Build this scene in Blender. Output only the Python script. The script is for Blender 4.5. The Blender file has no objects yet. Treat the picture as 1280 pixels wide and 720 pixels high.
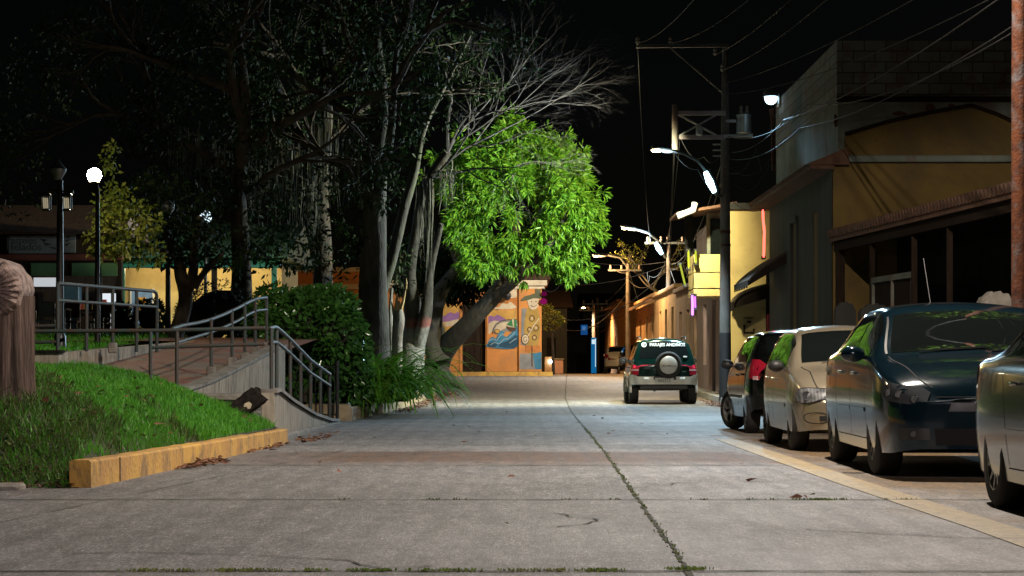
import bpy, math, random
import numpy as np
from mathutils import Vector, Matrix

random.seed(7)
RNG = np.random.default_rng(11)
scene = bpy.context.scene
COL = scene.collection
F, H, CX, HY = 2800.0, 0.94, 640.0, 459.0     # focal length in photo pixels, eye height, principal column, horizon row

def at(px, py, d):
    """world point seen at photo pixel (px,py) at distance d"""
    return Vector(((px - CX) * d / F, d, H + (HY - py) * d / F))

def sstep(a, b, x):
    t = min(1.0, max(0.0, (x - a) / (b - a)))
    return t * t * (3 - 2 * t)

def gz(y):
    """height of the street along its length: level, a gentle rise to a crest, then down"""
    return 0.62 * sstep(44, 96, y) - 2.6 * sstep(118, 230, y)

# ------------------------------------------------------------------ mesh collector
class MB:
    def __init__(self):
        self.v = []; self.f = []; self.m = []
    def add(self, vs, fs, mi=0):
        b = len(self.v)
        self.v.extend([tuple(p) for p in vs])
        for f in fs:
            self.f.append(tuple(i + b for i in f)); self.m.append(mi)
    def quad(self, a, b, c, d, mi=0):
        self.add([a, b, c, d], [(0, 1, 2, 3)], mi)
    def box(self, lo, hi, mi=0, bev=0.0):
        x0, y0, z0 = lo; x1, y1, z1 = hi
        if bev <= 0:
            self.add([(x0,y0,z0),(x1,y0,z0),(x1,y1,z0),(x0,y1,z0),(x0,y0,z1),(x1,y0,z1),(x1,y1,z1),(x0,y1,z1)],
                     [(0,3,2,1),(4,5,6,7),(0,1,5,4),(1,2,6,5),(2,3,7,6),(3,0,4,7)], mi)
        else:
            b = min(bev, (x1-x0)/2.01, (y1-y0)/2.01, (z1-z0)/2.01)
            def ring(i, z):
                return [(x0+i,y0,z),(x1-i,y0,z),(x1,y0+i,z),(x1,y1-i,z),(x1-i,y1,z),(x0+i,y1,z),(x0,y1-i,z),(x0,y0+i,z)]
            def ring2(z):
                return [(x0+b,y0+b,z),(x1-b,y0+b,z),(x1-b,y0+b,z),(x1-b,y1-b,z),(x1-b,y1-b,z),(x0+b,y1-b,z),(x0+b,y1-b,z),(x0+b,y0+b,z)]
            vs = ring2(z0) + ring(b, z0+b) + ring(b, z1-b) + ring2(z1)
            fs = []
            for r in range(3):
                for i in range(8):
                    j = (i+1) % 8
                    fs.append((r*8+i, r*8+j, r*8+8+j, r*8+8+i))
            fs.append((7,5,3,1)); fs.append((25,27,29,31))
            self.add(vs, fs, mi)
    def obox(self, c, ax, ay, az, mi=0):
        """box by centre and three half-axis vectors"""
        c = Vector(c); ax = Vector(ax); ay = Vector(ay); az = Vector(az)
        vs = [c+sx*ax+sy*ay+sz*az for sz in (-1,1) for sy in (-1,1) for sx in (-1,1)]
        self.add(vs, [(0,2,3,1),(4,5,7,6),(0,1,5,4),(1,3,7,5),(3,2,6,7),(2,0,4,6)], mi)
    def bar(self, p, q, w, h, mi=0, up=(0,0,1)):
        p = Vector(p); q = Vector(q); d = (q-p); L = d.length; d.normalize()
        s = d.cross(Vector(up))
        if s.length < 1e-4: s = d.cross(Vector((1,0,0)))
        s.normalize(); u = s.cross(d)
        self.obox((p+q)/2, d*L/2, s*w/2, u*h/2, mi)
    def tube(self, pts, r, n=8, mi=0, cap=True):
        pts = [Vector(p) for p in pts]
        k = len(pts)
        rs = r if isinstance(r, (list, tuple)) else [r]*k
        d0 = (pts[1]-pts[0]).normalized()
        ref = Vector((0,0,1)) if abs(d0.z) < 0.9 else Vector((1,0,0))
        vs = []; s = None
        for i in range(k):
            d = (pts[min(i+1,k-1)] - pts[max(i-1,0)])
            if d.length < 1e-9: d = d0
            d.normalize()
            if s is None: s = d.cross(ref)
            s = s - d*s.dot(d)
            if s.length < 1e-6: s = d.cross(Vector((0,1,0.3)))
            s.normalize(); u = d.cross(s)
            for j in range(n):
                a = 2*math.pi*j/n
                vs.append(pts[i] + rs[i]*(math.cos(a)*s + math.sin(a)*u))
        fs = []
        for i in range(k-1):
            for j in range(n):
                fs.append((i*n+j, i*n+(j+1)%n, (i+1)*n+(j+1)%n, (i+1)*n+j))
        if cap:
            fs.append(tuple(range(n-1,-1,-1))); fs.append(tuple((k-1)*n+j for j in range(n)))
        self.add(vs, fs, mi)
    def lathe(self, prof, axis_o=(0,0,0), n=24, mi=0, axis='z', a0=0.0):
        """prof: list of (r, h)"""
        o = Vector(axis_o); vs = []
        for r, h in prof:
            for j in range(n):
                a = a0 + 2*math.pi*j/n; c, s = r*math.cos(a), r*math.sin(a)
                if axis == 'z': p = (c, s, h)
                elif axis == 'x': p = (h, c, s)
                else: p = (s, h, c)
                vs.append(o + Vector(p))
        fs = []
        k = len(prof)
        for i in range(k-1):
            for j in range(n):
                fs.append((i*n+j, i*n+(j+1)%n, (i+1)*n+(j+1)%n, (i+1)*n+j))
        if prof[0][0] > 1e-6: fs.append(tuple(range(n-1,-1,-1)))
        if prof[-1][0] > 1e-6: fs.append(tuple((k-1)*n+j for j in range(n)))
        self.add(vs, fs, mi)
    def ball(self, c, r, n=12, mi=0, sq=(1,1,1)):
        prof = [(max(1e-7, math.sin(math.pi*i/n)), -math.cos(math.pi*i/n)) for i in range(n+1)]
        c = Vector(c); m = n*2; vs = []
        for a, h in prof:
            for j in range(m):
                t = 2*math.pi*j/m
                vs.append(c + Vector((r*sq[0]*a*math.cos(t), r*sq[1]*a*math.sin(t), r*sq[2]*h)))
        fs = [(i*m+j, i*m+(j+1)%m, (i+1)*m+(j+1)%m, (i+1)*m+j) for i in range(n) for j in range(m)]
        self.add(vs, fs, mi)
    def prism(self, poly, ext, mi=0):
        """closed polygon (3-D points) pushed along ext"""
        n = len(poly); e = Vector(ext)
        vs = [Vector(p) for p in poly] + [Vector(p)+e for p in poly]
        fs = [tuple(range(n-1,-1,-1)), tuple(range(n, 2*n))]
        fs += [(i, (i+1)%n, n+(i+1)%n, n+i) for i in range(n)]
        self.add(vs, fs, mi)
    def grid(self, fn, us, vs_, mi=0, flip=False):
        nu, nv = len(us), len(vs_)
        vs = [fn(u, v) for u in us for v in vs_]
        fs = []
        for i in range(nu-1):
            for j in range(nv-1):
                q = (i*nv+j, (i+1)*nv+j, (i+1)*nv+j+1, i*nv+j+1)
                fs.append(q[::-1] if flip else q)
        self.add(vs, fs, mi)
    def build(self, name, mats, parent=None, smooth=False, angle=None, origin=None, recalc=True):
        me = bpy.data.meshes.new(name)
        off = Vector((0,0,0))
        if parent is not None and parent.get('_w') is not None: off = Vector(parent['_w'])
        elif origin is not None: off = Vector(origin)
        vs = self.v if off.length == 0 else [(p[0]-off.x, p[1]-off.y, p[2]-off.z) for p in self.v]
        me.from_pydata(vs, [], self.f)
        if not isinstance(mats, (list, tuple)): mats = [mats]
        for m in mats: me.materials.append(m)
        me.polygons.foreach_set('material_index', self.m)
        if smooth or angle:
            me.polygons.foreach_set('use_smooth', [True]*len(self.f))
        me.update()
        if recalc:
            import bmesh
            bm = bmesh.new(); bm.from_mesh(me); bmesh.ops.recalc_face_normals(bm, faces=bm.faces); bm.to_mesh(me); bm.free()
        if angle: me.set_sharp_from_angle(angle=math.radians(angle))
        o = bpy.data.objects.new(name, me); COL.objects.link(o)
        if parent is not None: o.parent = parent
        elif origin is not None: o.location = off
        if parent is not None and parent.get('_w') is not None: o['_w'] = [0,0,0]; o['_w'] = parent['_w']
        return o

def tag(o, label=None, cat=None, group=None, kind=None):
    if label: o['label'] = label
    if cat: o['category'] = cat
    if group: o['group'] = group
    if kind: o['kind'] = kind
    return o

def thing(name, label, cat, loc=(0,0,0), rz=0.0, group=None, local=False):
    """an Empty at the base of a thing; parts are given in world coordinates unless local"""
    o = bpy.data.objects.new(name, None); COL.objects.link(o)
    o.empty_display_size = 0.2
    o.location = loc; o.rotation_euler = (0,0,rz)
    if not local: o['_w'] = [float(c) for c in loc]
    return tag(o, label, cat, group)

def struct(name, mb, mats, **k):
    return tag(mb.build(name, mats, **k), kind='structure')

def dup(root, loc, rz=None, label=None):
    r = root.copy(); COL.objects.link(r); r.location = loc
    if rz is not None: r.rotation_euler = (0,0,rz)
    if label: r['label'] = label
    for ch in list(root.children):
        c = ch.copy(); COL.objects.link(c); c.parent = r
        for g in list(ch.children):
            d = g.copy(); COL.objects.link(d); d.parent = c
    return r

# ------------------------------------------------------------------ materials
def lin(h):
    """sRGB 0-255 triple to linear"""
    return tuple(((c/255)/12.92 if c/255 <= 0.04045 else ((c/255+0.055)/1.055)**2.4) for c in h)

class NT:
    def __init__(self, name):
        self.mat = bpy.data.materials.new(name); self.mat.use_nodes = True
        self.t = self.mat.node_tree; self.t.nodes.clear()
        self.out = self.t.nodes.new('ShaderNodeOutputMaterial')
    def n(self, typ, **kw):
        nd = self.t.nodes.new(typ)
        for k, v in kw.items():
            if k.startswith('i_'):
                key = k[2:]
                key = int(key) if key.isdigit() else key.replace('_', ' ')
                nd.inputs[key].default_value = v
            else: setattr(nd, k, v)
        return nd
    def l(self, a, b): self.t.links.new(a, b)
    def val(self, x):
        return x
    def math(self, op, a, b=None, c=None, clamp=False):
        nd = self.t.nodes.new('ShaderNodeMath'); nd.operation = op; nd.use_clamp = clamp
        for i, x in enumerate((a, b, c)):
            if x is None: continue
            if isinstance(x, (int, float)): nd.inputs[i].default_value = x
            else: self.l(x, nd.inputs[i])
        return nd.outputs[0]
    def mix(self, fac, a, b, typ='MIX'):
        nd = self.t.nodes.new('ShaderNodeMix'); nd.data_type = 'RGBA'; nd.blend_type = typ
        for i, x in ((0, fac), (6, a), (7, b)):
            if isinstance(x, (int, float)): nd.inputs[i].default_value = x
            elif isinstance(x, tuple): nd.inputs[i].default_value = (*x[:3], 1)
            else: self.l(x, nd.inputs[i])
        return nd.outputs[2]
    def noise(self, vec, scale, detail=4, rough=0.6, dist=0.0):
        nd = self.n('ShaderNodeTexNoise', i_Scale=scale, i_Detail=detail, i_Roughness=rough, i_Distortion=dist)
        if vec is not None: self.l(vec, nd.inputs['Vector'])
        return nd.outputs[0]
    def ramp(self, x, lo, hi):
        nd = self.n('ShaderNodeMapRange', i_1=lo, i_2=hi); nd.clamp = True
        self.l(x, nd.inputs[0]); return nd.outputs[0]
    def coord(self, kind='Object', scale=None):
        c = self.n('ShaderNodeTexCoord').outputs[kind]
        if scale:
            m = self.n('ShaderNodeMapping'); m.inputs['Scale'].default_value = scale
            self.l(c, m.inputs['Vector']); c = m.outputs[0]
        return c
    def pos(self): return self.n('ShaderNodeNewGeometry').outputs['Position']
    def bsdf(self, color, rough=0.7, metal=0.0, coat=0.0, spec=0.5, normal=None, coat_rough=0.03):
        b = self.n('ShaderNodeBsdfPrincipled')
        for key, x in (('Base Color', color), ('Roughness', rough), ('Metallic', metal)):
            if isinstance(x, (int, float)): b.inputs[key].default_value = x
            elif isinstance(x, tuple): b.inputs[key].default_value = (*x[:3], 1)
            else: self.l(x, b.inputs[key])
        b.inputs['Coat Weight'].default_value = coat; b.inputs['Coat Roughness'].default_value = coat_rough
        b.inputs['Specular IOR Level'].default_value = spec
        if normal is not None: self.l(normal, b.inputs['Normal'])
        return b
    def bump(self, h, strength=0.3, dist=0.02):
        nd = self.n('ShaderNodeBump', i_Strength=strength, i_Distance=dist)
        self.l(h, nd.inputs['Height']); return nd.outputs[0]
    def done(self, sh):
        self.l(sh, self.out.inputs['Surface']); return self.mat

def mat(name, c1, c2=None, scale=4.0, rough=0.7, metal=0.0, bump=0.0, bscale=40.0, coat=0.0, spec=0.5,
        stretch=None, dirt=None, dscale=1.2, lo=0.35, hi=0.65, rvar=0.1):
    t = NT(name); co = t.coord('Object', stretch)
    n1 = t.noise(co, scale, 6, 0.6)
    col = t.mix(t.ramp(n1, lo, hi), c1, c2 if c2 else tuple(x*0.8 for x in c1))
    if dirt:
        n2 = t.noise(t.coord('Object', stretch), dscale, 8, 0.7, 0.5)
        col = t.mix(t.ramp(n2, 0.5, 0.72), col, dirt)
    nb = t.noise(t.coord('Object', stretch), bscale, 3)
    nrm = t.bump(nb, bump, 0.02) if bump else None
    r = t.math('ADD', t.math('MULTIPLY', n1, rvar), rough - rvar*0.5, clamp=True)
    return t.done(t.bsdf(col, r, metal, coat, spec, nrm).outputs[0])

def emit(name, color, strength):
    t = NT(name)
    e = t.n('ShaderNodeEmission'); e.inputs[0].default_value = (*color, 1); e.inputs[1].default_value = strength
    return t.done(e.outputs[0])

def leafmat(name, c1, c2, c3, trans=0.3, rough=0.45, spec=0.4):
    t = NT(name)
    rnd = t.n('ShaderNodeNewGeometry').outputs['Random Per Island']
    n = t.noise(t.coord('Object'), 1.7, 3)
    col = t.mix(rnd, c1, c2)
    col = t.mix(t.ramp(n, 0.45, 0.7), col, c3)
    b = t.bsdf(col, rough, 0, 0, spec)
    tr = t.n('ShaderNodeBsdfTranslucent'); t.l(col, tr.inputs[0])
    mx = t.n('ShaderNodeMixShader'); mx.inputs[0].default_value = trans
    t.l(b.outputs[0], mx.inputs[1]); t.l(tr.outputs[0], mx.inputs[2])
    return t.done(mx.outputs[0])

def paint(name, color, metal=0.55, rough=0.32, dustk=0.16):
    t = NT(name)
    n = t.noise(t.coord('Object'), 2.2, 5)
    dust = t.noise(t.coord('Object'), 7, 8, 0.75)
    col = t.mix(t.ramp(n, 0.3, 0.7), color, tuple(c*0.9 for c in color))
    col = t.mix(t.math('MULTIPLY', t.ramp(dust, 0.5, 0.8), dustk), col, (0.12, 0.105, 0.085))
    r = t.math('ADD', t.math('MULTIPLY', dust, 0.10), rough-0.11)
    b = t.bsdf(col, r, metal, 0.42, 0.35, None, 0.045)
    return t.done(b.outputs[0])

M = {}
M['steel_rail'] = mat('painted_rail_steel', (0.035,0.062,0.064), (0.065,0.042,0.032), 9, 0.62, 0.0, 0.15, 60)
M['concrete'] = mat('weathered_concrete', (0.30,0.275,0.24), (0.17,0.155,0.135), 3.5, 0.85, 0, 0.6, 30, dirt=(0.085,0.075,0.06), dscale=2.2)
M['concrete_streak'] = mat('streaked_concrete', (0.42,0.37,0.30), (0.26,0.225,0.175), 5, 0.88, 0, 0.5, 40, stretch=(3,3,0.6), dirt=(0.09,0.08,0.06), dscale=2.0)
M['aggregate'] = mat('exposed_aggregate', (0.36,0.35,0.33), (0.10,0.10,0.10), 38, 0.85, 0, 0.9, 60, lo=0.42, hi=0.58)
M['red_floor'] = mat('worn_red_paving', (0.22,0.075,0.05), (0.17,0.14,0.11), 1.6, 0.75, 0, 0.3, 40, stretch=(0.8,2.5,1), lo=0.4, hi=0.6)
M['kerb_yellow'] = mat('yellow_kerb_paint', (0.60,0.35,0.06), (0.40,0.21,0.06), 2.2, 0.85, 0, 0.8, 30, dirt=(0.13,0.09,0.05), dscale=4.5, stretch=(1,1,0.6))
M['kerb_pale'] = mat('worn_kerb_paint', (0.42,0.36,0.24), (0.30,0.20,0.10), 2, 0.85, 0, 0.5, 45, dirt=(0.14,0.12,0.09), dscale=2.0)
M['soil'] = mat('bank_soil', (0.055,0.045,0.028), (0.03,0.05,0.015), 6, 0.95, 0, 0.8, 25)
M['grassbase'] = mat('turf_base', (0.03,0.075,0.012), (0.05,0.05,0.02), 5, 0.95, 0, 0.8, 30)
M['bark'] = mat('grey_bark', (0.075,0.075,0.075), (0.03,0.029,0.028), 7, 0.9, 0, 0.9, 22, stretch=(1,1,0.35), dirt=(0.05,0.07,0.03), dscale=1.6)
M['bark_dark'] = mat('dark_bark', (0.075,0.06,0.048), (0.035,0.03,0.025), 7, 0.92, 0, 0.9, 22, stretch=(1,1,0.35))
M['limewash'] = mat('limewashed_bark', (0.22,0.225,0.225), (0.11,0.11,0.10), 8, 0.9, 0, 0.8, 24, stretch=(1,1,0.45), dirt=(0.20,0.10,0.09), dscale=1.4)
M['stump'] = mat('weathered_wood', (0.15,0.10,0.082), (0.035,0.025,0.02), 9, 0.9, 0, 1.0, 20, stretch=(1.6,1.6,0.16), dirt=(.02,.015,.012), dscale=7, spec=.2)
M['charred'] = mat('charred_log', (0.009,0.008,0.0075), (0.028,0.023,0.02), 12, 0.95, 0, 0.9, 30, spec=.05)
M['black_metal'] = mat('black_metal', (0.018,0.02,0.022), (0.03,0.03,0.03), 6, 0.4, 0.3)
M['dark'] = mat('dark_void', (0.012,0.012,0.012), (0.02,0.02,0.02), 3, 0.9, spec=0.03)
M['tyre'] = mat('tyre_rubber', (0.012,0.012,0.013), (0.022,0.021,0.02), 12, 0.85, 0, 0.3, 60)
M['rim'] = mat('alloy_rim', (0.42,0.42,0.43), (0.28,0.27,0.26), 9, 0.35, 0.85)
M['rim_dark'] = mat('dark_rim', (0.07,0.07,0.075), (0.04,0.04,0.04), 9, 0.4, 0.6)
M['plastic'] = mat('black_plastic', (0.016,0.016,0.017), (0.024,0.024,0.024), 10, 0.5)
M['seam'] = mat('panel_gap', (0.004,0.004,0.004), (0.006,0.006,0.006), 5, 0.9)
M['chrome'] = mat('chrome', (0.75,0.76,0.78), (0.6,0.6,0.6), 4, 0.12, 1.0, rvar=0.05)
M['rubber_trim'] = mat('rubber_trim', (0.01,0.01,0.01), (0.014,0.014,0.014), 9, 0.55)
def carglass(name, c, rough=0.03):
    t = NT(name)
    n = t.noise(t.coord('Object'), 3, 6, 0.7)
    r = t.math('ADD', t.math('MULTIPLY', n, 0.06), rough - 0.02)
    return t.done(t.bsdf(c, r, 0, 0.6, 0.7).outputs[0])
M['glass'] = carglass('dark_car_glass', (0.006,0.008,0.008))
def ribbed(name, c1, c2):
    t = NT(name); w = t.n('ShaderNodeTexWave', i_Scale=9.0, i_Distortion=1.5); w.bands_direction = 'X'; t.l(t.coord('Object'), w.inputs['Vector'])
    n = t.noise(t.coord('Object'), 14, 3)
    col = t.mix(t.ramp(n, .4, .62), c1, c2); col = t.mix(t.math('MULTIPLY', w.outputs[1], .4), col, (.03,.03,.035))
    return t.done(t.bsdf(col, .12, .35, .8, .6).outputs[0])
M['lens'] = ribbed('headlamp_lens', (0.40,0.41,0.43), (0.16,0.165,0.17))
M['reflector'] = mat('lamp_reflector', (0.30,0.31,0.33), (0.16,0.16,0.17), 20, 0.2, 0.9)
M['lens_smoke'] = carglass('smoked_lens', (0.055,0.06,0.065), 0.07)
M['tail_red'] = carglass('red_tail_lens', (0.33,0.012,0.03), 0.08)
M['tail_clear'] = carglass('pink_tail_lens', (0.55,0.35,0.36), 0.08)
M['plate'] = mat('plate_white', (0.55,0.55,0.52), (0.42,0.42,0.40), 9, 0.5)
M['ink'] = mat('black_ink', (0.015,0.015,0.018), (0.02,0.02,0.02), 9, 0.6)
M['white'] = mat('white_paint', (0.75,0.75,0.73), (0.6,0.6,0.58), 5, 0.6)
M['cream'] = mat('cream_plaster', (0.62,0.52,0.36), (0.50,0.42,0.30), 2.2, 0.88, 0, 0.3, 18, dirt=(0.25,0.2,0.14), dscale=1.0)
M['orange_wall'] = mat('orange_plaster', (0.62,0.24,0.055), (0.50,0.20,0.055), 1.4, 0.88, 0, 0.3, 20, dirt=(0.34,0.16,0.07), dscale=0.8)
M['yellow_wall'] = mat('yellow_plaster', (0.62,0.47,0.19), (0.50,0.38,0.16), 1.1, 0.88, 0, 0.3, 14, dirt=(0.36,0.25,0.11), dscale=0.7)
M['ochre_wall'] = mat('ochre_plaster', (0.18,0.115,0.028), (0.13,0.085,0.024), 0.8, 0.9, 0, 0.3, 14, dirt=(0.07,0.05,0.025), dscale=0.5)
M['pale_plaster'] = mat('flaking_pale_plaster', (0.24,0.27,0.235), (0.15,0.17,0.145), 1.2, 0.95, 0, 0.4, 14, spec=0.08, dirt=(0.16,0.07,0.05), dscale=0.9)
M['grey_wall'] = mat('grey_plaster', (0.045,0.043,0.038), (0.028,0.027,0.025), 2.0, 0.9, 0, 0.4, 14, stretch=(1,1,0.35), dirt=(0.04,0.04,0.035), dscale=1.3)
M['pink_wall'] = mat('pink_plaster', (0.52,0.33,0.24), (0.42,0.27,0.20), 1.3, 0.9, 0, 0.3, 14, dirt=(0.22,0.15,0.10), dscale=0.8)
M['peach_wall'] = mat('peach_plaster', (0.58,0.36,0.16), (0.46,0.28,0.13), 1.3, 0.9, 0, 0.3, 14, dirt=(0.24,0.15,0.08), dscale=0.8)
M['mauve_wall'] = mat('mauve_plaster', (0.36,0.25,0.27), (0.28,0.2,0.2), 1.3, 0.9, 0, 0.3, 14)
M['wood_dark'] = mat('dark_wood', (0.035,0.022,0.015), (0.018,0.012,0.009), 8, 0.9, 0, 0.4, 20, spec=0.08, stretch=(4,4,0.4))
M['tiles'] = mat('clay_tiles', (0.17,0.08,0.045), (0.09,0.05,0.035), 6, 0.9, 0, 0.8, 12)
M['green_paint'] = mat('green_paint', (0.02,0.16,0.085), (0.015,0.11,0.06), 4, 0.55)
M['green_tiles'] = mat('mossy_tiles', (0.035,0.13,0.06), (0.06,0.08,0.04), 5, 0.85, 0, 0.6, 9)
M['pole_grey'] = mat('pole_concrete', (0.13,0.12,0.11), (0.07,0.062,0.055), 5, 0.85, 0, 0.5, 30, stretch=(1,1,0.4), dirt=(0.11,0.045,0.028), dscale=1.8)
M['rust'] = mat('rusty_pole', (0.11,0.035,0.014), (0.035,0.014,0.009), 10, 0.9, 0.0, 0.7, 40, lo=0.35, hi=0.7, dirt=(0.09,0.09,0.095), dscale=4, spec=.2)
M['galv'] = mat('galvanised', (0.42,0.45,0.46), (0.30,0.32,0.33), 6, 0.45, 0.7)
M['cable'] = mat('cable_rubber', (0.018,0.018,0.018), (0.028,0.028,0.028), 4, 0.75, spec=.2)
M['dull_steel'] = mat('dull_steel', (0.07,0.08,0.085), (0.045,0.05,0.05), 5, 0.6, 0.2)
M['twig'] = mat('bare_twig_bark', (0.045,0.045,0.056), (0.022,0.022,0.026), 6, 0.9)
M['ceramic'] = mat('insulator_ceramic', (0.25,0.2,0.18), (0.2,0.16,0.14), 4, 0.3)
M['paving'] = mat('pavement', (0.20,0.185,0.165), (0.13,0.12,0.105), 2.5, 0.9, 0, 0.4, 30, dirt=(0.12,0.075,0.04), dscale=1.3)
M['ground'] = mat('far_ground', (0.06,0.055,0.045), (0.04,0.04,0.032), 0.4, 0.95)
M['moss_green'] = leafmat('moss_tuft', (0.14,0.20,0.03), (0.09,0.15,0.025), (0.18,0.16,0.05), 0.2, 0.8)
M['grass'] = leafmat('grass_blade', (0.06,0.30,0.02), (0.13,0.38,0.03), (0.08,0.24,0.025), 0.3, 0.5, 0.3)
M['grass_dry'] = leafmat('weed_blade', (0.045,0.13,0.018), (0.10,0.11,0.03), (0.05,0.085,0.02), 0.25, 0.7, 0.3)
M['dead_leaf'] = leafmat('dead_leaf', (0.22,0.10,0.06), (0.12,0.05,0.035), (0.30,0.17,0.09), 0.1, 0.8)
M['mango'] = leafmat('mango_leaf', (0.06,0.22,0.015), (0.20,0.36,0.03), (0.11,0.29,0.02), 0.3, 0.4)
M['darkleaf'] = leafmat('dark_leaf', (0.012,0.028,0.009), (0.02,0.042,0.011), (0.012,0.022,0.009), 0.2, 0.6, 0.15)  # foliage in shade; the darkness is put into the leaf colour
M['lampleaf'] = leafmat('park_leaf', (0.16,0.19,0.025), (0.08,0.14,0.02), (0.20,0.20,0.04), 0.35, 0.5)  # yellow of the lamplight is put into the leaf colour
M['hedge'] = leafmat('glossy_hedge_leaf', (0.04,0.13,0.025), (0.065,0.19,0.035), (0.045,0.13,0.03), 0.15, 0.2, 0.6)
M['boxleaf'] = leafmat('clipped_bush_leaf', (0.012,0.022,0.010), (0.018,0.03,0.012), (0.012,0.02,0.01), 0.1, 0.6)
M['strap'] = leafmat('strap_leaf', (0.10,0.29,0.025), (0.20,0.40,0.05), (0.12,0.32,0.03), 0.55, 0.55, 0.2)
M['spanish_moss'] = leafmat('hanging_moss', (0.13,0.14,0.12), (0.08,0.085,0.075), (0.05,0.055,0.05), 0.3, 0.9)

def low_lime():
    """bark painted with lime up to breast height, bark darkened for shade above, a rusty band between"""
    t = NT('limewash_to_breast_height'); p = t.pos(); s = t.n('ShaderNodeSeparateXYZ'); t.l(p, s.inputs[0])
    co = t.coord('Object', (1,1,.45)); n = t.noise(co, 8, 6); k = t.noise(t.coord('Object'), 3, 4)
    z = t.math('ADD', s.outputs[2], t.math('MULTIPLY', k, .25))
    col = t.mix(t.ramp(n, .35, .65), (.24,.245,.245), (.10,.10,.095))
    up = t.mix(t.ramp(n, .35, .65), (.06,.058,.055), (.025,.024,.023))  # upper bark colour darkened for the shade there
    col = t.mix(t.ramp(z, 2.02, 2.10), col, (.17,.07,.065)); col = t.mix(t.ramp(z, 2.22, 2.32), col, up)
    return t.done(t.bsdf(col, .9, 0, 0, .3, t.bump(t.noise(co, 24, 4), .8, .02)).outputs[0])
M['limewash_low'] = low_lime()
# ================================================================== SETTING: ground, road, pavements
def ydepths(a, b, n): return [a + (b-a)*i/n for i in range(n+1)]

mb = MB()
gy = [-60, -20, 0, 20, 46] + ydepths(50, 230, 45) + [300, 600, 1500]
mb.grid(lambda u, v: (u, v, gz(v) - 0.03), [-900, -200, -60, -20, 0, 20, 60, 200, 900], gy, flip=True)
struct('ground', mb, M['ground'])

def joint_x(y):           # the centre joint runs a little to the right as the street climbs
    return float(np.interp(y, [0, 10.3, 24.5, 47, 60, 90, 130], [0.69, 0.81, 1.02, 1.24, 1.42, 2.2, 3.3]))

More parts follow.
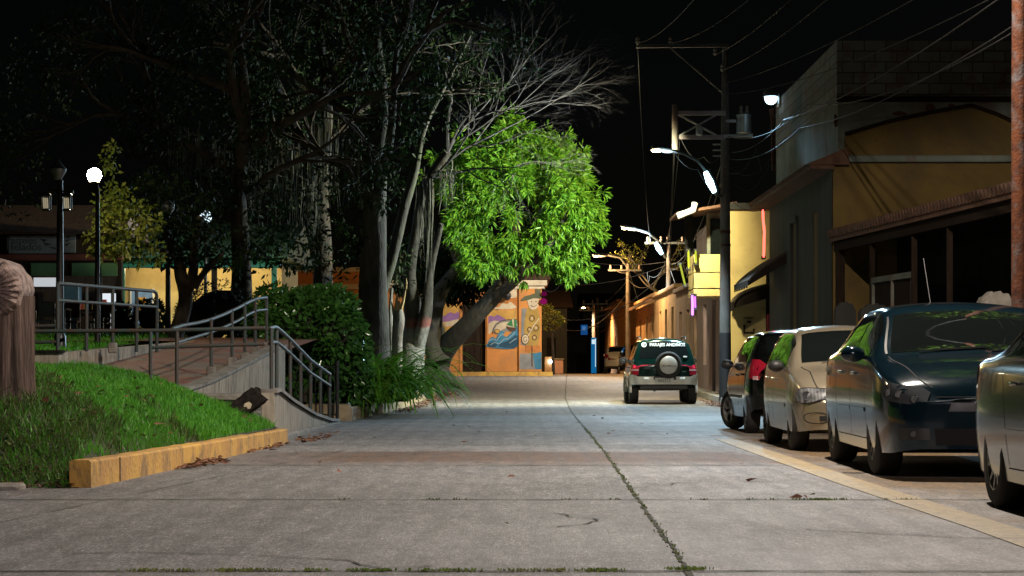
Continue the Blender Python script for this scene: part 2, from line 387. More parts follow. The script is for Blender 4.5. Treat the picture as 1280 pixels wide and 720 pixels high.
JY = [-6.4 + 5.55*k for k in range(0, 13)]    # transverse joints
def road_material():
    t = NT('concrete_road')
    p = t.pos()
    s = t.n('ShaderNodeSeparateXYZ'); t.l(p, s.inputs[0]); X, Y = s.outputs[0], s.outputs[1]
    iy = t.math('FLOOR', t.math('DIVIDE', t.math('ADD', Y, 6.4), 5.55))
    ix = t.math('GREATER_THAN', X, t.math('ADD', t.math('MULTIPLY', Y, 0.0125), 0.69))
    il = t.math('GREATER_THAN', X, -3.9)
    cv = t.n('ShaderNodeCombineXYZ'); t.l(t.math('ADD', ix, il), cv.inputs[0]); t.l(iy, cv.inputs[1])
    wn = t.n('ShaderNodeTexWhiteNoise'); wn.noise_dimensions = '3D'; t.l(cv.outputs[0], wn.inputs['Vector'])
    big = t.noise(p, 0.45, 6, 0.65, 0.4)
    mp = t.n('ShaderNodeMapping'); mp.inputs['Scale'].default_value = (1.6, 0.35, 1); t.l(p, mp.inputs[0])
    streak = t.noise(mp.outputs[0], 1.1, 7, 0.7, 0.2)
    m2 = t.n('ShaderNodeMapping'); m2.inputs['Scale'].default_value = (1, 0.22, 1); t.l(p, m2.inputs[0]); pf = m2.outputs[0]
    fine = t.noise(pf, 30, 6, 0.8)
    grit = t.noise(pf, 85, 3, 0.75)
    col = t.mix(t.ramp(big, 0.3, 0.7), (0.24, 0.232, 0.235), (0.135, 0.132, 0.136))
    tint = t.mix(wn.outputs['Value'], (0.72, 0.71, 0.70), (1.18, 1.16, 1.17))
    col = t.mix(1.0, col, tint, 'MULTIPLY')
    col = t.mix(t.math('MULTIPLY', t.ramp(streak, 0.48, 0.68), 0.75), col, (0.12, 0.105, 0.095))
    col = t.mix(t.math('MULTIPLY', t.ramp(fine, 0.50, 0.66), 0.7), col, (0.34, 0.33, 0.33))
    col = t.mix(t.math('MULTIPLY', t.ramp(grit, 0.55, 0.66), 0.8), col, (0.065, 0.06, 0.058))
    col = t.mix(t.math('MULTIPLY', t.ramp(grit, 0.44, 0.34), 0.75), col, (0.50, 0.49, 0.48))
    # lamp tone painted brown across two road stretches; real dirt along the parking lane
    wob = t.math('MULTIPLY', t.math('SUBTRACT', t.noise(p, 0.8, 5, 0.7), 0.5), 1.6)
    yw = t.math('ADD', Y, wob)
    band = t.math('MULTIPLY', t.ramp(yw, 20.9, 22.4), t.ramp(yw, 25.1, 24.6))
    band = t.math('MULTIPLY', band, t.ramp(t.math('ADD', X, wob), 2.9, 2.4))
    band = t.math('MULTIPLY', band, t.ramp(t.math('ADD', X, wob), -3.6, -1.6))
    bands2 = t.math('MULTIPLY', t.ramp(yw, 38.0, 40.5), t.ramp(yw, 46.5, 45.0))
    bands3 = t.math('MULTIPLY', t.ramp(yw, 55.0, 58.0), t.ramp(yw, 80.0, 70.0))  # brown cast of the far lamps, painted into the surface
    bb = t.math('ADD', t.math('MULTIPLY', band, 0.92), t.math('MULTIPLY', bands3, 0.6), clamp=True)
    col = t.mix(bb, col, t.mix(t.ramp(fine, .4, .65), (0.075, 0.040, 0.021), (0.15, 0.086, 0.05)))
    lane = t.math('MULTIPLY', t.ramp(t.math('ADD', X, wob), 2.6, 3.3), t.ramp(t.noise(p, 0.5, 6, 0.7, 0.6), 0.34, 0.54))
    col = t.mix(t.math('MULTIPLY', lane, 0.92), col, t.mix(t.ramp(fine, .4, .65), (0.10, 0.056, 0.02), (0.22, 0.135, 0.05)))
    mid = t.noise(pf, 6.5, 6, 0.75, 0.3)
    col = t.mix(1.0, col, t.mix(t.ramp(mid, 0.36, 0.64), (0.66, 0.66, 0.64), (1.22, 1.21, 1.18)), 'MULTIPLY')
    wv = t.n('ShaderNodeTexWave', i_Scale=0.62, i_Distortion=1.2, i_Detail=2.0); wv.bands_direction = 'X'; t.l(mp.outputs[0], wv.inputs['Vector'])
    col = t.mix(t.math('MULTIPLY', t.ramp(wv.outputs[1], 0.55, 0.95), 0.22), col, (0.085, 0.08, 0.075))
    # soft dark edges of the slabs
    fr = t.math('FRACT', t.math('DIVIDE', t.math('ADD', Y, 6.4), 5.55))
    ed = t.math('MINIMUM', fr, t.math('SUBTRACT', 1.0, fr))
    col = t.mix(t.math('MULTIPLY', t.ramp(ed, 0.035, 0.0), 0.35), col, (0.09, 0.085, 0.07))
    h = t.math('ADD', t.math('MULTIPLY', grit, 0.6), fine)
    rough = t.math('ADD', 0.58, t.math('MULTIPLY', big, 0.28))
    return t.done(t.bsdf(col, rough, 0, 0, 0.4, t.bump(h, 0.5, 0.012)).outputs[0])
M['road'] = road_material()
mb = MB()
ry = [-14, 0, 10, 20, 30, 40, 46] + ydepths(48, 140, 46)
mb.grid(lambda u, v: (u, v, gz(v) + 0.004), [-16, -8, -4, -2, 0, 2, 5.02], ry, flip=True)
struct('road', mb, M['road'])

# joints between the slabs: thin ragged lines of dirt and moss
mb = MB(); mossy = []
def joint(p, q, w, n, seed):
    r = random.Random(seed); prev = None
    for i in range(n+1):
        f = i/n; x = p[0]+(q[0]-p[0])*f; y = p[1]+(q[1]-p[1])*f
        dx, dy = q[0]-p[0], q[1]-p[1]; L = math.hypot(dx, dy); nx, ny = -dy/L, dx/L
        j = r.uniform(-0.3, 0.3)*w; ww = w*r.uniform(0.25, 1.0)
        a = (x+nx*(j-ww/2), y+ny*(j-ww/2), gz(y)+0.009); b = (x+nx*(j+ww/2), y+ny*(j+ww/2), gz(y)+0.009)
        if prev: mb.quad(prev[0], a, b, prev[1])
        prev = (a, b)
ys = [0, 10.3, 14, 19, 24.5, 32, 40, 47, 60, 75, 92]
for i in range(len(ys)-1):
    joint((joint_x(ys[i]), ys[i]), (joint_x(ys[i+1]), ys[i+1]), 0.036, 40, i)
for k, y in enumerate(JY[1:]):
    joint((-8, y+0.03), (5.0, y-0.02), 0.06 if k > 2 else 0.05, 110, 50+k)
joint((-3.2, 12.3), (-1.7, 27), 0.012, 70, 91)
joint((-4.0, 11.6), (-3.2, 12.3), 0.02, 12, 92)
r = random.Random(77)
for (x, y, a, n_) in ((-2.2,11.2,.4,26),(2.1,18.2,2.6,22),(-1.4,23.5,.2,30),(.2,13.0,1.2,18),(3.1,12.2,2.2,20),(-.6,31,.5,24)):      # wandering cracks
    prev = None
    for i in range(n_):
        w = .004+.007*r.random(); nx, ny = -math.sin(a), math.cos(a)
        q = ((x+nx*w, y+ny*w, gz(y)+.009), (x-nx*w, y-ny*w, gz(y)+.009))
        if prev: mb.quad(prev[0], q[0], q[1], prev[1])
        prev = q; a += r.gauss(0, .35); x += math.cos(a)*.09; y += math.sin(a)*.09
M['joint_dirt'] = mat('joint_dirt', (0.035,0.032,0.018), (0.05,0.055,0.018), 7, 0.95)
struct('road_joint', mb, M['joint_dirt'])

def blades(name, pts, hmin, hmax, w, m, lean=0.5, parent=None, up=None, seed=3):
    """many thin upright blades (one bent strip each)"""
    r = np.random.default_rng(seed); n = len(pts); P = np.asarray(pts, float)
    a = r.uniform(0, 2*np.pi, n); h = r.uniform(hmin, hmax, n); le = r.uniform(0.1, lean, n)*h
    b = r.uniform(0, 2*np.pi, n)
    sx, sy = np.cos(a)*w/2, np.sin(a)*w/2; lx, ly = np.cos(b)*le, np.sin(b)*le
    V = np.zeros((n, 5, 3))
    V[:,0] = P + np.stack([-sx, -sy, 0*sx], 1); V[:,1] = P + np.stack([sx, sy, 0*sx], 1)
    mid = P + np.stack([lx*0.35, ly*0.35, h*0.6], 1)
    V[:,2] = mid + np.stack([sx*0.75, sy*0.75, 0*sx], 1); V[:,3] = mid - np.stack([sx*0.75, sy*0.75, 0*sx], 1)
    V[:,4] = P + np.stack([lx, ly, h], 1)
    base = np.arange(n)*5
    q = np.stack([base, base+1, base+2, base+3], 1); t = np.stack([base+3, base+2, base+4], 1)
    return npmesh(name, V.reshape(-1,3), q, t, m, parent)

def npmesh(name, V, quads, tris, m, parent=None):
    me = bpy.data.meshes.new(name)
    nq, nt = len(quads), len(tris)
    me.vertices.add(len(V)); me.vertices.foreach_set('co', np.asarray(V, np.float32).ravel())
    me.loops.add(nq*4 + nt*3)
    li = np.concatenate([np.asarray(quads, np.int32).ravel(), np.asarray(tris, np.int32).ravel()]) if nt else np.asarray(quads, np.int32).ravel()
    me.loops.foreach_set('vertex_index', li)
    me.polygons.add(nq+nt)
    st = np.concatenate([np.arange(nq)*4, nq*4 + np.arange(nt)*3]).astype(np.int32)
    me.polygons.foreach_set('loop_start', st)
    me.update(calc_edges=True); me.validate()
    me.materials.append(m)
    o = bpy.data.objects.new(name, me); COL.objects.link(o)
    if parent is not None:
        o.parent = parent
        w = parent.get('_w')
        if w is not None:
            o['_w'] = w
            A = np.asarray(V, np.float32) - np.asarray(list(w), np.float32)
            me.vertices.foreach_set('co', A.ravel()); me.update()
    return o

# moss tufts along the joints
pts = []
r = random.Random(5)
def tuft(x, y, s, n):
    for _ in range(n):
        px, py = x + r.gauss(0, s), y + r.gauss(0, s*0.5)
        pts.append((px, py, gz(py)+0.006))
for y in np.arange(10.2, 34, 0.11):
    if r.random() < 0.4: tuft(joint_x(y) + r.gauss(0, 0.006), y, 0.012, 5)
tuft(joint_x(10.35), 10.35, 0.04, 160)
tuft(joint_x(10.35)-0.4, 10.27, 0.05, 90)
for x in np.arange(-2.0, 0.45, 0.1):
    if r.random() < 0.62: tuft(x, 10.27, 0.035, r.choice((20, 35, 60)))
for x in np.arange(0.9, 5, 0.25):
    if r.random() < 0.3: tuft(x, 10.22, 0.03, 14)
for x in np.arange(-1.2, 4.8, 0.16):
    if r.random() < 0.5: tuft(x, 15.8, 0.03, 10)
tuft(2.18, 15.79, 0.07, 120)
tag(blades('road_moss', pts, 0.006, 0.018, 0.012, M['moss_green'], 0.9), kind='stuff')

# painted parking line, worn
def line_material():
    t = NT('worn_yellow_line'); p = t.pos()
    a = t.noise(p, 9, 7, 0.75); b = t.noise(p, 60, 3, 0.7)
    col = t.mix(t.ramp(a, 0.36, 0.62), (0.44, 0.34, 0.18), (0.25, 0.21, 0.15))
    col = t.mix(t.math('MULTIPLY', t.ramp(b, 0.5, 0.62), 0.6), col, (0.13, 0.12, 0.10))
    return t.done(t.bsdf(col, 0.7, 0, 0, 0.4, t.bump(b, 0.3, 0.01)).outputs[0])
mb = MB()
lp = [(2.62, 8), (2.66, 13), (2.62, 18), (2.62, 24), (2.64, 29.2)]
for i in range(len(lp)-1):
    for k in range(6):
        f0, f1 = k/6, (k+1)/6
        x0 = lp[i][0]+(lp[i+1][0]-lp[i][0])*f0; x1 = lp[i][0]+(lp[i+1][0]-lp[i][0])*f1
        y0 = lp[i][1]+(lp[i+1][1]-lp[i][1])*f0; y1 = lp[i][1]+(lp[i+1][1]-lp[i][1])*f1
        mb.quad((x0, y0, 0.0085), (x0+0.27, y0, 0.0085), (x1+0.27, y1, 0.0085), (x1, y1, 0.0085))
struct('road_marking', mb, line_material())

# right-hand pavement with its kerb
mb = MB()
py_ = [-10, 5, 15, 25, 35, 43, 50] + ydepths(52, 104, 26)
mb.grid(lambda u, v: (u, v, gz(v)+0.14), [5.2, 6.2, 14], py_, flip=True)
struct('pavement', mb, M['paving'])
mb = MB()
for i in range(len(py_)-1):
    y0, y1 = py_[i], py_[i+1]
    mb.add([(5.0,y0,gz(y0)-0.02),(5.0,y1,gz(y1)-0.02),(5.02,y1,gz(y1)+0.15),(5.02,y0,gz(y0)+0.15),(5.2,y1,gz(y1)+0.15),(5.2,y0,gz(y0)+0.15)],
           [(0,1,2,3),(3,2,4,5)])
struct('kerb', mb, M['concrete'])

# left kerb by the grass bank: yellow painted, low wall that follows the street
KL = [(-3.27, 17.4), (-3.22, 18.2), (-3.12, 20.0), (-2.98, 22.5), (-2.88, 25.0), (-2.80, 27.0), (-2.80, 27.95)]
def kx(y): return float(np.interp(y, [p[1] for p in KL], [p[0] for p in KL]))
def ribbon_block(line, hfun, width, mb, mi=0, sub=8):
    pts = []
    for i in range(len(line)-1):
        for k in range(sub):
            f = k/sub
            pts.append((line[i][0]+(line[i+1][0]-line[i][0])*f, line[i][1]+(line[i+1][1]-line[i][1])*f))
    pts.append(line[-1]); rows = []
    for i, (x, y) in enumerate(pts):
        a = pts[max(i-1,0)]; b = pts[min(i+1,len(pts)-1)]
        d = Vector((b[0]-a[0], b[1]-a[1])).normalized(); nx, ny = -d.y, d.x
        h = hfun(i/(len(pts)-1)); z = gz(y); e = 0.018
        j = random.uniform(-0.004, 0.004)
        rows.append([(x,y,z-0.03),(x+j,y,z+h-e),(x+nx*e+j,y+ny*e,z+h+j),(x+nx*(width-e),y+ny*(width-e),z+h+j),(x+nx*width,y+ny*width,z+h-e),(x+nx*width,y+ny*width,z-0.03)])
    vs = [p for r_ in rows for p in r_]; k = 6
    fs = [(i*k+j, (i+1)*k+j, (i+1)*k+j+1, i*k+j+1) for i in range(len(rows)-1) for j in range(k-1)]
    fs += [tuple(range(k)), tuple((len(rows)-1)*k+j for j in range(k))]
    mb.add(vs, fs, mi)
mb = MB(); ribbon_block(KL, lambda f: 0.22-0.045*f, 0.17, mb)
# the joints cut in its face
for y in (18.35,):
    mb.box((kx(y)-0.02, y-0.012, 0.0), (kx(y)+0.004, y+0.012, 0.2), 1)
struct('kerb', mb, [M['kerb_yellow'], M['seam']], angle=40)
mb = MB()
mb.box((-4.6, 17.0, -0.02), (-3.75, 17.3, 0.05), 0, 0.02)
tag(mb.build('kerb_stone', M['concrete'], angle=40), 'flat broken kerb stone lying at the foot of the grass bank', 'stone')

KR = [(-2.80, 39.2), (-2.62, 45), (-2.4, 52), (-2.15, 60), (-1.85, 68), (-1.75, 72), (-1.95, 75), (-2.8, 77), (-4.5, 78)]
mb = MB(); ribbon_block(KR, lambda f: 0.24 if f < 0.8 else 0.2, 0.2, mb)
struct('kerb', mb, M['kerb_pale'], angle=40)
mb = MB(); mb.box((-3.62, 39.0, -0.02), (-2.83, 39.35, 0.3), 0, 0.02)
struct('kerb', mb, M['kerb_pale'], angle=40)

# ------------------------------------------------------------------ grass bank
def bank_z(x, y):
    sx = max(0.0, kx(y) - 0.17 - x)
    side = 0.2 + 0.85*(1-math.exp(-sx/(0.95 + 0.65*sstep(20.5, 26, y))))
    if sx <= 0 and y >= 17.4: side = 0.19
    front = 0.02 + 0.44*(y - 17.35) + 0.06*math.sin(x*2.1)
    if x > -3.35 - 0.0: front = max(front, 0.12)
    k = 10
    z = -math.log(math.exp(-k*side) + math.exp(-k*front))/k
    z += 0.03*math.sin(x*3.1+y*1.7)*min(1, sx) + 0.02*math.sin(x*7+y*5)*min(1, sx)
    return max(z, -0.02)
mb = MB()
bxs = [i/26 for i in range(27)]; bys = ydepths(17.3, 30.05, 34)
def bank_pt(u, v):
    xr = kx(v) - 0.1 if v < 28 else -4.55
    if v >= 27.95: xr = -4.55 if v > 28.0 else kx(27.9)-0.1
    x = xr - 10.5*u**1.6
    return (x, v, bank_z(x, v))
mb.grid(bank_pt, bxs, bys)
struct('grass_bank', mb, M['soil'], smooth=True)

gp, gd = [], []
r = np.random.default_rng(21)
def bump_n(x, y): return math.sin(x*2.7+1.3)*math.sin(y*1.9+x)+0.5*math.sin(x*6.1-y*4.3)
for _ in range(64000):
    y = 17.35 + (30.0-17.35)*r.random()**1.0
    xr = kx(y) - 0.16 if y < 27.95 else -4.62
    x = xr - 3.4*r.random()**1.1
    if y < 18.4 and x > -3.45: continue
    z = bank_z(x, y)
    dry = (y < 20.3 and x < -3.5) and r.random() < 0.45
    if bump_n(x, y) < -0.75 and y < 23 and r.random() < 0.75: 
        if r.random() < 0.5: gd.append((x, y, z-0.01))
        continue
    (gd if dry else gp).append((x, y, z-0.012))
tag(blades('grass', gp, 0.045, 0.115, 0.009, M['grass'], 0.9, seed=31), kind='stuff')
tag(blades('weeds', gd, 0.05, 0.19, 0.012, M['grass_dry'], 1.0, seed=32), kind='stuff')
# broad-leaved weeds and dead leaves
def leaf_mesh(name, P, size, m, parent=None, droop=0.3, seed=1, aspect=0.42, flat=0.0, dirs=None):
    """leaves: two-quad folded blades at points P, pointing along dirs (or anyhow)"""
    r = np.random.default_rng(seed); P = np.asarray(P, float); n = len(P)
    if dirs is None:
        D = r.normal(size=(n, 3)); D[:,2] = D[:,2]*(1-flat)*0.7 - droop
    else: D = np.asarray(dirs, float) + r.normal(size=(n,3))*0.18
    D /= np.linalg.norm(D, axis=1)[:,None]
    A = r.normal(size=(n, 3))*(0.35 if flat else 1.0)
    if flat: A[:,2] += 1.0
    S = np.cross(D, A); S /= (np.linalg.norm(S, axis=1)[:,None]+1e-9)
    N = np.cross(S, D)
    L = (size*r.uniform(0.6, 1.25, n))[:,None]; W = L*aspect*0.5
    V = np.zeros((n, 6, 3))
    V[:,0] = P; V[:,1] = P + D*L*0.45 + S*W - N*L*0.05; V[:,2] = P + D*L*0.5 + N*L*0.05
    V[:,3] = P + D*L*0.45 - S*W - N*L*0.05; V[:,4] = P + D*L + np.array([0,0,-1])*L*droop*0.35
    V = V[:, :5]
    base = np.arange(n)*5
    q = np.concatenate([np.stack([base, base+1, base+4, base+2], 1), np.stack([base, base+2, base+4, base+3], 1)])
    return npmesh(name, V.reshape(-1,3), q, np.zeros((0,3), int), m, parent)
wp = []
for _ in range(1500):
    y = 17.5 + 4.2*r.random(); x = kx(y) - 0.2 - 2.9*r.random()
    if bump_n(x, y) > -0.1 and r.random() < 0.7: continue
    if y < 18.4 and x > -3.45: continue
    wp.append((x, y, bank_z(x, y)+r.uniform(0.0, 0.09)))
tag(leaf_mesh('broadleaf_weeds', wp, 0.075, M['grass_dry'], None, 0.0, 5, 0.6, 0.4), kind='stuff')
dl = []
def litter(cx, cy, sx, sy, n, z0=None):
    for _ in range(n):
        x, y = cx + r.normal()*sx, cy + r.normal()*sy
        dl.append((x, y, (gz(y) if z0 is None else z0) + 0.012 + abs(r.normal())*0.012))
for y in np.arange(20.6, 22.4, 0.08): litter(kx(y)+0.06, y, 0.05, 0.05, 7)
for y in np.arange(24.5, 27.5, 0.15): litter(kx(y)+0.05, y, 0.03, 0.1, 2)
litter(-2.6, 28.8, 0.08, 0.5, 60); litter(-2.5, 30.6, 0.05, 0.5, 25)
for y in np.arange(46, 66, 0.3): litter(float(np.interp(y, [k[1] for k in KR[:6]], [k[0] for k in KR[:6]]))+0.28, y, 0.14, 0.2, 9)
litter(4.75, 52.0, 0.12, 1.2, 150); litter(4.9, 54.5, 0.1, 1.5, 100)
for _ in range(150):
    y = 17.35+0.5*r.random(); x = -3.4-1.1*r.random(); dl.append((x, y, max(0.01, bank_z(x, y))+0.02))
for _ in range(120):
    y = 18+9*r.random(); x = kx(y)-0.2-2.4*r.random(); dl.append((x, y, bank_z(x, y)+0.07))
for _ in range(26):
    litter(r.uniform(-2.5, 2.5), r.uniform(13, 46), 0.01, 0.01, 1)
litter(2.1, 16.05, 0.03, 0.03, 4); litter(1.95, 18.3, 0.05, 0.05, 2)
tag(leaf_mesh('fallen_leaves', dl, 0.085, M['dead_leaf'], None, 0.0, 6, 0.6, 0.75), kind='stuff')

# ------------------------------------------------------------------ carved log post at the left edge
base = at(-4, 492, 19.2)
t_ = thing('log_post', 'weathered wooden post topped by a short cut log, in the grass bank', 'post', (base.x, 19.2, 0.55))
mb = MB(); rr = random.Random(2)
# trunk: ridged bark column
def ridged(cx, cy, z0, z1, rad, n, amp, seed, flare=0.0):
    q = random.Random(seed); ph = [q.uniform(0, 6.28) for _ in range(5)]
    def fn(u, v):
        a = 2*math.pi*u; k = rad*(1 + amp*(math.sin(5*a+ph[0])*0.5 + math.sin(9*a+ph[1]+v*1.2)*0.4 + math.sin(17*a+ph[2]-v*0.8)*0.35)) + flare*max(0, 0.5-v)**2
        return (cx+k*math.cos(a), cy+k*math.sin(a), z0+(z1-z0)*v)
    mb.grid(fn, [i/n for i in range(n+1)], [i/14 for i in range(15)])
ridged(base.x, 19.2, 0.45, 1.55, 0.305, 72, 0.06, 4, 0.15)
mb.build('trunk', M['stump'], t_, angle=60)
mb = MB()
cz = 1.60; cyl = []
def logfn(u, v):      # short log lying along the view, cut face towards the street
    a = 2*math.pi*u; k = 0.27*(1+0.02*math.sin(7*a)+0.015*math.sin(13*a+2))
    prof = [(0.0,-0.37),(0.30,-0.375),(0.62,-0.365),(0.85,-0.335),(0.97,-0.28),(1.0,-0.18),(1.0,0.0),(0.99,0.25),(0.9,0.33),(0.0,0.34)]
    i = min(int(v*9), 8); f = v*9-i
    rr_, yy = prof[i][0]+(prof[i+1][0]-prof[i][0])*f, prof[i][1]+(prof[i+1][1]-prof[i][1])*f
    gro = 0.012*(math.sin(23*a+3*math.sin(3*a))+math.sin(37*a+5*math.sin(2*a))*.8)*min(1, rr_*1.6) if yy < -0.2 else 0
    return (base.x+k*rr_*math.cos(a), 19.2+yy+gro*1.3, cz+k*rr_*math.sin(a))
mb.grid(logfn, [i/92 for i in range(93)], [i/27 for i in range(28)])
M['endgrain'] = mat('radial_end_grain', (0.30,0.215,0.185), (0.07,0.045,0.038), 14, 0.85, 0, 0.8, 40)
mb.build('log_cap', M['endgrain'], t_, angle=50)

# charred log leaning on the landing wall
mb = MB()
p0 = at(272, 536, 27.3); p1 = at(321, 496, 27.6)
ax = (p1-p0).normalized(); sd = ax.cross(Vector((0,1,0))).normalized(); up_ = sd.cross(ax)
L = (p1-p0).length
def lg(u, v):
    a = 2*math.pi*u; k = 0.118*(1+0.13*math.sin(3*a+v*3)+0.08*math.sin(8*a+v*9)+0.06*math.sin(13*a-v*20))
    k *= 0.0 if v in (0.0, 1.0) else 1
    return p0 + ax*((v-0.08)*L*1.15 + 0.03*math.sin(4*a)) + sd*k*math.cos(a) + up_*k*math.sin(a)
mb.grid(lg, [i/40 for i in range(41)], [0.0, 0.001, 0.08, 0.16, 0.25, 0.35, 0.45, 0.55, 0.65, 0.75, 0.85, 0.93, 0.999, 1.0])
lgo = tag(mb.build('charred_log', M['charred'], angle=60), 'short black charred log leaning against the concrete landing', 'log')
mb = MB(); q = p0 + ax*L*0.72 + Vector((0.03,-0.125,0.0))
mb.prism([q+Vector(v) for v in ((-0.05,0,-0.03),(-0.01,0,-0.05),(0.04,0,-0.03),(0.055,0,0.02),(0.02,0,0.05),(-0.03,0,0.03))], (0,0.03,0))
mb.build('bare_patch', M['cream'], lgo)

# ------------------------------------------------------------------ ramps, landing, retaining walls
zl = 0.60
# street-side ramp cheek (along the street) + landing front
t_ = thing('ramp_wall', 'low concrete wall sloping down beside the ramp along the street', 'wall', (-2.9, 28, 0))
cheek = [(28.0,0.62),(28.5,0.63),(30.2,0.47),(33.5,0.22),(36.6,0.06),(38.2,0.015)]
mb = MB()
poly = [(-2.97, 28.0, -0.02)] + [(-2.97, y, z) for y, z in cheek] + [(-2.97, 38.2, -0.02)]
mb.prism([(p[0]+0.0, p[1], p[2]) for p in poly], (-0.16, 0, 0))
mb.build('cheek', M['concrete_streak'], t_, angle=30)
mb = MB()
for i in range(len(cheek)-1):
    (y0,z0),(y1,z1) = cheek[i], cheek[i+1]
    mb.add([(-2.93,y0,z0),(-2.93,y1,z1),(-3.16,y1,z1),(-3.16,y0,z0),(-2.93,y0,z0+0.045),(-2.93,y1,z1+0.045),(-3.16,y1,z1+0.045),(-3.16,y0,z0+0.045)],
           [(0,1,5,4),(1,2,6,5),(2,3,7,6),(3,0,4,7),(4,5,6,7)])
mb.build('coping', M['concrete'], t_, angle=30)
mb = MB(); mb.add([(-2.955,28,-0.02),(-2.90,28,-0.02),(-2.90,38,-0.02),(-2.955,38,-0.02),(-2.955,28,0.09),(-2.90,28,0.06),(-2.90,38,0.01),(-2.955,38,0.02)],
                  [(0,1,5,4),(1,2,6,5),(2,3,7,6),(3,0,4,7),(4,5,6,7)])
mb.build('plinth', M['concrete'], t_)

t_ = thing('landing_wall', 'rough grey concrete front of the ramp landing above the grass', 'wall', (-3.8, 28, 0))
mb = MB(); mb.box((-4.75, 28.0, -0.02), (-3.135, 28.16, 0.52), 0)
mb.build('rough_face', M['aggregate'], t_)
mb = MB(); mb.box((-4.78, 27.955, 0.523), (-3.165, 28.3, 0.605), 0, 0.015)
mb.build('coping', M['concrete'], t_, angle=40)
mb = MB(); mb.box((-3.9, 27.96, -0.02), (-2.975, 27.998, 0.19), 0, 0.01)
mb.build('plinth', M['concrete'], t_, angle=40)

mb = MB()      # landing floor and ramp floor down to the street
mb.add([(-6.2,28.165,zl),(-3.135,28.165,zl),(-3.135,29.4,zl),(-6.2,29.4,zl)], [(0,1,2,3)])
mb.add([(-4.15,29.4,zl),(-3.135,29.4,zl),(-3.135,33.5,0.24),(-4.15,33.5,0.24),(-3.135,38,0.012),(-4.15,38,0.012)], [(0,1,2,3),(3,2,4,5)])
mb.add([(-6.2,28.165,zl),(-6.2,28.165,0),(-3.135,28.165,0),(-3.135,28.165,zl)], [(0,1,2,3)])
struct('path', mb, M['concrete'])
# upper red ramp, rising away from the street
def rz(y): return zl + (y-29.0)*0.0875
mb = MB()
N_ = 12
def rampfn(u, v):
    y = 29.4 + 8.6*v
    xl = -6.3 + 0.9*v; xr = -4.50 + (y-29.0)*0.125
    return (xl+(xr-xl)*u, y, rz(y) + 0.16*(1-u)**2*(1-v))
mb.grid(rampfn, [i/N_ for i in range(N_+1)], [i/N_ for i in range(N_+1)], flip=False)
mb.add([(-8,38,rz(38)),(-3.4,38,rz(38)),(-3.4,41.5,rz(38)+0.1),(-8,41.5,rz(38)+0.1)], [(0,1,2,3)])
struct('path', mb, M['red_floor'])
# curved-top parapet beside the red ramp
t_ = thing('parapet_wall', 'concrete parapet with a curved rising top beside the red ramp', 'wall', (-4.2, 32, 0.3))
par = []
for i in range(15):
    f = i/14; y = 29.2 + 5.8*f
    x = -4.47 + (y-29.0)*0.125
    z = zl + 0.03 + 0.62*(f**1.6*(1.7-0.7*f)) 
    par.append((x, y, z))
mb = MB()
poly = [(par[0][0], par[0][1], 0.2)] + par + [(par[-1][0], par[-1][1]+0.25, par[-1][2])] + [(par[-1][0], par[-1][1]+0.25, 0.2)]
mb.prism(poly, (0.15, 0, 0))
mb.build('wall_body', M['concrete_streak'], t_, angle=30)
mb = MB()
pp = par + [(par[-1][0], par[-1][1]+0.25, par[-1][2])]
for i in range(len(pp)-1):
    a, b = pp[i], pp[i+1]
    mb.add([(a[0]-0.03,a[1],a[2]),(b[0]-0.03,b[1],b[2]),(b[0]+0.18,b[1],b[2]),(a[0]+0.18,a[1],a[2]),
            (a[0]-0.03,a[1],a[2]+0.04),(b[0]-0.03,b[1],b[2]+0.04),(b[0]+0.18,b[1],b[2]+0.04),(a[0]+0.18,a[1],a[2]+0.04)],
           [(0,1,5,4),(2,3,7,6),(4,5,6,7)] + ([(3,0,4,7)] if i == 0 else []) + ([(1,2,6,5)] if i == len(pp)-2 else []))
mb.build('coping', M['concrete'], t_, angle=30)
# upper retaining wall, grass behind it
t_ = thing('retaining_wall', 'long stained concrete wall holding up the park lawn', 'wall', (-8, 30.1, 0.6))
mb = MB(); mb.prism([(-12,30.1,0.5),(-6.25,30.1,0.5),(-4.9,36.5,0.9),(-4.9,36.5,1.36),(-6.25,30.1,1.13),(-12,30.1,1.13)][:0] or [(-12,30.1,0.4),(-6.1,30.1,0.4),(-6.1,30.1,1.13),(-12,30.1,1.13)], (0,0.2,0))
mb.add([(-6.1,30.1,0.4),(-5.35,38,0.9),(-5.35,38,1.38),(-6.1,30.1,1.13),(-6.28,30.3,0.4),(-5.55,38,0.9),(-5.55,38,1.38),(-6.28,30.3,1.13)], [(0,1,2,3),(4,7,6,5),(3,2,6,7)])
mb.build('wall_body', M['concrete_streak'], t_)
mb = MB(); mb.box((-12,30.06,1.133), (-6.05,30.34,1.17), 0)
mb.build('coping', M['charred'], t_)

def lawn_z(x, y): return 1.15 + 0.40*sstep(30.2, 46, y)
mb = MB(); mb.grid(lambda u, v: (u if v > 38.5 or u < -6.3 else min(u, -6.3+(v-30.3)*0.1), v, lawn_z(u, v)), [-40,-25,-14,-10,-8,-6.35], ydepths(30.32, 47, 12), flip=True)
struct('lawn', mb, M['grassbase'])
lp_ = []
for _ in range(16000):
    y = 30.35+15*r.random()**1.5; x = -6.4-4.6*r.random()
    lp_.append((x, y, lawn_z(x, y)-0.01))
tag(blades('grass', lp_, 0.05, 0.11, 0.016, M['grass'], 0.8, seed=44), kind='stuff')
mb = MB(); mb.grid(lambda u, v: (u, v, 1.545), [-60,-30,-16,-8.5,-7.4], ydepths(46.8, 120, 8), flip=True)
struct('plaza_paving', mb, M['paving'])
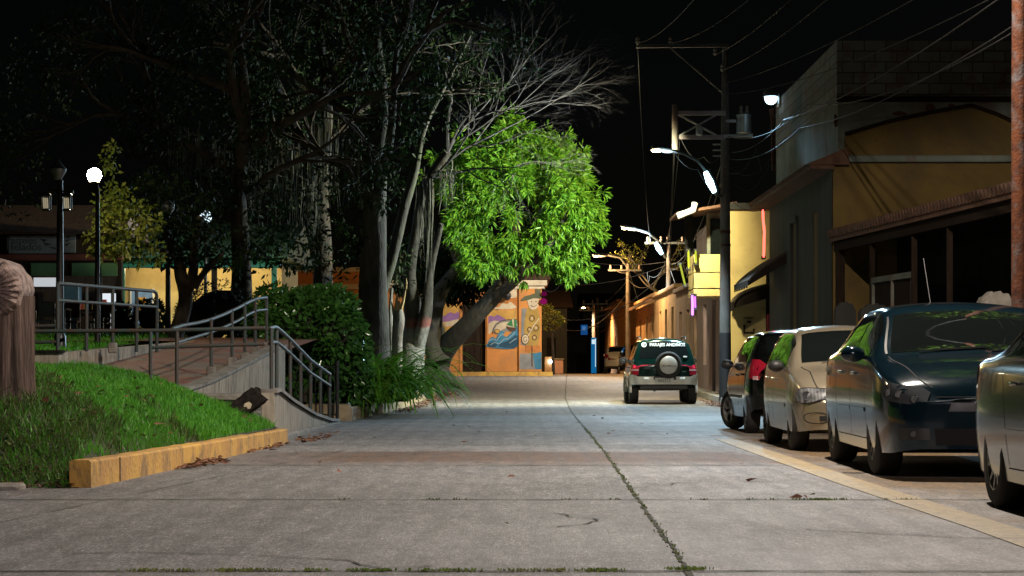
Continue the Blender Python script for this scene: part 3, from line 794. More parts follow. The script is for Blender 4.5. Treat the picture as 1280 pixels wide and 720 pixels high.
# planting bed under the street trees
def bed_z(x, y):
    kxx = float(np.interp(y, [k[1] for k in KR], [k[0] for k in KR]))
    return gz(y) + 0.2 + min(1.0, max(0, (kxx-0.2-x))*0.17) + 0.03*math.sin(x*3+y*1.3)
mb = MB()
def bedfn(u, v):
    kxx = float(np.interp(v, [k[1] for k in KR], [k[0] for k in KR])) - 0.12
    x = kxx - u
    return (x, v, bed_z(x, v))
mb.grid(bedfn, [0,0.3,0.7,1.2,2,3,4,5,6], ydepths(39.3, 77.5, 24))
struct('planting_bed', mb, M['soil'], smooth=True)
bp = []
for _ in range(15000):
    y = 43+32*r.random(); kxx = float(np.interp(y, [k[1] for k in KR], [k[0] for k in KR]))
    x = kxx-0.22-1.7*r.random()**1.3
    bp.append((x, y, bed_z(x, y)-0.01))
tag(blades('grass', bp, 0.05, 0.18, 0.02, M['grass'], 0.8, seed=45), kind='stuff')

# ------------------------------------------------------------------ hand rails
def rail(name, label, loc, runs, posts, feet=(), rad=0.026):
    t = thing(name, label, 'handrail', loc)
    for k, run in enumerate(runs):
        mb = MB(); mb.tube(run, rad if k == 0 else rad*0.85, 10)
        mb.build('top_rail' if k == 0 else 'lower_rail', M['steel_rail'], t, angle=50)
    for a, b in posts:
        mb = MB(); mb.tube([a, b], rad*0.95, 10)
        mb.build('post', M['steel_rail'], t, angle=50)
    for f in feet:
        mb = MB(); mb.box((f[0]-0.06, f[1]-0.06, f[2]-0.02), (f[0]+0.06, f[1]+0.06, f[2]+0.13), 0, 0.015)
        mb.build('concrete_foot', M['concrete'], t, angle=40)
    return t
# ramp along the street
def ra(y): return float(np.interp(y, [28.2, 28.6, 30, 33.5, 37.2, 39], [1.43, 1.46, 1.36, 1.05, 0.82, 0.80]))
def rg(y): return float(np.interp(y, [28, 28.5, 30.2, 33.5, 36.6, 39], [0.63, 0.64, 0.49, 0.25, 0.08, 0.0]))
xa = -3.02
top = [(xa-0.03, 28.12, 1.425)] + [(xa, y, ra(y)) for y in (28.45, 28.8, 29.5, 30.5, 31.5, 32.5, 33.5, 34.5, 36, 37.2)]
low = [(xa-0.03, 28.12, 1.235)] + [(xa, y, ra(y)-0.19) for y in (28.45, 28.8, 29.5, 30.5, 31.5, 32.5, 33.5, 34.5, 36, 37.2)]
posts = [((xa, y, rg(y)), (xa, y, ra(y))) for y in (28.12, 28.75, 30.5, 32.0, 33.6, 35.3, 37.1)]
rail('handrail', 'steel handrail running down the street ramp to the road', (xa, 28.1, 0.6), [top, low], posts)
# landing front
zt = 1.42
rail('handrail', 'level steel handrail along the front of the concrete landing', (-4, 28.1, 0.6),
     [[(-6.1,28.08,zt-0.03),(-4.4,28.08,zt-0.02),(xa-0.08,28.08,zt+0.012)], [(-4.53,28.08,zt-0.235),(xa-0.08,28.08,zt-0.19)]],
     [((-4.53,28.08,0.58),(-4.53,28.08,zt-0.02)), ((-4.2,28.08,0.6),(-4.2,28.08,zt-0.02))])
# curved one beside the red ramp
S = [at(215,411,29.6), at(228,407,30.2), at(245,404,31.0), at(262,400,31.6), at(280,393,32.6), at(297,385,33.6), at(312,377,34.6), at(322,373,35.3), at(333,372,36)]
S2 = [at(222,428,29.8), at(245,421,31.0), at(262,416,31.6), at(280,409,32.6), at(297,401,33.6), at(312,392,34.6), at(322,388,35.3), at(333,387,36)]
pst = []; fts = []
for px, d in ((264,31.6),(290,33.1),(306,34.1),(319,35.0),(333,36.0)):
    x = (px-CX)*d/F; zt_ = float(np.interp(px, [215,228,245,262,280,297,312,322,333], [p.z for p in S]))
    pst.append(((x, d, rz(d)-0.02), (x, d, zt_))); fts.append((x, d, rz(d)))
rail('handrail', 'curved steel handrail climbing beside the red ramp', (pst[2][0][0], 33.5, rz(33.5)), [S, S2], pst, fts, 0.025)
# lawn edge
A0, A1 = at(72,353,28.9+1.3), at(196,369,33.4)
A0.y = 30.2
ln = lambda f, dz: Vector((A0.x+(A1.x-A0.x)*f, A0.y+(A1.y-A0.y)*f, 2.07+dz))
pst = [((ln(f,0).x, ln(f,0).y, 1.16), ln(f,0)) for f in (0, 0.27, 0.53, 0.78)]
topl = [ln(0,0), ln(0.3,0), ln(0.6,0), ln(0.96,0), ln(0.99,-0.02), ln(1,-0.06), Vector((ln(1,0).x, ln(1,0).y, 1.16))]
rail('handrail', 'double steel handrail along the edge of the park lawn', (A0.x, 30.2, 1.16),
     [topl, [ln(0,-0.23), ln(0.5,-0.23), ln(1,-0.23)]], pst, [(ln(0.53,0).x, ln(0.53,0).y, 1.16)])
B0 = Vector((A0.x, A0.y, 1.55)); 
rail('handrail', 'low steel handrail ending at a post beside the wooden log post', (A0.x-1, 30.15, 1.15),
     [[Vector((-9.5,30.2,1.42)), Vector((A0.x-0.02,30.2,1.50))], [Vector((-9.5,30.2,1.24)), Vector((A0.x-0.02,30.2,1.28))]],
     [((-7.6,30.2,1.16),(-7.6,30.2,1.44)), ((-9.0,30.2,1.16),(-9.0,30.2,1.43))])
# far side of the street ramp: black balusters in front of the hedge
t_ = thing('baluster_rail', 'black railing with thin balusters on the hedge side of the ramp', 'railing', (-4.1, 33, 0.2))
mb = MB(); mb.tube([(-4.1,34.2,0.97),(-4.1,38.6,0.82)], 0.022, 8); mb.build('top_rail', M['black_metal'], t_, angle=50)
for k in range(26):
    y = 34.25+k*0.17
    mb = MB(); mb.tube([(-4.1,y,rg(y)-0.02),(-4.1,y,float(np.interp(y,[29.8,33.5,38.6],[1.3,0.98,0.82])))], 0.011, 6); mb.build('baluster', M['black_metal'], t_)
t_ = thing('gate', 'small black iron gate at the foot of the ramp', 'gate', (-3.4, 38.7, 0))
for x in (-3.02, -4.0):
    mb = MB(); mb.tube([(x,38.7,0),(x,38.7,1.05)], 0.03, 8); mb.build('post', M['black_metal'], t_, angle=50)
mb = MB()
for k in range(9): mb.tube([(-3.95+k*0.11,38.7,0.1),(-3.95+k*0.11,38.7,0.95)], 0.009, 6)
mb.tube([(-3.98,38.7,0.95),(-3.04,38.7,0.95)], 0.014, 6); mb.tube([(-3.98,38.7,0.12),(-3.04,38.7,0.12)], 0.014, 6)
mb.build('leaf', M['black_metal'], t_)
# ================================================================== CARS
def pchip(tab):
    xs = [p[0] for p in tab]; ys = [p[1] for p in tab]; n = len(xs)
    h = [xs[i+1]-xs[i] for i in range(n-1)]; d = [(ys[i+1]-ys[i])/h[i] for i in range(n-1)]
    m = [d[0]] + [0.0 if d[i-1]*d[i] <= 0 else 2*d[i-1]*d[i]/(d[i-1]+d[i]) for i in range(1, n-1)] + [d[-1]]
    def fn(x):
        if x <= xs[0]: return ys[0]
        if x >= xs[-1]: return ys[-1]
        i = next(k for k in range(n-1) if x <= xs[k+1])
        t = (x-xs[i])/h[i]; t2, t3 = t*t, t*t*t
        return (2*t3-3*t2+1)*ys[i] + (t3-2*t2+t)*h[i]*m[i] + (-2*t3+3*t2)*ys[i+1] + (t3-t2)*h[i]*m[i+1]
    return fn

class Car:
    """body surface of a car: s runs from the rear bumper (0) to the front (L); beyond the ends it wraps over the bumper faces"""
    NS = 8
    def __init__(self, L, top, belt, wm, wedge, zb, edge_drop=((0,0.03),(9,0.03)), zm=0.55, beltk=0.97, lowk=0.965, bulge=(0.05,0.06)):
        self.L = L; self.top = pchip(top); self.belt = pchip(belt); self.wm = pchip(wm); self.we = pchip(wedge); self.zb = pchip(zb)
        self.ed = pchip(edge_drop); self.zm = zm; self.bk = beltk; self.lk = lowk; self.bulge = bulge; self.cache = {}
    def section(self, s):
        key = round(s, 5)
        if key in self.cache: return self.cache[key]
        top, wm, zb = self.top(s), self.wm(s), self.zb(s)
        edge = top - self.ed(s); belt = min(self.belt(s), edge - 0.012); we = min(self.we(s), wm*0.96)
        zm = min(self.zm, zb + 0.55*(belt-zb))
        wb, wbelt = wm*self.lk, max(wm*self.bk, we+0.005)
        N = self.NS; pts = []
        for i in range(N):
            t = i/N; pts.append((wb+(wm-wb)*math.sin(t*math.pi/2), zb+(zm-zb)*t))
        for i in range(N):
            t = i/N; pts.append((wm+(wbelt-wm)*t*t, zm+(belt-zm)*t))
        for i in range(N):
            t = i/N; pts.append((wbelt+(we-wbelt)*t+0.012*math.sin(math.pi*t), belt+(edge-belt)*t))
        for i in range(N+1):
            t = i/N; pts.append((we*(1-t), edge+(top-edge)*(1-(1-t)**2)))
        for _ in range(2):
            q = pts[:]
            for i in range(1, len(pts)-1):
                q[i] = ((pts[i-1][0]+2*pts[i][0]+pts[i+1][0])/4, (pts[i-1][1]+2*pts[i][1]+pts[i+1][1])/4)
            pts = q
        self.cache[key] = pts
        return pts
    def surf(self, s, v, side=1, off=0.0):
        if off: 
            e = 0.01
            p = self.surf(s, v, side)
            a = self.surf(s+e, v, side); b = self.surf(s-e, v, side); c = self.surf(s, min(v+0.06, 3.999), side); d = self.surf(s, v-0.06, side)
            n = (a-b).cross(c-d)
            if n.length < 1e-9: n = Vector((0,0,1))
            n.normalize()
            mid = Vector((0, self.L*0.5-self.L/2, 0.5))
            if n.dot(p-mid) < 0: n = -n
            return p + n*off
        L = self.L; t = 0; sb = s
        if s > L: t = min(1, s-L); sb = L
        elif s < 0: t = min(1, -s); sb = 0
        sec = self.section(sb); x = max(0, min(v, 4))*self.NS; i = min(int(x), len(sec)-2); f = x-i
        px = sec[i][0]+(sec[i+1][0]-sec[i][0])*f; pz = sec[i][1]+(sec[i+1][1]-sec[i][1])*f
        y = sb
        if t > 0:
            px *= (1-t); q = 1-(1-t)**2
            y = L + self.bulge[1]*q if s > L else -self.bulge[0]*q
        return Vector((side*px, y - L/2, pz))
    def vz(self, s, z):
        sb = min(max(s, 0), self.L); sec = self.section(sb)
        for i in range(len(sec)-1):
            if sec[i+1][1] >= z >= sec[i][1] and sec[i+1][1] > sec[i][1]:
                return (i + (z-sec[i][1])/(sec[i+1][1]-sec[i][1]))/self.NS
        return 0.0 if z < sec[0][1] else 3.98
    def body(self, parent, mats, wheels, rw, arch=0.035, wx=0.0):
        mb = MB(); L = self.L
        ss = [-1,-0.8,-0.6,-0.4,-0.2,-0.08] + [L*i/90 for i in range(91)] + [L+0.08,L+0.2,L+0.4,L+0.6,L+0.8,L+1]
        nv = 4*self.NS + 1; cols = []
        for side in (1, -1):
            pass
        V = []; idx = {}
        for i, s in enumerate(ss):
            for j in range(nv):
                p = self.surf(s, j/self.NS)
                for side in (1, -1):
                    if p.x < 1e-6:
                        idx[(i,j,1)] = idx[(i,j,-1)] = len(V); V.append((0, p.y, p.z)); break
                    idx[(i,j,side)] = len(V); V.append((side*p.x, p.y, p.z))
        Fs = []
        def quad(*k):
            q = []
            for a in k:
                if a not in q: q.append(a)
            if len(q) > 2: Fs.append(tuple(q))
        for i in range(len(ss)-1):
            for j in range(nv-1):
                quad(idx[(i,j,1)], idx[(i+1,j,1)], idx[(i+1,j+1,1)], idx[(i,j+1,1)])
                quad(idx[(i,j+1,-1)], idx[(i+1,j+1,-1)], idx[(i+1,j,-1)], idx[(i,j,-1)])
            quad(idx[(i,0,-1)], idx[(i+1,0,-1)], idx[(i+1,0,1)], idx[(i,0,1)])
        mb.add(V, Fs)
        o = mb.build('body', mats, parent, smooth=True)
        # wheel arches cut out of the solid body
        cb = MB()
        for s in wheels:
            for side in (1, -1):
                w = self.wm(s)
                x0, x1 = (w-0.27, w+0.2) if side > 0 else (-w-0.2, -w+0.27)
                cb.lathe([(rw+arch, x0), (rw+arch, x1)], (0, s-L/2, rw), 40, 0, 'x')
        c = cb.build('cut', [M['plastic']])
        md = o.modifiers.new('b', 'BOOLEAN'); md.operation = 'DIFFERENCE'; md.object = c; md.solver = 'EXACT'
        md.material_mode = 'TRANSFER'
        dg = bpy.context.evaluated_depsgraph_get()
        me = bpy.data.meshes.new_from_object(o.evaluated_get(dg), preserve_all_data_layers=True, depsgraph=dg)
        old = o.data; o.modifiers.clear(); o.data = me; bpy.data.meshes.remove(old)
        me.name = 'body'
        cm = c.data; bpy.data.objects.remove(c); bpy.data.meshes.remove(cm)
        me.polygons.foreach_set('use_smooth', [True]*len(me.polygons)); me.set_sharp_from_angle(angle=math.radians(32))
        return o
    def patch(self, name, m, parent, us, lo, hi, off=0.004, sides=(1,-1), nv=8, byz=False, sep=False):
        """a skin over the body between curves lo(s) and hi(s), in v or (byz) in height"""
        outs = []; mb = MB()
        lo_ = lo if callable(lo) else (lambda s: lo); hi_ = hi if callable(hi) else (lambda s: hi)
        for side in sides:
            if sep: mb = MB()
            def fn(u, k):
                a, b = lo_(u), hi_(u)
                if byz: a, b = self.vz(u, a), self.vz(u, b)
                return self.surf(u, a+(b-a)*k, side, off)
            mb.grid(fn, us, [i/nv for i in range(nv+1)], flip=(side < 0))
            if sep: outs.append(mb.build(name, m, parent, angle=40))
        if not sep: outs.append(mb.build(name, m, parent, angle=40))
        return outs if sep else outs[0]
    def ribbon(self, mb, line, w, side=1, off=0.0025, byz=True):
        """dark gap line along surface points (s, z)"""
        P = []
        for i in range(len(line)-1):
            for k in range(6):
                f = k/6; P.append((line[i][0]+(line[i+1][0]-line[i][0])*f, line[i][1]+(line[i+1][1]-line[i][1])*f))
        P.append(line[-1])
        Q = [self.surf(s, self.vz(s, z) if byz else z, side, off) for s, z in P]
        N = [(self.surf(s, self.vz(s, z) if byz else z, side, off+0.01)-q) for (s, z), q in zip(P, Q)]
        prev = None
        for i, q in enumerate(Q):
            d = Q[min(i+1,len(Q)-1)]-Q[max(i-1,0)]
            t = d.cross(N[i]); 
            if t.length < 1e-9: continue
            t = t.normalized()*w/2
            if prev: mb.quad(prev[0], q+t, q-t, prev[1])
            prev = (q+t, q-t)

def wheel(parent, x, y, r, w, side, spokes=7, rimk=0.66, rim_mat='rim', steer=0.0, hub=False):
    """a wheel is a part; tyre and rim are its sub-parts"""
    t = bpy.data.objects.new('wheel', None); COL.objects.link(t); t.parent = parent
    t.location = (x, y, r); t.rotation_euler = (0, 0, steer); t.empty_display_size = 0.1
    rr = r*rimk; o = side
    mb = MB()
    prof = [(rr*0.97, -w/2), (r*0.88, -w/2-0.004), (r*0.965, -w/2+0.016), (r, -w/2+0.04), (r, w/2-0.04), (r*0.965, w/2-0.016), (r*0.88, w/2+0.004), (rr*0.97, w/2)]
    k = len(prof); n = 40; vs = []
    for a in range(n):
        th = 2*math.pi*a/n
        for R, h in prof: vs.append((h, R*math.cos(th), R*math.sin(th)))
    fs = [(a*k+j, ((a+1)%n)*k+j, ((a+1)%n)*k+(j+1)%k, a*k+(j+1)%k) for a in range(n) for j in range(k)]
    mb.add(vs, fs); mb.build('tyre', M['tyre'], t, angle=50)
    mb = MB(); xo = o*(w/2-0.012); xi = o*(w/2-0.07)
    ring = [(rr, o*(w/2)), (rr*0.93, o*(w/2-0.004)), (rr*0.90, xi), (rr, xi)]
    k = 4; vs = []
    for a in range(n):
        th = 2*math.pi*a/n
        for R, h in ring: vs.append((h, R*math.cos(th), R*math.sin(th)))
    mb.add(vs, [(a*k+j, ((a+1)%n)*k+j, ((a+1)%n)*k+(j+1)%k, a*k+(j+1)%k) for a in range(n) for j in range(k)])
    for i in range(spokes):
        for da in ((-0.10, 0.10) if spokes <= 6 else (0,)):
            a = 2*math.pi*i/spokes + 0.2
            d = Vector((0, math.cos(a), math.sin(a))); e = Vector((0, math.cos(a+da), math.sin(a+da)))
            p = d*rr*0.16 + Vector((xo-o*0.02,0,0)); q = e*rr*0.95 + Vector((xo-o*0.006,0,0))
            mb.bar(p, q, rr*0.13, 0.022, 0, (1,0,0))
    mb.lathe([(rr*0.22, xi), (rr*0.22, xo-o*0.012), (rr*0.15, xo)], (0,0,0), 20, 0, 'x')
    mb.build('rim', M[rim_mat], t, angle=40)
    mb = MB(); mb.lathe([(rr*0.93, -o*w*0.3), (rr*0.93, xi-o*0.02)], (0,0,0), 24, 0, 'x'); mb.build('brake_drum', M['plastic'], t)
    return t

def car_wheels(root, car, axles, r, w, tuck=0.02, steer=0.0, **k):
    for i, s in enumerate(axles):
        for side in (1, -1):
            x = side*(car.wm(s)-w/2-tuck)
            wheel(root, x, s-car.L/2, r, w, side, steer=steer if i == 1 else 0.0, **k)

def mirror(root, m, x, y, z, side, glass_dir=-1, sz=(0.10,0.05,0.065)):
    """door mirror: shell, arm and the mirror glass on its rear face"""
    mb = MB(); c = Vector((side*(x+sz[0]), y, z))
    mb.ball(c, 1.0, 8, 0, (sz[0], sz[1]*1.3, sz[2]))
    mb.bar(Vector((side*(x-0.05), y, z-0.03)), c+Vector((0,0,-0.02)), 0.05, 0.03)
    o = mb.build('mirror', m, root, angle=60)
    mb = MB(); mb.lathe([(1e-6, 0), (1, 0.0), (1, 0.004), (1e-6, 0.004)], (0,0,0), 20, 0, 'y')
    mb.v = [(c.x+p[0]*sz[0]*0.82, c.y-sz[1]*1.12-p[1], c.z+p[2]*sz[2]*0.8) for p in mb.v]
    mb.build('mirror_glass', M['chrome'], o)

def handle(root, car, m, s, z, side):
    p = car.surf(s, car.vz(s, z), side, 0.018); mb = MB()
    mb.box((p.x-0.014, p.y-0.09, p.z-0.014), (p.x+0.014, p.y+0.09, p.z+0.014), 0, 0.008)
    mb.build('door_handle', m, root, angle=40)

def lamp_bowls(parent, pts, r, m):
    for p in pts:
        mb = MB(); mb.lathe([(r, 0.004), (r*0.97, 0.012), (r*0.72, -0.0), (r*0.45, -0.012), (1e-6, -0.018)], (0,0,0), 18, 0, 'y')
        mb.v = [(v[0]+p.x, v[1]+p.y, v[2]+p.z) for v in mb.v]
        mb.build('reflector', m, parent, angle=60)

def seat_shapes(root, L, s0, w=0.42, z=0.55, h=0.62):
    pass

def text_obj(name, body, size, m, parent, mtx, extrude=0.001, sx=1.0, align='CENTER', space=1.0, bold=0.0):
    cu = bpy.data.curves.new('txt', 'FONT'); cu.body = body; cu.size = size; cu.extrude = extrude; cu.align_x = align; cu.align_y = 'CENTER'
    cu.space_character = space; cu.offset = bold
    o = bpy.data.objects.new('txt', cu); COL.objects.link(o)
    dg = bpy.context.evaluated_depsgraph_get()
    me = bpy.data.meshes.new_from_object(o.evaluated_get(dg))
    bpy.data.objects.remove(o); bpy.data.curves.remove(cu)
    me.transform(Matrix.Scale(sx, 4, (1,0,0))); me.transform(mtx); me.name = name
    me.materials.clear(); me.materials.append(m)
    n = bpy.data.objects.new(name, me); COL.objects.link(n)
    if parent is not None:
        n.parent = parent
        if parent.get('_w') is not None: me.transform(Matrix.Translation(-Vector(list(parent['_w']))))
    return n

def common_glass(car, root, wind, back, sides, vlo=2.12, vhi=2.9):
    g = M['glass']
    car.patch('windscreen', g, root, [wind[0]+(wind[1]-wind[0])*i/10 for i in range(11)], 3.06, 3.999, 0.003, nv=10)
    car.patch('rear_window', g, root, [back[0]+(back[1]-back[0])*i/8 for i in range(9)], 3.08, 3.999, 0.003, nv=10)
    for a, b in sides:
        car.patch('side_window', g, root, [a+(b-a)*i/10 for i in range(11)], vlo, vhi, 0.004, nv=6, sep=True)

def numberplate(root, y, z, fwd, w=0.40, h=0.13, txt=None):
    mb = MB(); mb.box((-w/2, min(y, y+fwd*0.014), z-h/2), (w/2, max(y, y+fwd*0.014), z+h/2), 0, 0.006)
    o = mb.build('number_plate', M['plate'], root)
    return o

# ------------------------------------------------------------------ dark blue-green saloon, nose to the camera
def saloon(name, label, loc, rz, body_mat, group=None):
    L = 4.68
    c = Car(L, top=[(0,.84),(.04,.96),(.12,1.03),(.6,1.085),(.8,1.10),(1.4,1.375),(1.75,1.43),(2.3,1.44),(2.75,1.415),(2.98,1.36),(3.66,1.00),(3.75,.975),(4.2,.90),(4.5,.80),(4.62,.73),(4.68,.65)],
        belt=[(0,.80),(.3,.96),(1,.975),(2.5,.945),(3.4,.915),(3.7,.90),(4.2,.82),(4.5,.73),(4.68,.60)],
        wm=[(0,.62),(.08,.74),(.25,.83),(.6,.88),(1.2,.89),(3.8,.89),(4.2,.875),(4.42,.845),(4.58,.77),(4.68,.64)],
        wedge=[(0,.5),(.3,.68),(.8,.69),(1.4,.635),(2,.635),(2.8,.64),(3.0,.65),(3.66,.765),(4.2,.66),(4.5,.58),(4.68,.42)],
        zb=[(0,.36),(.3,.26),(1,.20),(3.8,.19),(4.4,.20),(4.68,.24)],
        edge_drop=[(0,.03),(.7,.03),(1.4,.045),(2.2,.055),(2.9,.045),(3.6,.03),(4.68,.03)], zm=.60)
    r = thing(name, label, 'car', loc, rz, group, local=True)
    c.body(r, [body_mat, M['plastic']], (1.05, 3.74), .325)
    common_glass(c, r, (3.02, 3.63), (.84, 1.38), ((1.18, 1.52), (1.56, 2.42), (2.48, 3.28)))
    sm = MB()
    for side in (1, -1):
        c.ribbon(sm, [(2.45,.30),(2.45,.93)], .009, side); c.ribbon(sm, [(3.42,.34),(3.40,.60),(3.34,.90)], .009, side)
        c.ribbon(sm, [(1.42,.70),(1.30,.93)], .009, side); c.ribbon(sm, [(1.42,.70),(1.52,.30)], .009, side)
        c.ribbon(sm, [(1.5,.285),(3.42,.285)], .008, side)
        c.ribbon(sm, [(3.70,3.0),(4.1,2.95),(4.45,2.9),(4.6,2.9)], .011, side, byz=False)
        c.ribbon(sm, [(4.66,.64),(5.0,.645),(5.68,.645)], .010, side)
        c.ribbon(sm, [(.1,.84),(-.6,.86)], .010, side)
    sm.build('panel_gap', M['seam'], r)
    tr = MB()
    for side in (1, -1):
        c.ribbon(tr, [(1.45,.52),(2.43,.52)], .035, side, .008); c.ribbon(tr, [(2.47,.52),(3.36,.52)], .035, side, .008)
    tr.build('side_moulding', body_mat, r)
    for side in (1, -1):
        for ln_, w_ in (([(3.0,2.98),(3.3,2.98),(3.64,2.98)], .02), ([(1.3,2.02),(2.0,2.04),(3.4,2.04)], .014)):
            ws = MB(); c.ribbon(ws, ln_, w_, side, .006, byz=False); ws.build('window_trim', M['rubber_trim'], r)
    # head lamps, a swept lens with three bowls
    hl = lambda s: .585 + .06*(4.62-s)/.5 if s < 4.68 else .60
    hh = lambda s: min(c.top(min(s,L))-.045, .71 + .10*(4.62-s)/.5)
    for side in (1, -1):
        o = c.patch('headlight', M['lens_smoke'], r, [4.18+.5*i/10 for i in range(11)]+[4.75,4.82], hl, hh, .004, (side,), 6, True)
        lamp_bowls(o, [c.surf(s, c.vz(s, (hl(s)+hh(s))/2), side, .006) for s in (4.43, 4.55, 4.64)], .034, M['reflector'])
    # grille, lower intake, fog lamps, number plate, badge bar
    c.patch('grille', M['plastic'], r, [L+.34, L+.5, L+.7, L+.85, L+1], .53, .635, .004, nv=3, byz=True)
    c.patch('grille_bar', M['chrome'], r, [L+.30, L+.5, L+.7, L+.85, L+1], .60, .618, .012, nv=2, byz=True)
    c.patch('lower_intake', M['seam'], r, [L+.18, L+.35, L+.6, L+.8, L+1], .27, .40, .003, nv=4, byz=True)
    for side in (1, -1):
        o = c.patch('fog_light', M['plastic'], r, [4.55, 4.62, 4.68, L+.06, L+.12], .31, .40, .005, (side,), 4, True)
        lamp_bowls(o, [c.surf(4.65, c.vz(4.65, .355), side, .012)], .030, M['reflector'])
    numberplate(r, L/2+.065, .46, 1)
    # tail lamps
    for side in (1, -1):
        c.patch('tail_light', M['tail_red'], r, [-.16, -.08, 0, .06, .14, .24, .34, .42], lambda s: .78+.12*max(0, s), lambda s: min(.93+.05*max(0,s), c.top(min(max(s,0),L))-.04), .006, (side,), 5, True)
    for side in (1, -1):
        handle(r, c, M['chrome'], 1.72, .83, side); handle(r, c, M['chrome'], 2.68, .82, side)
        mirror(r, body_mat, c.wm(3.2)-.03, 3.2-L/2, .98, side, sz=(.105,.06,.07))
    car_wheels(r, c, (1.05, 3.74), .325, .215, .012, spokes=10)
    for x0, x1 in ((.48, -.08), (-.12, -.62)):
        mb = MB(); p = c.surf(3.68, 3.3, 1, .012)
        mb.bar((x0, 3.66-L/2, c.top(3.66)+.006), (x1, 3.60-L/2, c.top(3.60)+.012), .018, .012); mb.build('wiper', M['plastic'], r)
    mb = MB(); mb.tube([(0.1, 1.95-L/2, c.top(1.95)-.01), (0.1, 1.55-L/2, c.top(1.95)+.42)], .004, 6); mb.build('aerial', M['plastic'], r)
    return r, c

blue_paint = paint('dark_teal_car_paint', (0.0045, 0.016, 0.025), .3, .2, .035)
silver_paint = paint('silver_green_car_paint', (0.085, 0.105, 0.092), .55, .24, .1)
saloon('saloon_car', 'dark blue saloon with swept headlights and roof aerial, nose towards us', (4.10, 21.0, 0.004), math.pi + math.radians(-1.2), blue_paint, 'cars parked along the kerb')[0].scale = (1.06, 1.06, 1.075)
saloon('saloon_car', 'silver green car cut off by the picture edge, only its tail end showing', (4.08, 13.62, 0.004), math.pi, silver_paint, 'cars parked along the kerb')

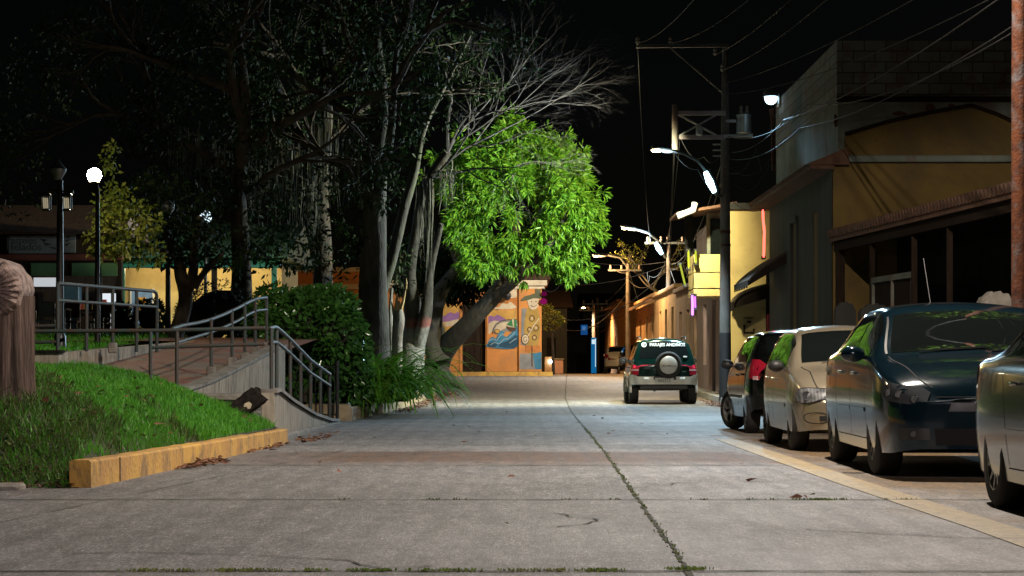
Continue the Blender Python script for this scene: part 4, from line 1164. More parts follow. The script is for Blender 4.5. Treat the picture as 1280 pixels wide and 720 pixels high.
# ------------------------------------------------------------------ champagne hatchback, nose to the camera
def small_hatch(name, label, loc, rz, body_mat, group=None, steer=0.0, kind='pale'):
    L = 3.74
    c = Car(L, top=[(0,.74),(.05,.98),(.14,1.10),(.42,1.36),(.65,1.415),(1.2,1.44),(1.9,1.425),(2.2,1.37),(2.86,1.0),(2.95,.965),(3.3,.90),(3.55,.80),(3.68,.70),(3.74,.60)],
        belt=[(0,.70),(.12,.93),(1,.93),(2.5,.895),(2.9,.87),(3.3,.79),(3.6,.67),(3.74,.55)],
        wm=[(0,.60),(.06,.70),(.25,.785),(.7,.815),(2.8,.815),(3.2,.80),(3.45,.76),(3.62,.68),(3.74,.55)],
        wedge=[(0,.46),(.14,.60),(.42,.60),(1.2,.60),(2.0,.605),(2.2,.615),(2.86,.70),(3.2,.60),(3.55,.50),(3.74,.36)],
        zb=[(0,.38),(.3,.28),(.9,.22),(2.8,.21),(3.4,.22),(3.74,.25)],
        edge_drop=[(0,.03),(.4,.045),(1.2,.055),(2.1,.05),(2.8,.035),(3.74,.03)], zm=.58)
    r = thing(name, label, 'car', loc, rz, group, local=True)
    c.body(r, [body_mat, M['plastic']], (.60, 3.02), .29, .038)
    common_glass(c, r, (2.22, 2.83), (.16, .44), ((.42, .72), (.78, 1.42), (1.48, 2.42)))
    sm = MB()
    for side in (1, -1):
        c.ribbon(sm, [(1.45,.32),(1.45,.89)], .009, side); c.ribbon(sm, [(2.66,.36),(2.62,.62),(2.58,.87)], .009, side)
        c.ribbon(sm, [(.95,.62),(.80,.90)], .009, side); c.ribbon(sm, [(.95,.62),(1.04,.32)], .009, side)
        c.ribbon(sm, [(2.92,3.02),(3.2,2.95),(3.5,2.7),(3.66,2.5)], .012, side, byz=False)
        c.ribbon(sm, [(3.60,.55),(3.72,.56),(4.0,.565),(4.74,.565)], .012, side)
        c.ribbon(sm, [(.04,.9),(-.5,.92)], .010, side)
    sm.build('panel_gap', M['seam'], r)
    tr = MB()
    for side in (1, -1):
        c.ribbon(tr, [(1.0,.50),(2.62,.50)], .04, side, .008); c.ribbon(tr, [(2.2,2.98),(2.85,2.98)], .02, side, .005, byz=False)
        c.ribbon(tr, [(.5,2.05),(2.5,2.05)], .012, side, .005, byz=False)
    tr.build('side_moulding', M['plastic'] if kind == 'dark' else body_mat, r)
    # oval head lamps
    for side in (1, -1):
        ca, ha = 3.56, .19
        def lo(s): return .625 - .085*math.sqrt(max(0, 1-((s-ca)/ha)**2))
        def hi(s): return min(.625 + .075*math.sqrt(max(0, 1-((s-ca)/ha)**2)), c.top(min(s, L))-.03)
        uu = [ca-ha*math.cos(math.pi*i/16) for i in range(17)]
        o = c.patch('headlight', M['lens'], r, uu, lo, hi, .007, (side,), 8, True)
        lamp_bowls(o, [c.surf(s, c.vz(s, .622), side, .008) for s in (3.60,)], .050, M['reflector'])
        ring = MB(); c.ribbon(ring, [(u, lo(u)-.004) for u in uu], .012, side, .006); c.ribbon(ring, [(u, hi(u)+.004) for u in uu], .012, side, .006)
        ring.build('headlight_surround', M['seam'], r)
    c.patch('grille', M['plastic'], r, [L+.30, L+.5, L+.75, L+1], .585, .625, .005, nv=2, byz=True)
    c.patch('lower_intake', M['plastic'], r, [L+.42, L+.6, L+.8, L+1], .29, .42, .004, nv=3, byz=True)
    for side in (1, -1):
        def lo2(s): return .375 - .06*math.sqrt(max(0, 1-((s-3.72)/.17)**2))
        def hi2(s): return .375 + .06*math.sqrt(max(0, 1-((s-3.72)/.17)**2))
        ring = MB(); uu = [3.72-.17*math.cos(math.pi*i/14) for i in range(15)]
        c.ribbon(ring, [(u, lo2(u)) for u in uu], .010, side, .004); c.ribbon(ring, [(u, hi2(u)) for u in uu], .010, side, .004)
        o = ring.build('fog_light_recess', M['seam'], r)
        c.patch('fog_light', M['plastic'], r, [3.73, 3.76, 3.80, 3.84, 3.88], .345, .40, .008, (side,), 4, True)
    numberplate(r, L/2+.065, .48, 1)
    for side in (1, -1):     # tall tail lamps on the rear corners
        tl = c.patch('tail_light', M['tail_red'], r, [-.10, -.05, 0, .05, .12, .2, .28], lambda s: .74+.08*max(0,s), lambda s: min(1.0+.05*max(0,s), c.top(min(max(s,0),L))-.05), .010, (side,), 6, True)
        c.patch('reversing_light', M['tail_clear'], r, [-.11, -.05, 0, .06, .13], .735, .785, .014, (side,), 2, True)
    for side in (1, -1):
        handle(r, c, body_mat, 1.62, .80, side); handle(r, c, body_mat, .98, .81, side)
        mirror(r, M['plastic'], c.wm(2.4)-.03, 2.36-L/2, .95, side, sz=(.095,.06,.068))
    car_wheels(r, c, (.60, 3.02), .29, .185, .012, steer=steer, spokes=6, rim_mat='rim_dark' if kind == 'pale' else 'rim')
    for x0, x1 in ((.42, -.08), (-.1, -.54)):
        mb = MB(); mb.bar((x0, 2.88-L/2, c.top(2.88)+.010), (x1, 2.80-L/2, c.top(2.80)+.014), .018, .012); mb.build('wiper', M['plastic'], r)
    return r, c

champagne = paint('champagne_car_paint', (0.44, 0.375, 0.27), .6, .3, .1)
black_paint = paint('black_car_paint', (0.004, 0.005, 0.005), .2, .16, .05)
white_paint = paint('white_car_paint', (0.60, 0.56, 0.50), .1, .35)
small_hatch('hatchback_car', 'champagne hatchback with oval headlights, nose towards us', (3.94, 26.45, 0.004), math.pi, champagne, 'cars parked along the kerb')
small_hatch('hatchback_car', 'black hatchback showing its red tail light, front wheel turned out', (4.11, 33.1, 0.004), math.radians(0.3), black_paint, 'cars parked along the kerb', math.radians(24), 'dark')[0].scale = (1.0, 1.0, 1.03)
small_hatch('hatchback_car', 'white car seen from behind, parked over the crest of the street', (5.75, 118, gz(118)+0.004), math.radians(-6), white_paint, 'cars parked over the crest')
small_hatch('hatchback_car', 'black car beside the white one over the crest of the street', (6.35, 113, gz(113)+0.004), math.pi + math.radians(4), black_paint, 'cars parked over the crest', 0, 'dark')

# ------------------------------------------------------------------ green off-roader with a spare wheel, tail to the camera
green_paint = paint('dark_green_car_paint', (0.003, 0.020, 0.016), .3, .2, .06)
cladding = paint('grey_beige_cladding', (0.50, 0.49, 0.44), .3, .42, .1)
def offroader():
    L = 3.90
    c = Car(L, top=[(0,1.00),(.03,1.12),(.10,1.40),(.17,1.60),(.26,1.68),(.6,1.70),(1.8,1.70),(2.15,1.65),(2.72,1.13),(2.8,1.10),(3.3,1.06),(3.7,.98),(3.84,.86),(3.90,.74)],
        belt=[(0,.93),(.06,1.03),(.5,1.05),(2.5,1.03),(2.8,1.02),(3.4,.97),(3.75,.86),(3.90,.68)],
        wm=[(0,.77),(.05,.82),(.18,.855),(.5,.865),(3.1,.865),(3.5,.84),(3.75,.76),(3.90,.62)],
        wedge=[(0,.70),(.03,.715),(.17,.645),(.3,.63),(1.2,.63),(2.1,.64),(2.72,.74),(3.3,.70),(3.7,.62),(3.90,.5)],
        zb=[(0,.50),(.25,.40),(.8,.33),(2.8,.33),(3.5,.36),(3.90,.42)],
        edge_drop=[(0,.03),(.1,.04),(.25,.07),(1.8,.07),(2.7,.03),(3.9,.03)], zm=.72, lowk=.95, bulge=(.03,.06))
    r = thing('off_roader', 'dark green off-roader with a covered spare wheel on its back door', 'car', (3.62, 55.1, gz(54.4)+0.004), 0, 'cars parked along the kerb', local=True)
    r.scale = (.915, .915, .925)
    c.body(r, [green_paint, M['plastic']], (.62, 3.05), .345, .05)
    common_glass(c, r, (2.2, 2.68), (.045, .175), ((.45, .95), (1.02, 1.72), (1.78, 2.5)))
    # two-tone lower cladding and bumper
    c.patch('bumper', cladding, r, [-1,-.9,-.7,-.5,-.3,-.12,0,.04,.09,.16,.25], .50, lambda s: .70 + (.05 if s > -.12 else 0), .035, nv=6, byz=True)
    c.patch('bumper', cladding, r, [3.6,3.7,3.8,3.9,4.0,4.2,4.5,4.7,4.9], .42, .66, .035, nv=6, byz=True)
    c.patch('side_cladding', cladding, r, [1.05,1.3,1.6,2.0,2.3,2.6], .42, .62, .012, nv=5, byz=True)
    for side in (1, -1):
        for s in (.62, 3.05):
            mb = MB(); n = 18; w = c.wm(s)+.018
            vs = []
            for i in range(n+1):
                a = math.pi*(-.04+1.08*i/n); 
                for R, x in ((.40, w-.04), (.40, w+.01), (.475, w+.005), (.475, w-.05)):
                    vs.append((side*x, s-L/2+R*math.cos(a), .345+R*math.sin(a)))
            mb.add(vs, [(i*4+j, i*4+4+j, i*4+4+(j+1)%4, i*4+(j+1)%4) for i in range(n) for j in range(4)])
            mb.build('wheel_flare', cladding, r, angle=40)
    sm = MB()
    for side in (1, -1):
        c.ribbon(sm, [(-.16,.72),(-.16,.98)], .012, side, .003)
        c.ribbon(sm, [(-.16,.715),(-1,.715)], .014, side, .003)
        c.ribbon(sm, [(1.0,.45),(1.0,1.02)], .01, side); c.ribbon(sm, [(1.75,.45),(1.75,1.02)], .01, side); c.ribbon(sm, [(2.65,.5),(2.6,1.0)], .01, side)
        c.ribbon(sm, [(.01,.985),(-1,.985)], .012, side, .003)
    sm.build('panel_gap', M['seam'], r)
    for side in (1, -1):
        o = c.patch('tail_light', M['tail_red'], r, [-.13,-.06,0,.03,.07,.12], .745, 1.0, .014, (side,), 5, True)
        c.patch('lamp_band', M['tail_clear'], o, [-.132,-.06,0,.03,.07,.12], .85, .89, .017, (side,), 2, True)
    # spare wheel on the door: tyre ring, dark carrier, pale cover
    sx, sz, sy = .105, 1.0, -L/2-.035
    t = bpy.data.objects.new('spare_wheel', None); COL.objects.link(t); t.parent = r; t.location = (sx, sy, sz)
    mb = MB(); prof = [(.24,-.02),(.24,-.17),(.30,-.185),(.335,-.165),(.345,-.12),(.345,-.04),(.32,0),(.24,0)]
    k = len(prof); n = 44; vs = []
    for a in range(n):
        th = 2*math.pi*a/n
        for R, h in prof: vs.append((R*math.cos(th), h, R*math.sin(th)))
    mb.add(vs, [(a*k+j, ((a+1)%n)*k+j, ((a+1)%n)*k+(j+1)%k, a*k+(j+1)%k) for a in range(n) for j in range(k)])
    mb.build('tyre', M['tyre'], t, angle=60)
    M['cover'] = mat('spare_cover', (0.50,0.48,0.44), (0.42,0.40,0.36), 5, 0.4, 0.1)
    mb = MB(); mb.lathe([(1e-6,-.205),(.10,-.203),(.19,-.196),(.228,-.18),(.235,-.165),(.235,-.03)], (0,0,0), 44, 0, 'y'); mb.build('wheel_cover', M['cover'], t, angle=50)
    mb = MB(); mb.box((-.20,-.2075,-.036), (.20,-.2045,-.028), 0)
    for i, x in enumerate((-.15,-.10,-.03,.0,.03)): mb.box((x,-.2085,-.026), (x+.018,-.2055,.004 if i < 2 else -.004), 0)
    mb.build('cover_marking', M['ink'], t)
    mb = MB()
    mb.box((sx-.40, sy-.03, .60), (sx+.22, sy+.02, .72), 0, .02); mb.build('spare_carrier', M['plastic'], r, angle=40)
    # plate with its faint characters, recess, exhaust, tow parts
    mb = MB(); mb.box((-.25, -L/2-.066, .515), (.25, -L/2-.05, .675), 0, .006); pl = mb.build('number_plate', M['plate'], r)
    rot = Matrix.Rotation(math.pi/2, 4, 'X')
    text_obj('plate_number', 'A02T15', .105, M['ink'], pl, Matrix.Translation((0, -L/2-.068, .595)) @ rot, .0008, 1.0)
    mb = MB(); mb.box((-.62, -L/2+.0, .36), (.62, -L/2+.12, .50), 0, .03); mb.build('underbody_panel', M['plastic'], r, angle=40)
    mb = MB(); mb.tube([(-.25,-L/2+.5,.36),(-.25,-L/2-.02,.35)], .035, 12); mb.build('exhaust', M['plastic'], r, angle=50)
    for x in (-.52, .42):
        mb = MB(); mb.box((x-.02, -L/2-.068, .61), (x+.13, -L/2-.03, .67), 0, .008); mb.build('bumper_reflector', M['plate'], r)
    # lettering on the rear window with its round emblem
    def onglass(x, s): return Vector((x, s-L/2, c.top(s)))
    s_ = .158; p = onglass(0, s_); q = onglass(0, s_-.03)
    upv = (p-q).normalized(); nrm = Vector((1,0,0)).cross(upv)
    mtx = Matrix(((1,0,0,0),(0,upv.y,nrm.y,0),(0,upv.z,nrm.z,0),(0,0,0,1)))
    off = nrm*.014
    lt = text_obj('window_lettering', 'PARAJES ANDINOS', .118, M['white'], r, Matrix.Translation(Vector((.095, p.y, p.z-.06))) @ mtx, .001, .90, 'CENTER', 1.04, .0035)
    def on_body(x, z):      # y of the rear glass under a point of the lettering
        lo, hi = 0.0, .4
        for _ in range(30):
            s = (lo+hi)/2; e_ = c.top(s)-c.ed(s); hgt = e_ + (c.top(s)-e_)*(1-(x/c.we(s))**2)
            lo, hi = (s, hi) if hgt < z else (lo, s)
        return lo - L/2
    for v in lt.data.vertices: v.co.y = on_body(v.co.x, v.co.z) - .018
    mb = MB(); cc = Vector((-.515, p.y, p.z-.06)) + off
    def disc(R, r0, a0=0, a1=2*math.pi, dx=0, dz=0, n=24):
        vs = []
        for i in range(n+1):
            a = a0+(a1-a0)*i/n
            for R_ in (r0, R): vs.append(cc + Vector((dx+R_*math.cos(a),0,0)) + upv*(dz+R_*math.sin(a)))
        mb.add(vs, [(i*2, i*2+1, i*2+3, i*2+2) for i in range(n)])
    disc(.066, .050); disc(.030, .012, .4, 4.6); disc(.05, .04, 3.5, 5.6, .01, .01)
    mb.v = [(v[0], on_body(v[0], v[2])-.018, v[2]) for v in mb.v]
    mb.build('round_emblem', M['white'], r)
    for x, z, w, h in ((-.44,.94,.16,.018), (-.44,.905,.20,.010), (.52,.83,.10,.02)):
        mb = MB(); mb.box((x-w/2, -L/2-.034, z-h/2), (x+w/2, -L/2-.028, z+h/2), 0); mb.build('badge', M['chrome'], r)
    mb = MB(); pw = c.surf(.06, 3.5, 1, .012); mb.box((.50,pw.y-.03,1.19), (.60,pw.y+.0,1.23), 0, .008); mb.build('window_sticker', M['white'], r)
    for side in (1, -1):
        mb = MB(); mb.tube([(side*.60,.5-L/2,1.66),(side*.60,.55-L/2,1.735),(side*.60,1.9-L/2,1.74),(side*.60,2.0-L/2,1.665)], .018, 8); mb.build('roof_rail', M['plastic'], r, angle=50)
        mirror(r, M['plastic'], c.wm(2.45)-.03, 2.42-L/2, 1.12, side, sz=(.11,.06,.09))
        handle(r, c, green_paint, 1.12, .93, side); handle(r, c, green_paint, 1.9, .93, side)
    car_wheels(r, c, (.62, 3.05), .345, .235, -.015, spokes=5)
    return r
offroader()
# ================================================================== BUILDINGS
def wall_holes(mb, o, ux, length, z0, z1, holes, depth=0.18, mi=0, inward=None):
    """wall sheet with real openings: o origin, ux unit direction along the wall, inward = direction into the house"""
    o = Vector(o); ux = Vector(ux).normalized(); iv = Vector(inward)*depth
    us = sorted({0, length, *[h[0] for h in holes], *[h[1] for h in holes]}); zs = sorted({z0, z1, *[h[2] for h in holes], *[h[3] for h in holes]})
    P = lambda u, z: Vector((o.x, o.y, 0)) + ux*u + Vector((0,0,z))
    for i in range(len(us)-1):
        for j in range(len(zs)-1):
            uc, zc = (us[i]+us[i+1])/2, (zs[j]+zs[j+1])/2
            if any(h[0] < uc < h[1] and h[2] < zc < h[3] for h in holes): continue
            a, b, c, d = P(us[i],zs[j]), P(us[i+1],zs[j]), P(us[i+1],zs[j+1]), P(us[i],zs[j+1])
            mb.quad(a, b, c, d, mi)
    for u0, u1, a0, a1 in holes:
        c = [P(u0,a0), P(u1,a0), P(u1,a1), P(u0,a1)]
        for k in range(4): mb.quad(c[k], c[(k+1)%4], c[(k+1)%4]+iv, c[k]+iv, mi)

def opening(parent, name, o, ux, inward, h, m, depth=0.14, frame=None, sub='frame', bars=0, fw=0.06):
    """door or window leaf set back in an opening, with its frame as a sub-part"""
    o = Vector(o); ux = Vector(ux).normalized(); iv = Vector(inward)
    u0, u1, z0, z1 = h
    P = lambda u, z, d: Vector((o.x, o.y, 0)) + ux*u + Vector((0,0,z)) + iv*d
    mb = MB()
    mb.prism([P(u0,z0,depth), P(u1,z0,depth), P(u1,z1,depth), P(u0,z1,depth)], iv*0.04)
    p = mb.build(name, m, parent)
    if frame:
        mb = MB(); d = depth-0.035
        for a, b, c, e in ((u0,u0+fw,z0,z1),(u1-fw,u1,z0,z1),(u0+fw,u1-fw,z1-fw,z1),(u0+fw,u1-fw,z0,z0+fw)):
            mb.prism([P(a,c,d), P(b,c,d), P(b,e,d), P(a,e,d)], iv*0.03)
        for k in range(bars):
            u = u0+(u1-u0)*(k+1)/(bars+1)
            mb.prism([P(u-.02,z0+fw,d), P(u+.02,z0+fw,d), P(u+.02,z1-fw,d), P(u-.02,z1-fw,d)], iv*0.025)
        mb.build(sub, frame, p)
    return p

# ---- mural house on the far corner (front faces the camera at 90 m)
MY = 90.0
wz = lambda py, d=MY: H + (HY-py)*d/F
wx = lambda px, d=MY: (px-CX)*d/F
g0 = gz(MY)+0.13
t_ = thing('mural_house', 'orange corner house painted with a sea mural and a dark wooden door', 'house', (-1.5, MY, g0))
x0, x1 = wx(480), wx(677)
door = (wx(578)-x0, wx(607)-x0, g0, wz(379))
mb = MB()
wall_holes(mb, (x0, MY, 0), (1,0,0), x1-x0, gz(MY)-0.1, wz(354), [door], 0.25, 0, (0,1,0))
mb.quad((x1,MY,gz(MY)-.3),(x1,MY+9,gz(MY)-.3),(x1,MY+9,wz(354)),(x1,MY,wz(354)))
mb.quad((x0,MY,gz(MY)-.3),(x0,MY+9,gz(MY)-.3),(x0,MY+9,wz(354)),(x0,MY,wz(354)))
mb.quad((x0,MY,wz(354)),(x1,MY,wz(354)),(x1,MY+9,wz(354)),(x0,MY+9,wz(354)))
mb.build('wall', M['orange_wall'], t_)
dp = opening(t_, 'door', (x0,MY,0), (1,0,0), (0,1,0), door, M['wood_dark'], 0.2, M['wood_dark'], 'frame', 1)
mb = MB()
for k in range(4):
    a = door[0]+x0+.1+k*.21; mb.box((a, MY+.175, g0+.2), (a+.14, MY+.199, g0+1.0)); mb.box((a, MY+.175, g0+1.2), (a+.14, MY+.199, door[3]-.15))
mb.build('door_panels', M['wood_dark'], dp)
mb = MB(); mb.box((x0-.1, MY-.22, wz(357.5)), (x1+.22, MY-.003, wz(350)), 0, .03); mb.box((x0-.05, MY-.12, wz(361)), (x1+.12, MY-.004, wz(358)), 0, .02)
mb.build('cornice', M['cream'], t_, angle=40)
mb = MB(); mb.prism([(x0-.2,MY-.35,wz(349.5)),(x0-.2,MY+4.5,wz(349.5)+1.3),(x0-.2,MY+9.2,wz(349.5))], (x1-x0+.55,0,0)); mb.build('roof', M['tiles'], t_)
mb = MB()
for a, b in ((x0+.0, wx(578)-.06), (wx(607)+.05, wx(646))):
    for z in (wz(434.5), ): mb.box((a, MY-.035, z-.03), (b, MY-.002, z+.03))
for px in (575.5, 609.5): mb.box((wx(px)-.035, MY-.03, g0), (wx(px)+.035, MY-.003, wz(372)))
mb.box((wx(575.5)-.035, MY-.03, wz(372)), (wx(609.5)+.035, MY-.003, wz(369.5)))
mb.box((wx(648.5), MY-.10, gz(MY)), (wx(677), MY-.001, wz(361)))
mb.build('pilaster', M['orange_wall'], t_)
def flatm(name, c): return mat('mural_'+name, c, tuple(x*.75 for x in c), 3, .85, 0, .2, 18, dirt=tuple(x*.55 for x in c), dscale=1.2)
C_ = {'purple': flatm('purple', (.32,.15,.36)), 'cream': flatm('cream', (.62,.50,.34)), 'ochre': flatm('ochre', (.62,.34,.08)), 'blue': flatm('blue', (.05,.20,.32)),
      'navy': flatm('navy', (.02,.07,.12)), 'sky': flatm('pale_blue', (.30,.42,.48)), 'green': flatm('green', (.04,.22,.07)), 'brown': flatm('brown', (.09,.045,.03)),
      'rust': flatm('rust', (.48,.17,.04)), 'red': flatm('red', (.40,.05,.05)), 'grey': flatm('grey', (.25,.24,.23)), 'gold': flatm('gold', (.42,.26,.06)), 'olive': flatm('olive', (.10,.11,.06))}
CK = list(C_); CM = [C_[k] for k in CK]
def poly_px(mb, pts, col, layer, y=MY, clos=True):
    P = [Vector((wx(a), y - .004*layer, wz(b))) for a, b in pts]
    mb.prism(P, (0, .003, 0), CK.index(col))
def smooth_px(pts, n=6):
    out = []
    k = len(pts)
    for i in range(k):
        p0, p1, p2, p3 = pts[(i-1)%k], pts[i], pts[(i+1)%k], pts[(i+2)%k]
        for j in range(n):
            t = j/n
            out.append(tuple(0.5*((2*p1[a]) + (-p0[a]+p2[a])*t + (2*p0[a]-5*p1[a]+4*p2[a]-p3[a])*t*t + (-p0[a]+3*p1[a]-3*p2[a]+p3[a])*t**3) for a in (0,1)))
    return out
def stroke_px(mb, pts, w, col, layer, y=MY):
    for i in range(len(pts)-1):
        (a,b),(c,d) = pts[i], pts[i+1]; L = math.hypot(c-a, d-b) or 1
        nx, ny = -(d-b)/L*w/2, (c-a)/L*w/2
        poly_px(mb, [(a+nx,b+ny),(a-nx,b-ny),(c-nx,d-ny),(c+nx,d+ny)], col, layer, y)
def ell(cx, cy, a, b, n=18): return [(cx+a*math.cos(6.2832*i/n), cy+b*math.sin(6.2832*i/n)) for i in range(n)]
mb = MB()      # right panel: clouds, hills, whale-backed wave, little boat
poly_px(mb, [(610,361.5),(646,361.5),(646,371),(640,374),(633,372.5),(626,375.5),(618,373),(610,377)], 'cream', 1)
poly_px(mb, [(610,377),(618,373.4),(626,376),(633,373),(646,372),(646,386),(634,384),(622,388),(610,386)], 'rust', 2)
poly_px(mb, smooth_px([(617,386),(624,383),(628,379),(634,380),(638,377.5),(643,381),(645.5,385),(634,386.5)]), 'cream', 3)
poly_px(mb, [(610,386.5),(630,388),(646,387),(646,412),(610,416)], 'ochre', 2)
poly_px(mb, smooth_px([(610,397),(614,394.5),(618,396),(622,393.5),(627,396),(632,399),(635,402),(624,404),(610,410)]), 'purple', 4)
poly_px(mb, smooth_px([(610,406),(617,401),(625,402),(632,404),(622,408),(610,418)]), 'cream', 5)
poly_px(mb, smooth_px([(616,414),(619,406),(626,401.5),(636,400),(646,400),(646,415),(636,414),(628,416),(622,418)]), 'grey', 6)
poly_px(mb, smooth_px([(618,414),(621,407),(628,403),(638,402),(645.5,402.5),(645,412),(634,410),(626,413),(621,416)]), 'cream', 7)
stroke_px(mb, [(616,417),(616.5,411),(620,405),(627,401),(636,399.5),(646,399.5)], .9, 'brown', 8)
poly_px(mb, smooth_px([(610,428),(613,423),(616,421),(620,423),(623,418),(627,413.5),(631,416),(629,418.5),(633,421),(638,417),(642,413),(646,407),(646,434),(610,434)]), 'blue', 9)
poly_px(mb, smooth_px([(624,430),(632,427),(638,424),(646,419),(646,434),(626,434)]), 'navy', 10)
poly_px(mb, smooth_px([(610,430),(616,427),(622,429),(619,434),(610,434)]), 'navy', 10)
for pts in ([(611,426),(616,423.5),(621,425.5),(625,420),(629,417)], [(613,431),(618,428),(624,430),(630,424),(636,423)], [(634,425),(639,420),(644,415)], [(637,429),(642,425),(645.5,423)]):
    stroke_px(mb, pts, .9, 'sky', 11)
poly_px(mb, ell(621.5, 414, 3, 2.6), 'ochre', 10); stroke_px(mb, ell(621.5,414,3,2.6)+[(624.5,414)], .6, 'brown', 11)
poly_px(mb, [(633,406),(642,397.5),(646,402),(645.5,409)], 'green', 12); poly_px(mb, [(640,400),(642,397.5),(642.6,408),(641.4,408)], 'cream', 13)
poly_px(mb, smooth_px([(632.5,408),(638,409),(645,410),(643,414),(637,413)]), 'brown', 12)
mb.build('sea_mural', CM, t_)
mb = MB()   # left panel
poly_px(mb, [(520,363),(574,363),(574,374),(566,377),(556,373),(545,378),(535,374),(520,377)], 'cream', 1)
poly_px(mb, [(520,378),(574,377),(574,434),(520,434)], 'ochre', 2)
poly_px(mb, smooth_px([(520,400),(530,394),(540,397),(548,393),(555,395),(562,390.5),(568,392),(573,390),(573.5,398),(566,401),(556,402),(546,404),(530,408)]), 'purple', 3)
poly_px(mb, smooth_px([(520,412),(534,407),(548,405),(560,402),(573.5,399),(573.5,405),(560,408),(545,410),(530,418)]), 'cream', 4)
for cx, cy, a, b, co in ((544,414,5,11,'red'),(544,415,3.4,8.5,'cream'),(553,413,5,9,'gold'),(553,414,3.4,7,'olive'),(548,424,3,4,'brown')):
    poly_px(mb, ell(cx, cy, a, b), co, 5 + ('red','cream','gold','olive','brown').index(co))
poly_px(mb, smooth_px([(558,434),(561,428),(565,424),(570,420),(573.5,417),(573.5,434)]), 'sky', 10)
poly_px(mb, smooth_px([(520,434),(528,426),(538,429),(546,427),(556,434)]), 'blue', 10)
stroke_px(mb, [(562,433),(566,428),(573,424)], 1, 'cream', 11)
poly_px(mb, smooth_px([(557,448),(556,443),(558.5,437),(560.5,442),(560,447)]), 'cream', 3)
mb.build('sea_mural', CM, t_)
mb = MB(); yy = MY-.10        # painted figure with a hat on the corner pilaster
poly_px(mb, [(649.5,442),(676.8,442),(676.8,461.5),(649.5,461.5)], 'grey', 1, yy); poly_px(mb, [(666,442),(676.8,440),(676.8,461.5),(669,461.5)], 'blue', 2, yy)
poly_px(mb, [(652,386),(658,385),(658,432),(651,431)], 'grey', 2, yy)
poly_px(mb, smooth_px([(658,388),(663,384),(671,384),(674,392),(675.5,410),(673,428),(671,440),(660,440),(657,425),(655,410)]), 'gold', 3, yy)
poly_px(mb, [(656.5,440),(675.5,440),(675.5,432),(657,432)], 'rust', 4, yy)
poly_px(mb, smooth_px([(659,373),(666,371),(673,373),(673,382),(668,387),(662,385)]), 'cream', 5, yy)
poly_px(mb, smooth_px([(651,376),(656,370.5),(662,369),(668,367),(675,368),(676.5,373),(668,373),(658,375.5)]), 'olive', 6, yy)
poly_px(mb, [(669,361.5),(676,361.5),(676,368),(669,368)], 'olive', 7, yy)
for a, b, c in ((664,377,'brown'),(670,377,'brown')): poly_px(mb, ell(a,b,.9,.7,8), c, 7, yy)
stroke_px(mb, [(663,382),(667,383.5),(671,381.5)], .7, 'brown', 7, yy)
for cx, cy, a in ((665,398,3.2),(670,410,3.2),(662,412,2.6),(668,422,2.6)):
    stroke_px(mb, ell(cx,cy,a,a*1.2,12)+[(cx+a,cy)], .9, 'brown', 6, yy); poly_px(mb, ell(cx,cy,a*.4,a*.5,8), 'cream', 7, yy)
poly_px(mb, ell(656.5,424,5,6.6), 'brown', 7, yy); poly_px(mb, ell(656.5,424,4.2,5.7), 'cream', 8, yy); stroke_px(mb, ell(656.5,424,2,3,10), .7, 'brown', 9, yy)
stroke_px(mb, [(660,420),(668,406),(674,398)], 1.2, 'cream', 9, yy); stroke_px(mb, [(665,432),(665.4,458)], 1.0, 'brown', 8, yy)
mb.build('painted_figure', CM, t_)
t_ = thing('wall_lantern', 'dark wall lantern hanging above the sea mural', 'lantern', (wx(634), MY-.3, wz(372)))
mb = MB(); mb.bar((wx(640),MY-.01,wz(362)), (wx(634),MY-.32,wz(364)), .04, .04); mb.build('bracket', M['black_metal'], t_)
mb = MB(); mb.lathe([(.02,wz(365)),(.14,wz(367)),(.17,wz(370)),(.11,wz(374.5)),(.03,wz(376))], (wx(634),MY-.32,0), 8); mb.build('lamp_head', M['black_metal'], t_)
# kerb and pavement before the mural house
mb = MB(); mb.box((wx(490), MY-1.3, gz(MY)-.1), (wx(690), MY-1.1, gz(MY)+.17), 0, .02); struct('kerb', mb, M['kerb_yellow'], angle=40)
mb = MB(); mb.quad((wx(470),MY-1.1,g0+.01),(wx(690),MY-1.1,g0+.01),(wx(690),MY+12,g0+.01),(wx(470),MY+12,g0+.01)); struct('pavement', mb, M['paving'])
# magenta lanterns hanging on the corner
for px, py, lab in ((673.5,367.5,'upper magenta paper lantern on the mural house corner'),(672.5,377,'lower magenta paper lantern on the mural house corner')):
    t_ = thing('paper_lantern', lab, 'lantern', (wx(px)+.22, MY-.25, wz(py)), 0, 'magenta lanterns')
    mb = MB(); mb.ball((wx(px)+.22, MY-.25, wz(py)), (.11 if py < 370 else .14), 8, 0, (1,1,.9)); mb.build('shade', emit('magenta_glow', (.75,.02,.28), .30 if py > 370 else .14), t_, smooth=True)
    mb = MB(); mb.tube([(wx(px)+.22,MY-.25,wz(py)+.15),(wx(px)+.10,MY+.02,wz(py)+.35)], .012, 6); mb.build('hanger', M['black_metal'], t_)

# ---- long orange building far left, behind the trees
d = 104.0
t_ = thing('orange_building', 'long orange building with white cornices behind the park trees', 'building', (wx(400,d), d, 1.5))
mb = MB(); mb.box((wx(348,d), d, 1.3), (wx(486,d), d+6, wz(337,d))); mb.build('wall', M['orange_wall'], t_)
mb = MB()
for py, h in ((337,.10),(358.5,.12)): mb.box((wx(347,d), d-.12, wz(py,d)-h), (wx(487,d), d-.002, wz(py,d)+h))
for px in (349,412,468): mb.box((wx(px,d)-.11, d-.08, wz(357,d)), (wx(px,d)+.11, d-.003, wz(338.5,d)))
mb.build('cornice', M['cream'], t_)
mb = MB()
for px in (365,392,430): mb.box((wx(px,d)-.5, d-.05, 1.5), (wx(px,d)+.5, d-.004, 3.7))
mb.build('shutters', M['wood_dark'], t_)

